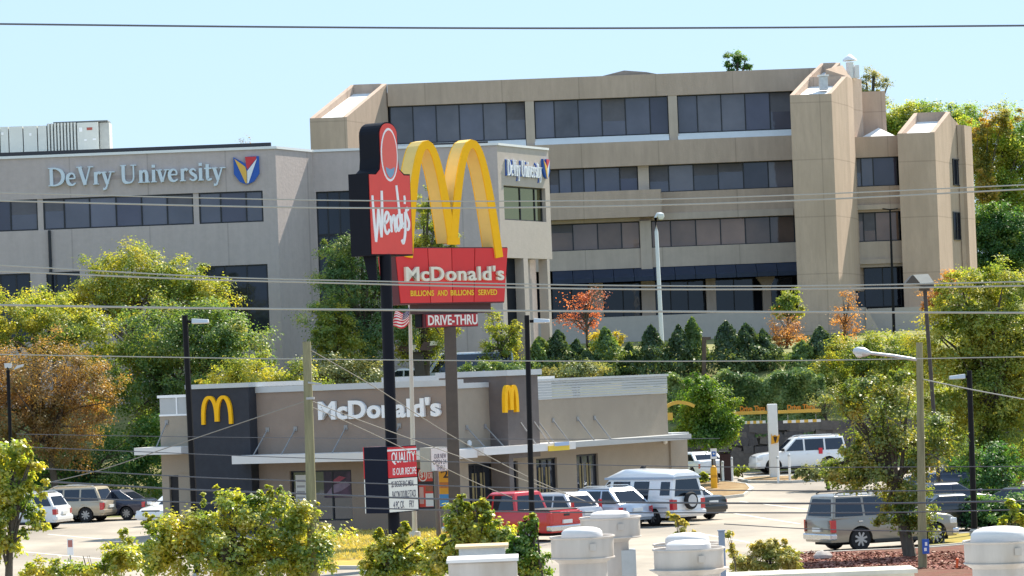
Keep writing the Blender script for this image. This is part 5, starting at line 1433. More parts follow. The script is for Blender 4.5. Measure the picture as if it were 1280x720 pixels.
def car(label, pos, heading, L, W, H, body, pm, kind, group='vehicles parked round the restaurant', wr=0.36, ax=(None, None), belt=None, bed=None, name='parked_car', cat='car', pitch=0.0, extras=(), wins=None):
    """x forward, y left, z up; body is the outline of the lower body from the rear sill up over to the front sill, kind the cabin:
    (x rear belt, x rear roof, x front roof, x front belt, pillars...)"""
    root = thing(name, (0, 0, 0), label, cat, group)
    hw = W / 2
    xf = ax[0]; xr = ax[1]
    ra = wr + 0.06
    # lofted body: stations along the length, rows up the side, rounded in plan, wheel arches cut from below
    hL = max(p[0] for p in body)
    tp = sorted([p for p in body if p[1] >= belt - .32], key=lambda p: p[0])
    tx = [-hL - .01] + [p[0] for p in tp] + [hL + .01]; tz = [tp[0][1]] + [p[1] for p in tp] + [tp[-1][1]]
    st_ = set([-hL, -hL + .04, -hL + .12, -hL + .25, hL - .25, hL - .12, hL - .04, hL])
    for xc_ in (xf, xr):
        for q_ in (1.0, .985, .93, .8, .6, .35, 0): st_.add(round(xc_ + ra * q_, 4)); st_.add(round(xc_ - ra * q_, 4))
    for i in range(25): st_.add(round(-hL + 2 * hL * i / 24, 4))
    st_ = sorted(x for x in st_ if -hL <= x <= hL)
    zsill = min(body[0][1], .34)
    mb = MB(); rows_ = None
    for x in st_:
        zb_ = zsill
        for xc_ in (xf, xr):
            if abs(x - xc_) < ra: zb_ = max(zb_, wr + math.sqrt(max(ra * ra - (x - xc_) ** 2, 0)) * .98)
        e_ = abs(x) / hL
        w_ = hw * (1 - (.13 if x > 0 else .075) * e_ ** 7 - .012 * e_ ** 2)
        zt_x = float(np.interp(x, tx, tz))
        if x in (-hL, hL): zb_ += .06; zt_x -= .07; w_ *= .97
        if zb_ > zt_x - .16: zb_ = zt_x - .16
        lv = [zsill, .44, .58, .72, .88]
        pts = [(0, zb_)]
        for z_ in lv:
            z_ = min(max(z_, zb_), zt_x - .12)
            pts.append((w_ * (1 - .055 * ((z_ - .72) / .42) ** 2 if z_ < .72 else 1 - .03 * ((z_ - .72) / .45) ** 2), z_))
        pts += [(w_ * .965, zt_x - .085), (w_ * .935, zt_x - .03), (w_ * .88, zt_x - .004), (w_ * .5, zt_x + .012), (0, zt_x + .018)]
        ring = [(-y_, z_) for y_, z_ in pts[1:-1]][::-1] + [pts[0]] + pts[1:-1] + [pts[-1]]
        rows_ = len(ring)
        for y_, z_ in ring: mb.v.append(Vector((x, y_, z_)))
    for i in range(len(st_) - 1):
        for j in range(rows_): mb.f.append((i * rows_ + j, i * rows_ + (j + 1) % rows_, (i + 1) * rows_ + (j + 1) % rows_, (i + 1) * rows_ + j))
    mb.f.append(tuple(range(rows_))[::-1]); mb.f.append(tuple((len(st_) - 1) * rows_ + j for j in range(rows_)))
    mb.build('body', pm, root, smooth=True)
    MB().box(body[0][0] + .25, body[-1][0] - .25, -hw + .3, hw - .3, .22, .62).build('underbody', V['well'], root)
    # cabin
    xb, xt, xh, xc, pil, roofz = kind
    wb, wt = hw - .05, hw - .05 - .42 * (roofz - belt) * .55
    zb0 = belt - .06
    n = 5
    def sec(x_lo, x_hi, fr):   # cross-section ring from left sill over the roof to right sill
        pass
    mb = MB()
    c = .10
    ring_lo = [(xb, wb), (xc, wb), (xc, -wb), (xb, -wb)]
    bulge = .07
    lo = [(xb, -wb), (xc - .06, -wb), (xc + bulge, -wb * .5), (xc + bulge, wb * .5), (xc - .06, wb), (xb, wb)]
    hi = [(xt, -wt), (xh, -wt), (xh + bulge, -wt * .5), (xh + bulge, wt * .5), (xh, wt), (xt, wt)]
    zr = roofz - .07
    top = [(lerp(x, (xt + xh) / 2, .10), y * .84) for x, y in hi]
    vs = [(x, y, zb0) for x, y in lo] + [(x, y, zr) for x, y in hi] + [(x, y, roofz) for x, y in top]
    fs = []
    for r_ in (0, 6):
        fs += [(r_ + i, r_ + (i + 1) % 6, r_ + 6 + (i + 1) % 6, r_ + 6 + i) for i in range(6)]
    fs += [tuple(range(12, 18)), tuple(range(5, -1, -1))]
    mb.add(vs, fs)
    cab = mb.build('cabin', pm, root, smooth=True, bevel=.03)
    # side glass
    z0, z1 = belt + .03, zr - .06
    def sp(x, z, sd, off=.012):
        t = (z - zb0) / (zr - zb0)
        return Vector((x, sd * (lerp(wb, wt, t) + off), z))
    def edge(z, front):
        t = (z - zb0) / (zr - zb0)
        return lerp(xc - .06, xh, t) - .10 if front else lerp(xb, xt, t) + .10
    for sd in (-1, 1):
        if wins:
            for q in wins:
                o_ = [sp(x, z, sd) for x, z in q]; i_ = [sp(x, z, sd, -.02) for x, z in q]
                MB().hexa(i_ + o_).build('side_window', V['glass'], root)
            continue
        ps = [None] + list(pil) + [None]
        for i in range(len(ps) - 1):
            a0 = edge(z0, False) if i == 0 else ps[i] + .05
            a1 = edge(z1, False) if i == 0 else ps[i] + .05
            b0 = edge(z0, True) if i == len(ps) - 2 else ps[i + 1] - .05
            b1 = edge(z1, True) if i == len(ps) - 2 else ps[i + 1] - .05
            q = [(a0, z0), (b0, z0), (b1, z1), (a1, z1)]
            o_ = [sp(x, z, sd) for x, z in q]; i_ = [sp(x, z, sd, -.02) for x, z in q]
            MB().hexa(i_ + o_).build('side_window', V['glass'], root)
    # windscreen and rear window
    def endglass(x0_, x1_, off, nm, wlo, whi, za, zb_):
        mb = MB()
        def e(t, y): return Vector((lerp(x0_, x1_, t) + off, y, lerp(zb0, zr, t)))
        t0 = (za - zb0) / (zr - zb0); t1 = (zb_ - zb0) / (zr - zb0)
        q = [e(t0, -wlo), e(t0, wlo), e(t1, whi), e(t1, -whi)]
        b_ = [p - Vector((math.copysign(.03, off), 0, 0)) for p in q]
        MB().hexa(b_ + q).build(nm, V['glass'], root)
    endglass(xc + bulge, xh + bulge, .012, 'windscreen', wb * .5, wt * .5, belt + .02, zr - .05)
    endglass(xb, xt, -.012, 'rear_window', wb * .82, wt * .80, belt + .05, zr - .08)
    if xh - xt > .3 and 'rails' in extras:
        for sd in (-1, 1):
            MB().tube([(xt + .15, sd * wt * .86, roofz + .02), (xt + .3, sd * wt * .86, roofz + .07), (xh - .4, sd * wt * .86, roofz + .07), (xh - .2, sd * wt * .86, roofz + .02)], .022, 5).build('roof_rail', V['plastic'] if 'darkrails' in extras else V['chrome'], root)
    # lamps, bumpers, plates, mirrors, handles
    xR, xF = body[0][0], body[-1][0]
    tz0, tz1 = (belt - .50, belt - .08) if 'vlamp' in extras else (belt - .38, belt - .12)
    if 'tall_lamp' in extras: tz0, tz1 = belt - .22, belt + .30
    for sd in (-1, 1):
        yl = sd * (hw - .19)
        MB().box(xR - .03 if 'tall_lamp' not in extras else xR + .03, xR + (.17 if 'tall_lamp' not in extras else .13), min(yl - sd * (.12 if 'tall_lamp' not in extras else -.03), yl + sd * .140), max(yl - sd * (.12 if 'tall_lamp' not in extras else -.03), yl + sd * .140), tz0, tz1).build('tail_lamp', V['lite'], root, bevel=.015)
        MB().box(xF - .32, xF - .01, min(yl - sd * .22, yl + sd * .135), max(yl - sd * .22, yl + sd * .135), belt - .42, belt - .22).build('head_lamp', V['head'], root, bevel=.04)
        MB().box(lerp(xc, xh, .1) - .05, lerp(xc, xh, .1) + .12, sd * (hw + .02) - .10, sd * (hw + .02) + .10, belt + .02, belt + .19).build('mirror', pm if 'dark_mirror' not in extras else V['plastic'], root, bevel=.04)
        for px_ in ([*pil] or [0])[-2:]:
            MB().box(px_ - .26, px_ - .10, sd * (hw - .005) - .02, sd * (hw - .005) + .02, belt - .17, belt - .13).build('door_handle', V['chrome'] if 'chrome' in extras else pm, root)
        MB().box(xr + ra + .05, xf - ra - .05, sd * (hw - .03) - .05, sd * (hw - .03) + .05, .27, .36).build('sill_trim', V['plastic'], root)
    bm = V['chrome'] if 'chrome' in extras else pm
    MB().box(xR - .09, xR + .2, -hw + .04, hw - .04, .40, .62).build('rear_bumper', bm, root, bevel=.05)
    MB().box(xF - .2, xF + .07, -hw + .05, hw - .05, .36, .60).build('front_bumper', bm, root, bevel=.06)
    MB().box(xF - .05, xF + .02, -.5, .5, .64, belt - .20).build('grille', V['plastic'], root)
    MB().box(xR - .1, xR - .005, -.26, .26, .68, .82).build('number_plate', V['plate'], root)
    # wheels
    for xw in (xf, xr):
        for sd in (-1, 1):
            w = MB().lathe([(wr * .62, .0), (wr * .94, .0), (wr, .05), (wr, .18), (wr * .94, .23), (wr * .62, .23)], (xw, sd * (hw - .02) if sd < 0 else hw - .02, wr), 20, axis='y')
            if sd < 0:
                w = MB().lathe([(wr * .62, -.23), (wr * .94, -.23), (wr, -.18), (wr, -.05), (wr * .94, .0), (wr * .62, .0)], (xw, -hw + .02, wr), 20, axis='y')
            wo = w.build('wheel', V['tyre'], root, True)
            yy = sd * (hw - .035)
            rm = MB()
            ns = 8
            rr0 = wr * .66
            rm.lathe([(rr0 * .86, -.01), (rr0, -.015), (rr0, .015), (rr0 * .86, .01)], (xw, yy, wr), 20, axis='y')
            rm.lathe([(rr0 * .02, -.02), (rr0 * .26, -.02), (rr0 * .26, .02), (rr0 * .02, .02)], (xw, yy, wr), 10, axis='y')
            for i in range(ns):
                t = 2 * math.pi * i / ns + .3
                d_ = Vector((math.cos(t), 0, math.sin(t))); e_ = Vector((-math.sin(t), 0, math.cos(t))) * .035
                c0 = Vector((xw, yy, wr)) + d_ * rr0 * .2; c1 = Vector((xw, yy, wr)) + d_ * rr0 * .92
                o1 = Vector((0, .018, 0))
                rm.hexa([c0 - e_ - o1, c0 + e_ - o1, c0 + e_ + o1, c0 - e_ + o1, c1 - e_ - o1, c1 + e_ - o1, c1 + e_ + o1, c1 - e_ + o1])
            rm.build('rim', V['rim'], wo, True)
            MB().lathe([(.01, -.01), (rr0, -.01), (rr0, .01), (.01, .01)], (xw, yy - sd * .035, wr), 16, axis='y').build('brake_disc', V['disc'], wo)
    root.location = pos
    root.rotation_euler = (0, pitch, math.atan2(heading[1], heading[0]))
    return root

def place(px, py, Y=None):        # ground point under a photo pixel
    g = gp(px, py); return (g[0], g[1], zt(*g) + 0.006)

def suv_body(L, belt, hood, nose=.12):
    h = L / 2
    return [(-h + .03, .32), (-h, .55), (-h + .03, belt), (-h + .10, belt + .02), (h - 1.42, belt + .03), (h - .95, hood + .02), (h - .3, hood - .05), (h - .05, hood - .20), (h, .60), (h - .05, .30)]
def sedan_body(L, belt, hood, deck):
    h = L / 2
    return [(-h + .05, .30), (-h, .58), (-h + .06, deck - .06), (-h + .25, deck), (-h + .75, deck + .01), (-h + 1.0, belt), (h - 1.5, belt), (h - 1.3, belt - .01), (h - .45, hood - .07), (h - .08, hood - .24), (h, .55), (h - .06, .28)]
silver = paint('silver', (0.50, 0.52, 0.56), .25); white_p = paint('white', (0.78, 0.79, 0.80)); gold = paint('champagne', (0.42, 0.36, 0.27), .25)
navyp = paint('navy', (0.012, 0.016, 0.045), .1); redp = paint('red', (0.52, 0.012, 0.018)); blackp = paint('black', (0.01, 0.011, 0.014)); pewter = paint('pewter', (0.27, 0.245, 0.205), .3); bluep = paint('steel_blue', (0.45, 0.52, 0.62), .3)
grp = 'cars in the restaurant lot'
nw = Vector((-0.69, 0.72, 0))     # nose towards the restaurant wall
lf = Vector((-0.95, 0.30, 0))
# left of the restaurant
def suv(label, pos, hd, pmt, L=4.85, W=1.9, H=1.75, belt=1.06, hood=1.02, ex=('rails',), wr=.36, rear=.35, **kw):
    h = L / 2
    return car(label, pos, hd, L, W, H, suv_body(L, belt, hood), pmt, (-h + .10, -h + rear + .10, h - 2.15, h - 1.30, [-h + 1.25, -h + 2.15], H), grp, wr, (h - .92, -h + .95), belt, extras=ex, **kw)
def sedan(label, pos, hd, pmt, L=4.75, W=1.82, H=1.45, belt=.96, hood=.92, deck=1.02, ex=(), **kw):
    h = L / 2
    return car(label, pos, hd, L, W, H, sedan_body(L, belt, hood, deck), pmt, (-h + .55, -h + 1.35, h - 2.15, h - 1.25, [h - 2.55], H), grp, .33, (h - .95, -h + 1.0), belt, extras=ex, **kw)
suv('white crossover with a red tail lamp at the left edge of the lot', place(24, 662), lf, white_p, L=4.7, H=1.68)
suv('champagne minivan parked behind the white crossover', place(80, 653), lf, gold, L=5.1, W=1.95, H=1.74, belt=1.02, hood=.98, ex=('rails', 'vlamp'))
sedan('dark navy car beyond the champagne minivan', place(137, 650), lf, navyp, L=4.6, H=1.5, belt=1.0)
sedan('white sedan half hidden by the left end of the restaurant', place(225, 655), (-0.5, -0.87, 0), white_p, L=4.8, H=1.45)
# right of the restaurant, noses to the wall
def pickup(label, pos, hd, pmt, L=5.8, W=1.98, H=1.9):
    h = L / 2; belt = 1.18
    body = [(-h + .02, .50), (-h, .70), (-h + .02, belt - .01), (-h + .10, belt), (h - 1.75, belt), (h - 1.5, belt), (h - .3, belt - .10), (h - .04, belt - .22), (h, .62), (h - .05, .34)]
    r_ = car(label, pos, hd, L, W, H, body, pmt, (-h + 1.75, -h + 1.95, h - 2.45, h - 1.65, [-h + 3.0], H), grp, .40, (h - 1.0, -h + 1.15), belt, name='pickup_truck', cat='pickup', extras=('vlamp', 'chrome'))
    sub = ORG[r_.name]
    MB().box(-h + .12, -h + 1.72, -W / 2 + .12, W / 2 - .12, belt + .002, belt + .05).build('bed_cover', V['plastic'], r_, bevel=.02)
    MB().box(-h - .02, -h + .01, -.78, .78, .72, belt - .05).build('tailgate', pmt, r_, bevel=.015)
    MB().box(-h - .035, -h - .015, -.16, .16, belt - .22, belt - .14).build('gate_handle', V['plastic'], r_)
    return r_
pickup('bright red crew cab pickup truck behind the shrubs', place(640, 676), (-0.74, 0.67, 0), redp, L=5.7)
suv('pale silver hatchback with tall red tail lamps next to the red pickup', place(688, 664), nw, silver, L=4.5, W=1.8, H=1.58, belt=.96, hood=.93, ex=('tall_lamp',), wr=.33, rear=.55)
suv('light blue-grey crossover between the hatchback and the white van', place(746, 660), nw, bluep, L=4.75, W=1.9, H=1.66, belt=1.0, hood=.98, rear=.75)
sedan('dark sedan parked beyond the white van', place(842, 650), nw, blackp, L=4.7, H=1.46)
# conversion van
def conversion_van(label, pos, hd):
    L, W = 5.5, 2.02; h = L / 2
    belt = 1.15
    body = [(-h + .02, .42), (-h, .6), (-h + .02, belt), (-h + .06, belt + .02), (h - 1.15, belt + .02), (h - .95, belt), (h - .25, belt - .12), (h - .05, belt - .25), (h, .62), (h - .05, .36)]
    r_ = car(label, pos, hd, L, W, 2.02, body, white_p, (-h + .03, -h + .12, h - 1.75, h - 1.0, [-h + 1.55, -h + 3.0], 2.02), grp, .37, (h - .95, -h + 1.15), belt, name='camper_van', cat='van', extras=('vlamp',), wins=[[(h - 1.78, 1.22), (h - 1.22, 1.22), (h - 1.72, 1.82), (h - 1.85, 1.82)], [(h - 3.0, 1.12), (h - 2.0, 1.12), (h - 2.02, 1.82), (h - 2.98, 1.82)], [(h - 4.1, 1.0), (h - 3.2, 1.0), (h - 3.22, 1.82), (h - 4.08, 1.82)], [(h - 5.3, 1.25), (h - 4.75, 1.25), (h - 4.75, 1.8), (h - 5.25, 1.8)]])
    # raised roof
    ht = [(-h + .08, 2.0), (-h + .12, 2.14), (-h + .5, 2.25), (0.2, 2.32), (h - 2.3, 2.29), (h - 1.6, 2.04), (h - 1.55, 1.98)]
    hw = W / 2 - .24
    mb = MB(); kk_ = len(ht)
    for y, sc in ((-hw, 0.0), (-hw + .04, .55), (-hw + .22, 1.0), (hw - .22, 1.0), (hw - .04, .55), (hw, 0.0)):
        for x, z in ht: mb.v.append(Vector((x, y, 1.96 + (z - 1.96) * sc)))
    for i in range(5):
        for j in range(kk_): mb.f.append((i * kk_ + j, i * kk_ + (j + 1) % kk_, (i + 1) * kk_ + (j + 1) % kk_, (i + 1) * kk_ + j))
    mb.f.append(tuple(range(kk_))); mb.f.append(tuple(5 * kk_ + j for j in range(kk_))[::-1])
    mb.build('raised_roof', white_p, r_, True)
    MB().box(-h + .06, h - 1.5, -W / 2 + .19, W / 2 - .19, 1.90, 1.985).build('roof_band', mat('van_band', (0.35, 0.42, 0.52), .4, .05), r_)
    MB().hexa([(0.1, -.45, 2.27), (0.35, -.45, 2.27), (0.35, -.3, 2.27), (0.1, -.3, 2.27), (0.02, -.45, 2.43), (0.15, -.45, 2.43), (0.15, -.3, 2.43), (0.02, -.3, 2.43)]).build('roof_vent', V['plastic'], r_)
    for sd in (-1, 1):
        MB().box(-h + 1.75, h - 1.55, min(sd * (W / 2 - .1), sd * (W / 2 + .12)), max(sd * (W / 2 - .1), sd * (W / 2 + .12)), .30, .38).build('running_board', V['chrome'], r_)
        MB().box(-h + .3, h - .4, min(sd * (W / 2 - .02), sd * (W / 2 + .006)), max(sd * (W / 2 - .02), sd * (W / 2 + .006)), .72, .78).build('side_stripe', mat('van_stripe', (0.42, 0.44, 0.48), .4, .05), r_)
    sw = MB().lathe([(.20, -.09), (.33, -.09), (.36, -.05), (.36, .05), (.33, .09), (.20, .09)], (0, 0, 0), 20, axis='y')
    sw.v = [Vector((-h - .17 + v.y, v.x + .05, v.z + 1.0)) for v in sw.v]
    so = sw.build('spare_wheel', V['tyre'], r_, True)
    cv = MB().lathe([(.02, -.11), (.25, -.10), (.25, .10), (.02, .11)], (0, 0, 0), 18, axis='y')
    cv.v = [Vector((-h - .17 + v.y, v.x + .05, v.z + 1.0)) for v in cv.v]
    cv.build('wheel_cover', mat('cover_grey', (0.55, 0.55, 0.55), .5, .1), so, True)
    return r_
conversion_van('white high-roof camper van with a spare wheel on its back', place(802, 656), nw)
sedan('white sedan leaving behind the rear corner of the restaurant', (9.6, 194.5, zt(9.6, 194.5) + .006), (-0.35, .94, 0), white_p, L=4.8)
# white drive-through truck, silver one on the right
def big_suv(label, pos, hd, pmt, ex, L=5.15, W=2.02, H=1.93):
    h = L / 2; belt = 1.16
    return car(label, pos, hd, L, W, H, suv_body(L, belt, 1.13), pmt, (-h + .07, -h + .22, h - 2.25, h - 1.42, [-h + 1.3, -h + 2.45], H), grp, .40, (h - .95, -h + 1.12), belt, extras=ex, name='parked_suv', cat='suv')
bs_ = big_suv('white full-size SUV waiting in the drive through lane', (15.3, 197.2, zt(15.3, 197.2) + .006), (-0.985, -0.17, 0), white_p, ('rails', 'dark_mirror'))
MB().box(-1.12, -.90, 1.006, 1.02, .98, 1.3).build('red_sticker', mat('sticker_red', (0.6, 0.03, 0.05), .5, .05), bs_)
big_suv('pewter full-size SUV with alloy wheels parked by the mulch bed', place(1103, 685), (0.91, 0.41, 0), pewter, ('rails', 'vlamp', 'darkrails', 'chrome'), L=5.0)
# far right, half hidden under the trees
sedan('black coupe beside the nose of the pewter SUV', place(1190, 664), (0.9, 0.43, 0), blackp, L=4.7, H=1.4)
sedan('dark blue sedan behind the black coupe', place(1183, 648), (0.9, 0.43, 0), navyp, L=4.7, H=1.45)
pickup('dark blue pickup truck far back under the right tree', place(1205, 622), (-0.97, 0.2, 0), paint('deep_blue', (0.02, 0.04, 0.10), .1), L=5.5)
sedan('black sedan at the right edge of the lot', place(1265, 656), (-0.95, 0.3, 0), blackp, L=4.7, H=1.42)
# vehicles on the upper car park behind the hedge
def up(px, py, Y): p = at(px, py, Y); return (p.x, Y, zt(p.x, Y) + .02)
def box_van(label, pos, hd, pmt):
    L, W = 6.0, 2.1; h = L / 2; belt = 1.35
    body = [(-h + .02, .42), (-h, .6), (-h + .02, belt), (-h + .06, belt + .02), (h - 1.0, belt + .02), (h - .8, belt - .05), (h - .25, belt - .3), (h - .05, belt - .45), (h, .62), (h - .05, .36)]
    return car(label, pos, hd, L, W, 2.5, body, pmt, (-h + .03, -h + .1, h - 1.7, h - .85, [-h + 3.8], 2.5), 'vehicles on the upper car park', .38, (h - .95, -h + 1.25), belt, name='panel_van', cat='van', extras=('vlamp',))
box_van('tall pale blue panel van on the upper car park left of the conifers', up(578, 455, 210.5), (-0.98, -.1, 0), bluep)
sedan('white car on the bank behind the restaurant roof', up(505, 470, 212), (-0.98, .2, 0), white_p)

# ------------------------------------------------------------------ foreground roof and its vents
zr_ = 2.75
fb = thing('shop_building', (0, 46, 0), 'low shop whose flat roof edge shows at the bottom of the picture', 'building')
MB().box(-16, 14, 40, 52, 0, zr_).build('wall', mat('shop_stucco', (0.42, 0.39, 0.34), .9, .08), fb)
MB().box(-16.1, 14.1, 39.9, 52.1, zr_ + .004, zr_ + .12).build('roof', mat('shop_roof', (0.60, 0.59, 0.57), .8, .12, 1.0), fb)
p0, p1 = at(903, 712, 52.0), at(1135, 708, 52.0)
zc_ = at(1020, 711.5, 52).z
MB().box(p0.x, p1.x, 51.2, 52.0, zr_ + .13, zc_ - .06).build('parapet', mat('parapet_cream', (0.55, 0.52, 0.43), .9, .12, 3), fb)
MB().box(p0.x - .04, p1.x + .04, 51.1, 52.1, zc_ - .058, zc_).build('parapet_cap', mat('cap_cream', (0.50, 0.47, 0.39), .8, .15, 3), fb)
vm = mat('vent_white', (0.52, 0.47, 0.425), .6, .09, 3.0, spec=.35, stain=(0.42, 0.36, 0.30), stain_scale=2.2, stretch=(1, 1, .35), streak=.16)
vd = mat('vent_dome', (0.66, 0.63, 0.61), .5, .06, 2); vgal = mat('vent_galvanised', (0.40, 0.43, 0.45), .5, .12, 5, metal=.3)
def vent(label, x, ytop, Y, w, drum_h, dome_w, dome_h, neck_w, neck_h=None, base=None):
    k = mpp(Y); c = at(x, ytop, Y)
    t = thing('exhaust_vent', (c.x, Y, zr_ + .12), label, 'vent', 'exhaust vents on the shop roof')
    r = w * k / 2; h = drum_h * k; z1 = c.z; z0 = z1 - h
    b = zr_ + .121
    rn = neck_w * k / 2
    MB().lathe([(rn, b), (rn, z0 - .05), (rn * 1.08, z0 - .03), (rn * 1.3, z0 + .02)], (c.x, Y, 0), 28).build('neck', vm, t, True)
    MB().lathe([(r * .55, z0 - .002), (r * .93, z0), (r * .965, z0 + h * .12), (r * .97, z1 - h * .12), (r, z1 - h * .08), (r * 1.02, z1 - .015), (r * 1.0, z1), (r * .94, z1 - .005), (r * .93, z1 - h * .45), (r * .5, z1 - h * .5)], (c.x, Y, 0), 40).build('drum', vm, t, True)
    rd = dome_w * k / 2; hd_ = dome_h * k
    MB().lathe([(rd, z1 - h * .35), (rd, z1 - .01), (rd * .97, z1 + hd_ * .45), (rd * .86, z1 + hd_ * .72), (rd * .6, z1 + hd_ * .92), (rd * .25, z1 + hd_ * .99), (.01, z1 + hd_)], (c.x, Y, 0), 36).build('dome', vd, t, True)
    MB().lathe([(r * .985, z0 + h * .02), (r * 1.0, z0 + h * .05), (r * .985, z0 + h * .09)], (c.x, Y, 0), 40).build('seam_ring', vm, t, True)
    if base:
        bx0, bx1, by = base
        a_, b_ = at(bx0, by, Y), at(bx1, by, Y)
        MB().box(a_.x, b_.x, Y - (b_.x - a_.x) / 2, Y + (b_.x - a_.x) / 2, zr_ + .121, a_.z).build('curb', vgal, t)
    for i in range(3):
        tt = R(-90 + 28 * (i - 1) + 18)
        MB().box(c.x + r * math.cos(tt) - .04, c.x + r * math.cos(tt) + .04, Y + r * math.sin(tt) - .02, Y + r * math.sin(tt) + .0, z0 + h * .4, z0 + h * .7).build('rivet_plate', vm, t) if i == 1 else None
    return t
vent('white drum vent nearest the red pickup, third from the left', 762.5, 645.5, 48.6, 77, 27, 50, 7.5, 44, base=(757, 794, 688))
vent('white drum vent below the red pickup, second from the left', 727.5, 669.5, 46.5, 81, 29, 52, 11, 60)
vent('broad white drum vent at the bottom of the picture beside the weeds', 860.5, 684.5, 45.5, 90, 28, 57, 10, 78)
vent('white drum vent just behind the broad one beside the weeds', 859, 678.5, 48.0, 86, 26, 56, 13, 60)
vent('large white drum vent with a high dome in the bottom right corner', 1251, 674.5, 44.0, 95, 30, 76, 17, 74)
# cut-off hood vent at bottom centre with a low box behind it
t = thing('exhaust_hood', (at(603, 700, 46).x, 46, zr_ + .12), 'square grey-white exhaust hood at the bottom centre among the shrubs', 'vent', 'exhaust vents on the shop roof')
a_, b_ = at(559, 697, 46), at(648, 694, 46)
MB().box(a_.x + .02, b_.x - .02, 45.5, 46.4, zr_ + .125, at(603, 696, 46).z - .04).build('hood', vm, t, bevel=.02)
MB().box(a_.x, b_.x, 45.45, 46.45, at(603, 696, 46).z - .04, at(603, 696, 46).z).build('rim', vd, t)
t = thing('roof_curb', (at(602, 690, 49).x, 49, zr_ + .12), 'low galvanised roof box with a tan lid behind the square hood', 'vent')
a_, b_ = at(574, 686, 49), at(631, 684, 49)
MB().box(a_.x, b_.x, 48.7, 49.4, zr_ + .125, at(602, 684, 49).z).build('box', vgal, t)
MB().box(a_.x - .05, b_.x + .05, 48.65, 49.45, at(602, 684, 49).z + .003, at(602, 681, 49).z).build('lid', mat('lid_tan', (0.55, 0.42, 0.24), .7, .1), t)
t = thing('roof_conduit', (at(902, 672, 47).x, 47.2, zr_ + .12), 'small blue-grey conduit stub beside the broad drum vent', 'pipe')
c = at(902, 672, 47.2)
MB().box(c.x - .04, c.x + .04, 47.16, 47.24, zr_ + .121, at(902, 664, 47.2).z).build('stub', mat('conduit_blue', (0.16, 0.20, 0.27), .5, .1), t)
MB().box(c.x - .05, c.x + .05, 47.15, 47.25, at(902, 664, 47.2).z + .002, at(902, 662.5, 47.2).z).build('cap', mat('conduit_blue', (0.16, 0.20, 0.27), .5), t)
# bits along the mulch
for x, y, w, h, lb, c, nm in ((787, 0, 0, 0, '', None, ''),): pass
g = gp(1196, 715); t = thing('marker_stake', (g[0], g[1], .11), 'short orange marker stake in the red mulch', 'stake')
MB().tube([(g[0], g[1], .11), (g[0] + .03, g[1], .35)], .04, 6).build('stake', mat('stake_orange', (0.75, 0.12, 0.03), .6, .05), t)
MB().lathe([(.05, 0), (.05, .05), (.01, .07)], (g[0] + .03, g[1], .35), 8).build('tip', mat('stake_orange', (0.75, 0.12, 0.03), .6), t)
g = gp(1029, 703); t = thing('landscape_rock', (g[0], g[1], .11), 'small pale rock lying in the red mulch', 'rock')
mb = MB(); mb.lathe([(.05, -.03), (.28, .02), (.30, .12), (.18, .24), (.03, .27)], (g[0], g[1], .11), 9)
for v in mb.v: v += Vector((random.uniform(-.03, .03), random.uniform(-.03, .03), random.uniform(-.02, .02)))
tag(mb.build('stone', mat('rock_pale', (0.42, 0.38, 0.36), .9, .2, 4), t, True))
g = gp(1165, 682); t = thing('utility_box', (g[0], g[1], .006), 'squat tan concrete utility box at the nose of the pewter SUV', 'box')
a_, b_ = at(1158, 682, g[1]), at(1180, 681, g[1])
MB().box(a_.x, b_.x, g[1] - .3, g[1] + .4, .006, at(1168, 661, g[1]).z).build('box', mat('box_concrete', (0.36, 0.33, 0.28), .9, .1, 3), t, bevel=.03)
MB().box(a_.x - .04, b_.x + .04, g[1] - .34, g[1] + .44, at(1168, 661, g[1]).z + .002, at(1168, 659.5, g[1]).z).build('lid', mat('box_concrete', (0.36, 0.33, 0.28), .9), t)
g = gp(149, 705); t = thing('meter_box', (g[0], g[1], .006), 'small grey cabinet among the shrubs at the lower left', 'box')
a_, b_ = at(141, 690, g[1]), at(158, 690, g[1])
MB().box(a_.x, b_.x, g[1] - .2, g[1] + .2, .006, at(150, 680, g[1]).z).build('cabinet', mat('box_grey', (0.36, 0.34, 0.31), .8, .1, 3), t, bevel=.02)
MB().box(a_.x - .05, b_.x + .05, g[1] - .25, g[1] + .25, at(150, 680, g[1]).z + .002, at(150, 677, g[1]).z).build('lid', mat('box_lid', (0.2, 0.19, 0.18), .8, .1, 3), t)
g = gp(88, 712); t = thing('parking_sign', (g[0], g[1], .006), 'small red and white sign on a thin post at the lower left', 'sign')
p_ = at(88, 682, g[1])
MB().tube([(g[0], g[1], 0), (p_.x, g[1], p_.z + .1)], .03, 6).build('post', K['steel'], t)
MB().box(p_.x - .11, p_.x + .11, g[1] - .05, g[1] - .03, p_.z - .35, p_.z + .25).build('plate', wht, t)
MB().box(p_.x - .08, p_.x + .08, g[1] - .06, g[1] - .052, p_.z - .05, p_.z + .2).build('red_field', mat('faded_red', (0.42, 0.17, 0.14), .6, .1), t)

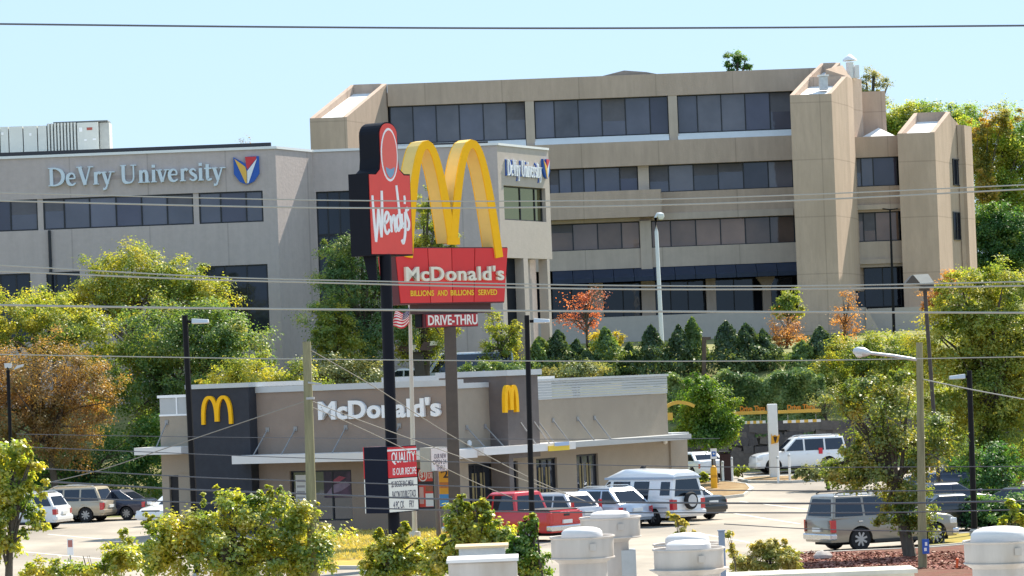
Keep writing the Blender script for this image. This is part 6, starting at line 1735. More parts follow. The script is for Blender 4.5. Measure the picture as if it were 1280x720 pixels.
# ------------------------------------------------------------------ overhead wires
wl_ = mat('wire_pale', (0.40, 0.38, 0.33), .7, .05, 2); wd2 = mat('wire_dark', (0.12, 0.12, 0.13), .6, .05, 2)
wd3 = mat('wire_grey', (0.20, 0.19, 0.17), .7, .05, 2)
def wire(pts, w, label, dark=False, Y=100.0, Y2=None):
    q = [(-60, pts[0][1] + (pts[0][1] - pts[1][1]) * 60 / max(pts[1][0] - pts[0][0], 1))] + list(pts) if pts[0][0] <= 0 else list(pts)
    if q[-1][0] >= 1280:
        a, b = q[-2], q[-1]; q.append((1340, b[1] + (b[1] - a[1]) * 60 / (b[0] - a[0])))
    q = catmull(q, 8)
    Y2 = Y2 or Y
    xa, xb = q[0][0], q[-1][0]
    P3 = [at(x, y, Y + (Y2 - Y) * (x - xa) / (xb - xa)) for x, y in q]
    rs = [w * mpp(Y + (Y2 - Y) * (x - xa) / (xb - xa)) / 2 for x, y in q]
    o = MB().tube(P3, rs, 6).build('power_line', wd2 if dark is True else (wd3 if dark == 2 else wl_), None, True)
    return tag(o, label, 'wire', 'overhead wires')
wire([(0, 30), (320, 33.5), (640, 35.3), (960, 34.5), (1280, 32)], 2.6, 'topmost wire crossing the open sky', True)
wire([(0, 241), (390, 250), (720, 251), (1000, 243.5), (1280, 231)], 1.7, 'upper wire of the pair crossing the big sign lettering')
wire([(0, 251), (390, 259.5), (720, 258.5), (1000, 250.5), (1280, 236.5)], 2.3, 'lower wire of the pair crossing the big sign lettering')
wire([(0, 331.5), (240, 344.8), (380, 349.5), (720, 356.2), (1000, 357.3), (1280, 352)], 1.9, 'upper wire of the pair running across the red sign panel')
wire([(0, 339), (240, 349), (380, 352.8), (720, 360.8), (1000, 361.3), (1280, 357.3)], 2.3, 'lower wire of the pair running across the red sign panel')
wire([(0, 381.3), (240, 385), (560, 388), (860, 389.5), (1280, 391)], 3.0, 'thick wire passing just above the drive thru plate')
wire([(0, 443), (240, 447), (400, 449), (660, 451.2), (960, 451), (1280, 446)], 1.5, 'thin wire passing just above the restaurant roof')
wire([(20, 542.5), (200, 545.5), (450, 548), (700, 549), (900, 548)], 0.9, 'very thin wire across the restaurant lettering wall', True, 112)
wire([(28, 558.5), (184, 565), (380, 572.5), (640, 579), (940, 584), (1280, 583)], 1.2, 'thin wire passing along the canopy edge', True, 110)
wire([(52, 585.6), (238, 596), (400, 602), (522, 606), (654, 610), (920, 613), (1116, 613.7), (1280, 611.5)], 1.6, 'dark wire crossing the restaurant windows', True)
wire([(66, 602.5), (238, 612), (400, 618), (522, 623), (700, 627), (920, 629), (1116, 629), (1280, 626)], 2.6, 'thickest dark wire crossing the parked cars', True)
wire([(79, 622), (238, 628), (420, 634), (660, 640), (920, 641), (1116, 640.5), (1280, 637)], 1.8, 'dark wire below the thickest one across the parked cars', True)
wire([(905, 655), (1020, 661.5), (1150, 664), (1280, 665)], 1.3, 'thin lowest wire across the pewter SUV', True)
p1x, p1y = 389, 438
wire([(389, 438), (467, 483), (560, 542), (660, 596), (740, 630)], 1.1, 'slanting service wire from the left pole top across the name lettering', 2, YP1, 140)
wire([(387, 500), (441, 522), (575, 571), (660, 602), (720, 622)], 1.1, 'slanting service wire from halfway up the left pole', 2, YP1, 138)
wire([(388, 508), (457, 538), (583, 598), (640, 622)], 1.0, 'lowest slanting service wire right of the left pole', 2, YP1, 138)
wire([(386, 500), (300, 529), (220, 556), (130, 586), (62, 603)], 1.2, 'service wire sagging from the left pole towards the parked cars', 2, YP1, 120)
wire([(1153, 474), (1215, 487), (1280, 499)], 1.5, 'wire running right from the street lamp pole', False, YP2, 100)

# ------------------------------------------------------------------ plants
bark = mat('bark_grey', (0.10, 0.085, 0.07), .95, .3, 6, spec=.1, bump=.4, bscale=12, stretch=(3, 3, .6))
LM = dict(
    ygreen=leaf_mat('leaves_yellow_green', [(0.030, 0.062, 0.016), (0.065, 0.098, 0.02), (0.115, 0.13, 0.022), (0.18, 0.155, 0.024)]),
    green=leaf_mat('leaves_green', [(0.016, 0.042, 0.018), (0.034, 0.07, 0.024), (0.065, 0.10, 0.028), (0.14, 0.135, 0.026)]),
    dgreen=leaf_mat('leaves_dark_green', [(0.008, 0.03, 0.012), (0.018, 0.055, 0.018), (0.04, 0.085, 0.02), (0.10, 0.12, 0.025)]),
    brown=leaf_mat('leaves_brown', [(0.045, 0.05, 0.018), (0.085, 0.068, 0.026), (0.12, 0.08, 0.032), (0.16, 0.105, 0.045)], k=2.5),
    orange=leaf_mat('leaves_orange', [(0.11, 0.068, 0.026), (0.16, 0.088, 0.036), (0.20, 0.115, 0.052), (0.15, 0.115, 0.03)], k=2.3),
    red=leaf_mat('leaves_red', [(0.13, 0.045, 0.028), (0.19, 0.065, 0.04), (0.24, 0.085, 0.055), (0.18, 0.09, 0.04)], k=2.2),
    pine=leaf_mat('needles_pine', [(0.010, 0.03, 0.014), (0.022, 0.052, 0.018), (0.045, 0.078, 0.022), (0.09, 0.10, 0.024)], .3),
    arb=leaf_mat('foliage_conifer', [(0.010, 0.021, 0.011), (0.018, 0.036, 0.016), (0.034, 0.056, 0.02), (0.055, 0.08, 0.025)], .3, k=3.1),
    hedge=leaf_mat('leaves_hedge', [(0.015, 0.034, 0.011), (0.032, 0.058, 0.017), (0.058, 0.084, 0.024), (0.09, 0.105, 0.03)], .4, k=3.8),
    near=leaf_mat('leaves_near', [(0.023, 0.05, 0.012), (0.053, 0.083, 0.014), (0.106, 0.116, 0.016), (0.20, 0.158, 0.02)], .62, 1.2, .06, 3.9),
    neard=leaf_mat('leaves_near_dark', [(0.012, 0.04, 0.010), (0.03, 0.075, 0.012), (0.07, 0.11, 0.015), (0.18, 0.16, 0.02)], .56, 1.0, .05),
    verge=leaf_mat('leaves_verge', [(0.018, 0.042, 0.012), (0.042, 0.072, 0.016), (0.08, 0.098, 0.02), (0.15, 0.125, 0.022)], .55, 0.9, .05),
    hill=leaf_mat('leaves_hill', [(0.022, 0.05, 0.014), (0.045, 0.082, 0.016), (0.085, 0.112, 0.018), (0.145, 0.135, 0.02)], .6, .25, k=4.6),
    pale=leaf_mat('leaves_pale', [(0.035, 0.058, 0.028), (0.07, 0.09, 0.04), (0.11, 0.12, 0.05), (0.16, 0.14, 0.055)], .4),
    weed=leaf_mat('weeds', [(0.06, 0.085, 0.02), (0.10, 0.115, 0.03), (0.16, 0.15, 0.045), (0.21, 0.19, 0.07)], .4, 1.5),
)
def leaf_mesh(name, pos, nrm, size, material, parent, aspect=1.7, rg=rng):
    n = len(pos)
    nrm = nrm / (np.linalg.norm(nrm, axis=1, keepdims=True) + 1e-9)
    a = rg.normal(size=(n, 3)); a -= nrm * (a * nrm).sum(1, keepdims=True); a /= np.linalg.norm(a, axis=1, keepdims=True) + 1e-9
    b = np.cross(nrm, a)
    s = (size * rg.uniform(.6, 1.35, n))[:, None]
    u = a * s * .5 * aspect ** .5; v = b * s * .5 / aspect ** .5
    droop = nrm * s * .12
    V4 = np.stack([pos - u - droop, pos + v, pos + u - droop, pos - v], 1).reshape(-1, 3)
    org = np.array(ORG[parent.name]) if parent else np.zeros(3)
    me = bpy.data.meshes.new(name)
    me.vertices.add(4 * n); me.vertices.foreach_set('co', (V4 - org).astype(np.float32).ravel())
    me.loops.add(4 * n); me.loops.foreach_set('vertex_index', np.arange(4 * n, dtype=np.int32))
    me.polygons.add(n); me.polygons.foreach_set('loop_start', np.arange(0, 4 * n, 4, dtype=np.int32))
    me.update(calc_edges=True)
    me.materials.append(material)
    o = bpy.data.objects.new(name, me); COL.objects.link(o)
    if parent: o.parent = parent; ORG[o.name] = ORG[parent.name]
    return o

def crown_points(ells, n, rg, clump=.2, fill=.55, csize=55, flat=.75):
    vol = np.array([e[1][0] * e[1][2] for e in ells]); vol = vol / vol.sum()
    P_, N_, C_ = [], [], []
    for (c, r), w in zip(ells, vol):
        c = np.array(c); r = np.array(r)
        m_ = max(int(n * w), 40); nc = max(m_ // csize, 6)
        d = rg.normal(size=(nc, 3)); d /= np.linalg.norm(d, axis=1, keepdims=True)
        rad = fill + (1 - fill) * rg.random(nc) ** .6
        rad *= 1 + .14 * np.sin(d[:, 0] * 5 + d[:, 2] * 7 + c[0]) + .17 * rg.normal(size=nc)
        cc = c + d * r * rad[:, None]
        cr = clump * r.mean() * rg.uniform(.55, 1.35, nc)
        idx = rg.integers(0, nc, m_)
        off = rg.normal(size=(m_, 3)) * np.array([1, 1, flat]) * .55
        p = cc[idx] + off * cr[idx][:, None]
        nn = d[idx] * .7 + off * .5 + rg.normal(size=(m_, 3)) * .55 + np.array([.12, .1, .8])
        P_.append(p); N_.append(nn); C_.append(cc)
    return np.concatenate(P_), np.concatenate(N_), np.concatenate(C_)

def px_ells(lst, Y, depth=.9):
    k = mpp(Y); out = []
    for e in lst:
        x, y, rx, ry = e[:4]; dY = e[4] if len(e) > 4 else 0
        p = at(x, y, Y + dY); out.append(((p.x, p.y, p.z), (rx * k, rx * k * depth, ry * k)))
    return out

def tree(name, label, cat, lst, Y, base_px, n, size_px, material, group=None, clump=.2, fill=.5, csize=55, trunk_r=None, limbs=14, aspect=1.7, base_z=None, seed=None, depth=.9, tmat=None, stems=1, sprigs=0):
    if n > 600: n = int(n * 2.4); size_px *= .64; csize = int(csize * 2.0)
    rg = np.random.default_rng(seed if seed is not None else abs(hash(label)) % 1000 if False else len(label) * 131 + int(Y * 7) + int(lst[0][0]))
    k = mpp(Y); E_ = px_ells(lst, Y, depth)
    b = at(base_px, 500, Y); bz = zt(b.x, Y) if base_z is None else base_z
    t = thing(name, (b.x, Y, bz), label, cat, group)
    if sprigs:                    # single shoots standing out of the outline
        for _ in range(sprigs):
            x, y, rx, ry = lst[rg.integers(0, len(lst))][:4]; a_ = rg.uniform(R(15), R(165))
            sx_, sy_ = x + rx * 1.0 * math.cos(a_), y - ry * 1.05 * math.sin(a_) - rg.uniform(0, 5)
            E_ += px_ells([(sx_, sy_, rg.uniform(3.5, 7), rg.uniform(7, 14))], Y)
    pos, nr, cc = crown_points(E_, n, rg, clump, fill, csize)
    keep = pos[:, 2] > bz + .05
    leaf_mesh('crown', pos[keep], nr[keep], size_px * k, material, t, aspect, rg)
    cen = np.mean([e[0] for e in E_], 0); top = max(e[0][2] + e[1][2] for e in E_)
    tr = trunk_r or max(.10, .022 * (top - bz))
    mb = MB()
    fork = Vector((lerp(b.x, cen[0], .45), lerp(Y, cen[1], .45), lerp(bz, cen[2], .62)))
    for s_ in range(stems):
        o_ = Vector((rg.uniform(-.5, .5) * (stems > 1) * 1.2, rg.uniform(-.5, .5) * (stems > 1), 0)) * (top - bz) * .12
        base = Vector((b.x, Y, bz - .1)) + o_ * .35
        fk = fork + o_
        midp = base.lerp(fk, .5) + Vector((rg.uniform(-.15, .15), 0, 0)) * (top - bz) * .1
        mb.tube([base, base.lerp(midp, .1), midp, fk, Vector((cen[0], cen[1], lerp(cen[2], top, .55))) + o_], [tr * 1.5, tr * 1.1, tr * .9, tr * .7, tr * .15], 8)
    pick = rg.choice(len(cc), min(limbs, len(cc)), replace=False)
    for i in pick:
        tgt = Vector(cc[i]); st_ = fork.lerp(Vector((cen[0], cen[1], cen[2])), rg.uniform(-.3, .8))
        md = st_.lerp(tgt, .5) + Vector((0, 0, .08 * (tgt - st_).length))
        mb.tube([st_, md, tgt], [tr * .45, tr * .28, tr * .06], 5)
    mb.build('trunk', tmat or bark, t, True)
    return t

def conifer(name, label, x, ytop, Y, wpx, ybase, n, size_px, material, group, taper=1.0, seed=0):
    rg = np.random.default_rng(seed + 500); k = mpp(Y)
    tp = at(x, ytop, Y); bz = zt(tp.x, Y)
    t = thing(name, (tp.x, Y, bz), label, 'tree', group)
    H_ = tp.z - bz
    u = rg.random(n) ** .75
    lump = 1 + .22 * np.sin(u * 23 + rg.random() * 6) * .5
    ang = rg.random(n) * 2 * np.pi
    prof = np.clip((1 - u) * 1.6, 0, 1) ** .65 * (.75 + .25 * np.minimum(u * 8, 1))
    lob = 1 + .22 * np.sin(ang * 3 + u * 9 + seed) + .10 * np.sin(ang * 7 + u * 31)
    rag = 1 + .30 * np.sin(u * 13 + 3 * np.cos(ang + seed)) * np.cos(ang * 2 + seed * 1.3)
    rad = wpx * k / 2 * prof * lob * lump * rag * (1 - .45 * rg.random(n) ** 2.2)
    lean = (rg.random() - .5) * .5
    pos = np.stack([tp.x + lean * u + rad * np.cos(ang), Y + rad * np.sin(ang), bz + u * H_ + rg.normal(size=n) * .05], 1)
    nr = np.stack([np.cos(ang), np.sin(ang), np.full(n, .35)], 1) + rg.normal(size=(n, 3)) * .6
    leaf_mesh('crown', pos, nr, size_px * k, material, t, 1.9, rg)
    MB().tube([(tp.x, Y, bz - .1), (tp.x, Y, bz + H_ * .9)], [.09, .02], 6).build('trunk', bark, t, True)
    return t

gw_ = 'wooded bank left of the restaurant'
tree('bank_tree', 'tall yellow-green tree before the grey office windows', 'tree', [(165, 345, 52, 38), (222, 352, 40, 28), (128, 372, 48, 34), (255, 372, 42, 30), (60, 385, 40, 28)], 203, 175, 15000, 4.2, LM['ygreen'], gw_, limbs=30, clump=.26)
tree('bank_tree', 'dense green tree filling the bank behind the slate tower', 'tree', [(200, 425, 62, 50), (262, 420, 55, 48), (160, 470, 55, 50), (230, 480, 55, 50), (300, 440, 40, 42), (205, 545, 45, 55)], 193, 210, 24000, 4.4, LM['green'], gw_, limbs=26, clump=.24)
tree('bank_tree', 'yellowing tree at the far left above the brown one', 'tree', [(15, 395, 48, 34), (70, 410, 48, 36), (110, 420, 40, 36), (-20, 430, 40, 40)], 190, 40, 11000, 4.2, LM['ygreen'], gw_, clump=.25)
tree('bank_tree', 'brown-leaved autumn tree above the parked cars on the left', 'tree', [(50, 480, 68, 52), (105, 490, 42, 48), (20, 530, 52, 48), (85, 540, 48, 42), (-20, 480, 50, 60)], 185, 70, 20000, 3.6, LM['brown'], gw_, limbs=26, clump=.25)
tree('bank_tree', 'low green tree between the slate tower and the wooden pole', 'tree', [(318, 470, 42, 26), (365, 478, 42, 22), (280, 478, 30, 22)], 186, 330, 7000, 4.0, LM['ygreen'], gw_, clump=.28)
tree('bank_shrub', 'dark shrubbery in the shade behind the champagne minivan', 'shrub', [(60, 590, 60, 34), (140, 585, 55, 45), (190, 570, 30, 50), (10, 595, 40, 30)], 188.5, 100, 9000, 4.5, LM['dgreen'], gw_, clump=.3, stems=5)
tree('bank_shrub', 'grey-green shrubs on the bank above the left part of the roof', 'shrub', [(415, 465, 34, 24), (455, 470, 34, 18), (390, 478, 26, 16)], 200, 420, 5000, 4.0, LM['pale'], gw_, clump=.3, stems=4)
# pine behind the pylon: boughs in tiers
tree('pine_tree', 'feathery green pine behind the black pylon pole', 'tree', [(428, 308, 30, 14), (458, 328, 40, 18), (418, 345, 30, 15), (455, 362, 52, 20), (428, 388, 46, 18), (460, 412, 56, 20), (435, 438, 50, 20), (468, 296, 26, 14), (495, 350, 30, 26), (500, 395, 30, 26)], 205, 455, 19000, 3.6, LM['pine'], None, clump=.32, aspect=3.2, limbs=30)
tree('bank_shrub', 'orange-tipped tree low in front of the pine', 'tree', [(422, 400, 26, 22), (410, 425, 24, 22), (435, 440, 28, 20)], 203, 425, 4200, 3.8, LM['ygreen'], None, clump=.3)
tree('bank_tree', 'slender green tree seen through the yellow arches', 'tree', [(530, 250, 18, 20), (538, 285, 28, 24), (520, 320, 34, 26), (556, 300, 18, 14), (515, 370, 36, 40), (545, 405, 34, 28), (520, 430, 40, 22)], 207, 530, 11000, 3.6, LM['ygreen'], None, clump=.3)
tree('bank_tree', 'thin yellowing sapling right of the drive thru plate', 'tree', [(622, 405, 16, 20), (632, 432, 20, 20), (612, 440, 16, 18), (645, 415, 10, 22)], 210, 626, 2600, 3.2, LM['ygreen'], None, clump=.35, fill=.3)
tree('bank_shrub', 'rounded green shrub behind the roof right of the brown pole', 'shrub', [(585, 475, 20, 16), (572, 485, 12, 10), (603, 462, 20, 14), (640, 462, 28, 12)], 203, 588, 3500, 3.8, LM['hedge'], None, clump=.3, stems=3)
tree('bank_tree', 'red-leaved small tree before the awning of the tan building', 'tree', [(722, 382, 24, 16), (742, 372, 18, 12), (712, 398, 18, 10), (745, 392, 14, 9), (728, 405, 22, 9), (745, 404, 10, 7)], 226, 737, 650, 3.0, LM['red'], None, clump=.5, fill=.2, trunk_r=.12, limbs=26)
tree('bank_shrub', 'pale green shrub spreading over the white side parapet', 'shrub', [(715, 464, 26, 11), (740, 462, 26, 10), (695, 468, 18, 8)], 204, 722, 3000, 3.6, LM['pale'], None, clump=.3, stems=4)
tree('bank_shrub', 'yellow shrub beside the fifth conifer from the left', 'shrub', [(748, 428, 12, 16), (775, 425, 9, 10)], 217, 752, 1100, 3.4, leaf_mat('leaves_gold', [(0.16, .13, .02), (.30, .20, .02), (.42, .26, .02), (.36, .18, .02)]), None, clump=.35)
cx = [(669, 421, 26), (693, 413, 25), (716, 424, 24), (738, 436, 22), (760, 409, 25), (784, 428, 26), (815, 406, 27), (846, 406, 22), (869, 396, 25), (908, 401, 30), (934, 404, 25), (957, 411, 28), (1000, 426, 26), (1020, 408, 24), (1040, 420, 24), (1078, 428, 24)]
for i, (x, yt, w) in enumerate(cx):
    conifer('clipped_conifer', 'dark narrow conifer below the tan building, %s from the left in its row' % ORD[i], x, yt + 2, 214 + (i % 3) * .6, w * (1.5 + .3 * math.sin(i * 2.1)), 470, 3000, 3.2, LM['arb'] if i % 4 else LM['hedge'], 'row of narrow conifers', seed=i * 17)
# clipped hedge along the top of the retaining wall
rg = np.random.default_rng(31)
YH = 203.5
x0, x1 = at(833, 495, YH).x, at(1030, 490, YH).x
hd_ = thing('hedge', ((x0 + x1) / 2, YH, 3.2), 'long loosely clipped green hedge above the stone retaining wall', 'hedge')
n = 26000
hx = rg.uniform(x0, x1, n); top_ = 5.75 + .18 * np.sin(hx * 1.7) + .12 * np.sin(hx * 4.3 + 1)
side = rg.random(n)
hz = np.where(side < .35, top_ + rg.normal(size=n) * .10, 2.5 + (top_ - 2.5) * rg.random(n) ** .8)
bul = .22 * np.sin(hx * 2.3 + hz * 2.1) + .15 * np.sin(hx * 5.1 - hz * 3.3)
hy = np.where(side < .35, YH + rg.uniform(-1.1, 1.1, n), YH - 1.15 - np.clip(3.6 - hz, 0, 1.2) * 2.0 + bul + np.abs(rg.normal(size=n)) * .22)
leaf_mesh('foliage', np.stack([hx, hy, hz], 1), np.stack([rg.normal(size=n) * .5, -.6 + rg.normal(size=n) * .4, .6 + rg.normal(size=n) * .4], 1), 3.6 * mpp(YH), LM['hedge'], hd_, 1.6, rg)
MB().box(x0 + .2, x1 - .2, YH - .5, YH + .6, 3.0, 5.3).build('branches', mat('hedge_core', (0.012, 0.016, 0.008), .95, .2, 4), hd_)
tree('street_tree', 'round-headed green street tree on the planted island', 'tree', [(884, 506, 34, 30), (866, 530, 27, 23), (904, 530, 25, 24), (884, 543, 36, 18), (880, 484, 20, 16)], 187, 892, 9000, 4.0, LM['dgreen'] if False else leaf_mat('leaves_fresh', [(0.015, 0.055, 0.008), (0.04, 0.10, 0.012), (0.08, 0.14, 0.015), (0.15, 0.18, 0.02)], k=1.9), None, clump=.3, fill=.35, trunk_r=.13)
tree('bank_tree', 'green and orange tree before the base wall of the tan building', 'tree', [(986, 378, 20, 14), (996, 390, 14, 12), (975, 390, 12, 12)], 232, 987, 1900, 3.4, LM['ygreen'], None, clump=.32)
tree('bank_tree', 'orange shrub at the foot of the right stair tower', 'tree', [(985, 410, 24, 18), (972, 425, 16, 16), (1000, 425, 16, 14)], 230, 985, 1000, 3.2, LM['orange'], None, clump=.5, fill=.2)
tree('bank_tree', 'airy orange tree below the dark entrance of the right wing', 'tree', [(1058, 378, 14, 14), (1048, 398, 14, 16), (1066, 402, 14, 14), (1055, 420, 18, 16)], 232, 1058, 700, 3.2, LM['orange'], None, clump=.55, fill=.2)
tree('bank_tree', 'small orange tree at the right corner of the tan building', 'tree', [(1190, 345, 14, 10), (1175, 365, 16, 14), (1165, 385, 12, 12)], 228, 1180, 1300, 3.2, LM['orange'], None, clump=.5, fill=.3)
tree('bank_tree', 'yellow-green trees spreading behind the street lamp arm', 'tree', [(1060, 445, 34, 22), (1100, 440, 40, 26), (1135, 450, 30, 30), (1030, 470, 28, 22), (1085, 470, 45, 24), (1050, 490, 36, 18)], 206, 1085, 12000, 3.8, LM['ygreen'], None, clump=.27, stems=3)
tree('bank_shrub', 'bare twiggy shrub at the right end of the hedge', 'shrub', [(1035, 500, 24, 14), (1020, 512, 18, 10)], 201, 1035, 900, 3.0, LM['pale'], None, clump=.4, limbs=30, fill=.2, trunk_r=.1)
tree('large_tree', 'large yellow-green tree filling the right edge above the dark cars', 'tree', [(1205, 375, 42, 34), (1255, 360, 45, 30), (1190, 425, 55, 42), (1250, 420, 55, 48), (1180, 485, 55, 42), (1240, 490, 58, 50), (1285, 460, 45, 60), (1205, 540, 52, 40), (1265, 555, 50, 45)], 158, 1238, 40000, 4.4, LM['ygreen'], None, clump=.22, limbs=40, trunk_r=.3)
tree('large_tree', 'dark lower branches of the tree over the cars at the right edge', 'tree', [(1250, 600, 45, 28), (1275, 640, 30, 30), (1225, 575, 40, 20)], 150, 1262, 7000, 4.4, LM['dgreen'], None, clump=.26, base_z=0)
tree('verge_tree', 'spreading green tree rooted in the red mulch before the pewter SUV', 'tree', [(1075, 505, 36, 24), (1115, 500, 40, 26), (1110, 545, 48, 30), (1150, 575, 36, 28), (1090, 585, 52, 24), (1058, 600, 34, 14), (1125, 615, 46, 22), (1145, 645, 30, 30), (1110, 648, 20, 20), (1175, 540, 26, 30), (1060, 560, 20, 16), (1035, 585, 20, 12), (1085, 475, 22, 14), (1130, 470, 20, 14), (1050, 500, 20, 16)], 115.5, 1130, 11500, 5.0, LM['verge'], None, clump=.38, fill=.1, base_z=.1, trunk_r=.2, limbs=34)
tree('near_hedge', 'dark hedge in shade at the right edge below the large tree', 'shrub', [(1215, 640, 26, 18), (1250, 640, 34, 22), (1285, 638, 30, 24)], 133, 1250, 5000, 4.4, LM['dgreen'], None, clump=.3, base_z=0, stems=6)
tree('bank_shrub', 'tangled green shrubs filling the gaps between the conifers', 'shrub', [(680, 452, 30, 16), (725, 455, 28, 14), (775, 455, 34, 16), (830, 455, 34, 16), (890, 455, 34, 18), (945, 455, 34, 18), (995, 455, 30, 18), (1040, 455, 36, 20)], 217, 850, 9000, 3.4, LM['hedge'], None, clump=.3, stems=9, limbs=10)
# wooded hill behind the tan building
gh = 'trees on the hill behind the tan building'
tree('hill_tree', 'broad yellow-green hill tree right of the end wall', 'tree', [(1245, 175, 36, 40), (1285, 180, 40, 48), (1236, 225, 34, 48), (1275, 240, 48, 55), (1215, 180, 22, 34), (1245, 275, 40, 40), (1285, 290, 40, 40)], 330, 1255, 30000, 3.6, LM['hill'], gh, clump=.24, limbs=24, fill=.25)
tree('hill_tree', 'dark green hill tree low beside the end wall', 'tree', [(1240, 285, 28, 45), (1275, 300, 36, 45), (1225, 315, 22, 30), (1255, 330, 36, 25)], 318, 1250, 16000, 3.6, LM['dgreen'], gh, clump=.26, fill=.25)
tree('hill_tree', 'golden hill tree showing above the slanted roofs', 'tree', [(1130, 150, 30, 26), (1165, 146, 30, 22), (1205, 155, 30, 22), (1110, 160, 24, 26)], 345, 1150, 12000, 3.4, LM['hill'], gh, clump=.26, fill=.25)
tree('hill_tree', 'pale airy tree behind the roof vent cap', 'tree', [(1086, 94, 14, 12), (1102, 104, 13, 12), (1085, 114, 14, 16), (1095, 125, 18, 16)], 340, 1092, 1700, 2.6, LM['pale'], gh, clump=.42, fill=.1, limbs=10)
tree('hill_tree', 'small dark tree crown peeping over the long tan parapet', 'tree', [(920, 74, 12, 11), (912, 86, 9, 7), (936, 84, 9, 5)], 335, 920, 1700, 3.0, LM['dgreen'], gh, clump=.34, fill=.1, limbs=4)
tree('hill_tree', 'bare twigs showing over the grey office roof', 'tree', [(305, 177, 18, 8)], 246, 305, 70, 1.6, LM['brown'], None, clump=.4, limbs=24, fill=.2, trunk_r=.05)
tree('hill_tree', 'orange-tinged tree crown just right of the tan end wall', 'tree', [(1224, 165, 16, 18), (1228, 205, 16, 30), (1260, 152, 26, 16), (1232, 240, 18, 24)], 326, 1235, 5000, 3.4, leaf_mat('leaves_amber', [(0.04, 0.06, 0.014), (0.075, 0.085, 0.018), (0.125, 0.105, 0.02), (0.18, 0.115, 0.022)]), gh, clump=.3, fill=.15, limbs=4, trunk_r=.15)
# near greenery along the bottom
gn = 'near shrubs along the bottom edge'
tree('near_tree', 'bright leafy tree cut by the left edge of the picture', 'tree', [(8, 575, 26, 30), (28, 590, 22, 20), (45, 612, 16, 12), (12, 625, 32, 26), (30, 650, 24, 16), (5, 680, 26, 34), (-20, 640, 30, 70)], 84, -5, 5200, 7.0, LM['near'], gn, clump=.32, fill=.3, base_z=0, sprigs=10)
tree('near_shrub', 'sprawling bright shrub before the black lamp post on the left', 'shrub', [(235, 660, 55, 26), (300, 640, 46, 26), (350, 650, 48, 34), (270, 690, 70, 34), (390, 690, 44, 40), (190, 690, 46, 34), (330, 705, 60, 26)], 92, 280, 15000, 6.2, LM['near'], gn, clump=.26, fill=.3, base_z=0, stems=7, limbs=30, sprigs=26)
tree('near_shrub', 'thin wispy shrub at the lower left corner beside the grey cabinet', 'shrub', [(150, 700, 26, 18), (60, 712, 30, 12), (110, 712, 26, 12)], 90, 120, 2600, 6.0, LM['near'], gn, clump=.35, fill=.3, base_z=0, stems=4, limbs=6, trunk_r=.03)
tree('near_shrub', 'leafy shrub below the pylon message board', 'shrub', [(490, 690, 26, 22), (480, 710, 34, 22), (515, 706, 28, 22), (504, 674, 10, 10)], 80, 495, 5200, 6.2, LM['near'], gn, clump=.3, fill=.3, base_z=0, stems=5, sprigs=8)
tree('near_shrub', 'upright leafy shrub left of the red pickup', 'shrub', [(572, 656, 18, 22), (598, 660, 24, 22), (585, 688, 36, 24), (545, 696, 22, 26), (622, 668, 22, 20), (577, 640, 8, 10), (605, 645, 8, 10)], 78, 585, 7500, 6.2, LM['near'], gn, clump=.3, fill=.3, base_z=0, stems=7, sprigs=10)
tree('near_shrub', 'darker leafy shrub between the square hood and the drum vents', 'shrub', [(655, 682, 16, 20), (668, 704, 20, 22), (640, 702, 20, 18), (662, 664, 8, 10)], 76, 658, 4200, 6.0, LM['neard'], gn, clump=.3, fill=.3, base_z=0, stems=5, sprigs=8)
tree('near_shrub', 'sparse yellow weeds by the drum vents before the white van', 'shrub', [(848, 655, 10, 8), (855, 668, 14, 6), (843, 645, 6, 6)], 100, 850, 220, 6.0, LM['weed'], gn, clump=.4, fill=.2, base_z=0, limbs=10, trunk_r=.025, stems=3)
tree('near_shrub', 'yellow-green weed clump beside the cream parapet', 'shrub', [(925, 705, 22, 12), (955, 696, 24, 18), (985, 700, 22, 14), (960, 684, 16, 10), (975, 680, 10, 10)], 104, 955, 3600, 5.2, LM['weed'], gn, clump=.3, fill=.3, base_z=.0, limbs=26, trunk_r=.03, stems=9, aspect=3.0)
tree('near_shrub', 'tall thin weed stem right of the broad drum vent', 'shrub', [(912, 668, 7, 6), (915, 690, 6, 14)], 100, 914, 140, 5.0, LM['weed'], gn, clump=.4, fill=.2, base_z=0, limbs=8, trunk_r=.02)
tree('near_shrub', 'small leafy sprig above the corner drum vent', 'shrub', [(1262, 635, 10, 12), (1275, 650, 10, 12), (1255, 652, 6, 8)], 95, 1268, 420, 6.5, LM['near'], gn, clump=.4, fill=.3, base_z=0, trunk_r=.03)
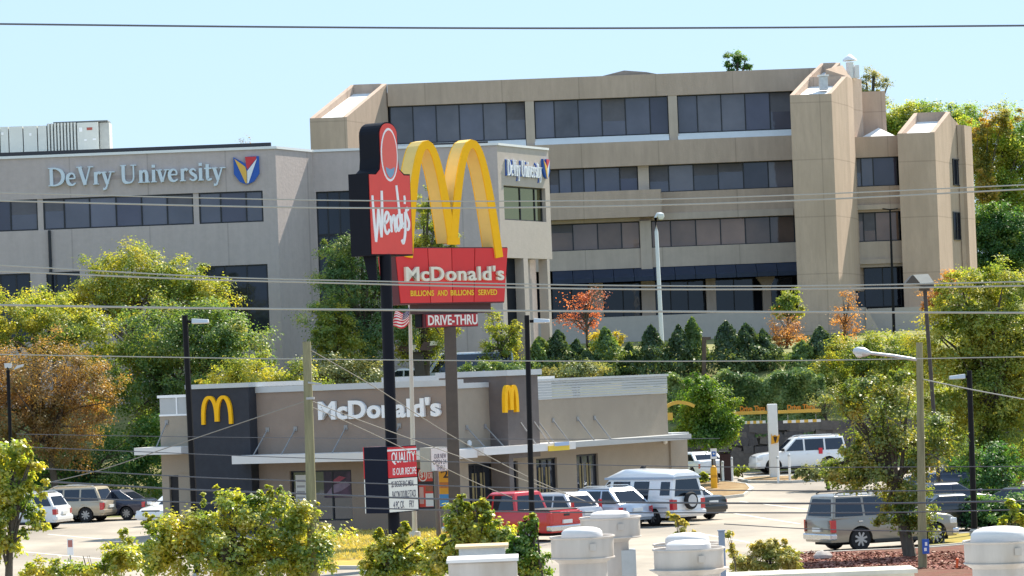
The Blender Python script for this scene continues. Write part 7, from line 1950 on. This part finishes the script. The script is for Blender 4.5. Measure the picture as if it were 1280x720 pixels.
for i, (x, y, w, lb) in enumerate(((474, 648, 9, 'small dark foundation shrub left of the message board'), (511, 643, 7, 'small dark foundation shrub right of the message board'), (430, 652, 9, 'small dark foundation shrub below the wide front window'), (540, 645, 8, 'small dark foundation shrub below the window posters'), (905, 590, 9, 'small round shrub at the back of the planted island'), (878, 598, 7, 'low grassy tuft on the planted island'), (925, 590, 8, 'low shrub beside the drive through lane'))):
    g = gp(x, y + 8); Yq = g[1]
    tree('low_shrub', lb, 'shrub', [(x, y, w, 8)], Yq, x, 420, 3.6, LM['dgreen'] if i < 4 else LM['ygreen'], 'low shrubs by the restaurant', clump=.4, trunk_r=.04, stems=3, limbs=6)
tree('verge_shrub', 'pale bush in front of the white SUV in the drive through lane', 'shrub', [(1030, 590, 28, 10), (1010, 592, 18, 7), (1050, 583, 20, 9)], 178, 1032, 2600, 3.8, LM['pale'], None, clump=.34, stems=4, trunk_r=.05)

# lawn blades, mulch chips
rg = np.random.default_rng(77)
n = 9000
A_, B_ = gp(345, 708), gp(575, 668)
gx_ = rg.uniform(-10, -1.7, n); gy_ = rg.uniform(127, 150, n)
pos = np.stack([gx_, gy_, np.full(n, .15)], 1)
o = leaf_mesh('lawn_grass', pos, rg.normal(size=(n, 3)), .14, leaf_mat('grass_dry', [(0.22, .17, .03), (.34, .24, .04), (.42, .29, .06), (.28, .22, .04)], .3), None, 4.0, rg)
ok = None
tag(o, 'short dry yellow grass below the pylon signs', 'grass', kind='stuff')
n = 5000
p = np.array([gp(rg.uniform(1000, 1250), rg.uniform(694, 716)) for _ in range(n)])
o = leaf_mesh('mulch_chips', np.stack([p[:, 0], p[:, 1], np.full(n, .125)], 1), np.stack([rg.normal(size=n) * .4, rg.normal(size=n) * .4, np.ones(n)], 1), .10, leaf_mat('chips_red', [(0.045, .019, .013), (.075, .032, .022), (.11, .05, .036), (.15, .08, .06)], .0, 1.0, .02), None, 2.5, rg)
tag(o, 'reddish wood chips covering the planting bed', 'mulch', kind='stuff')
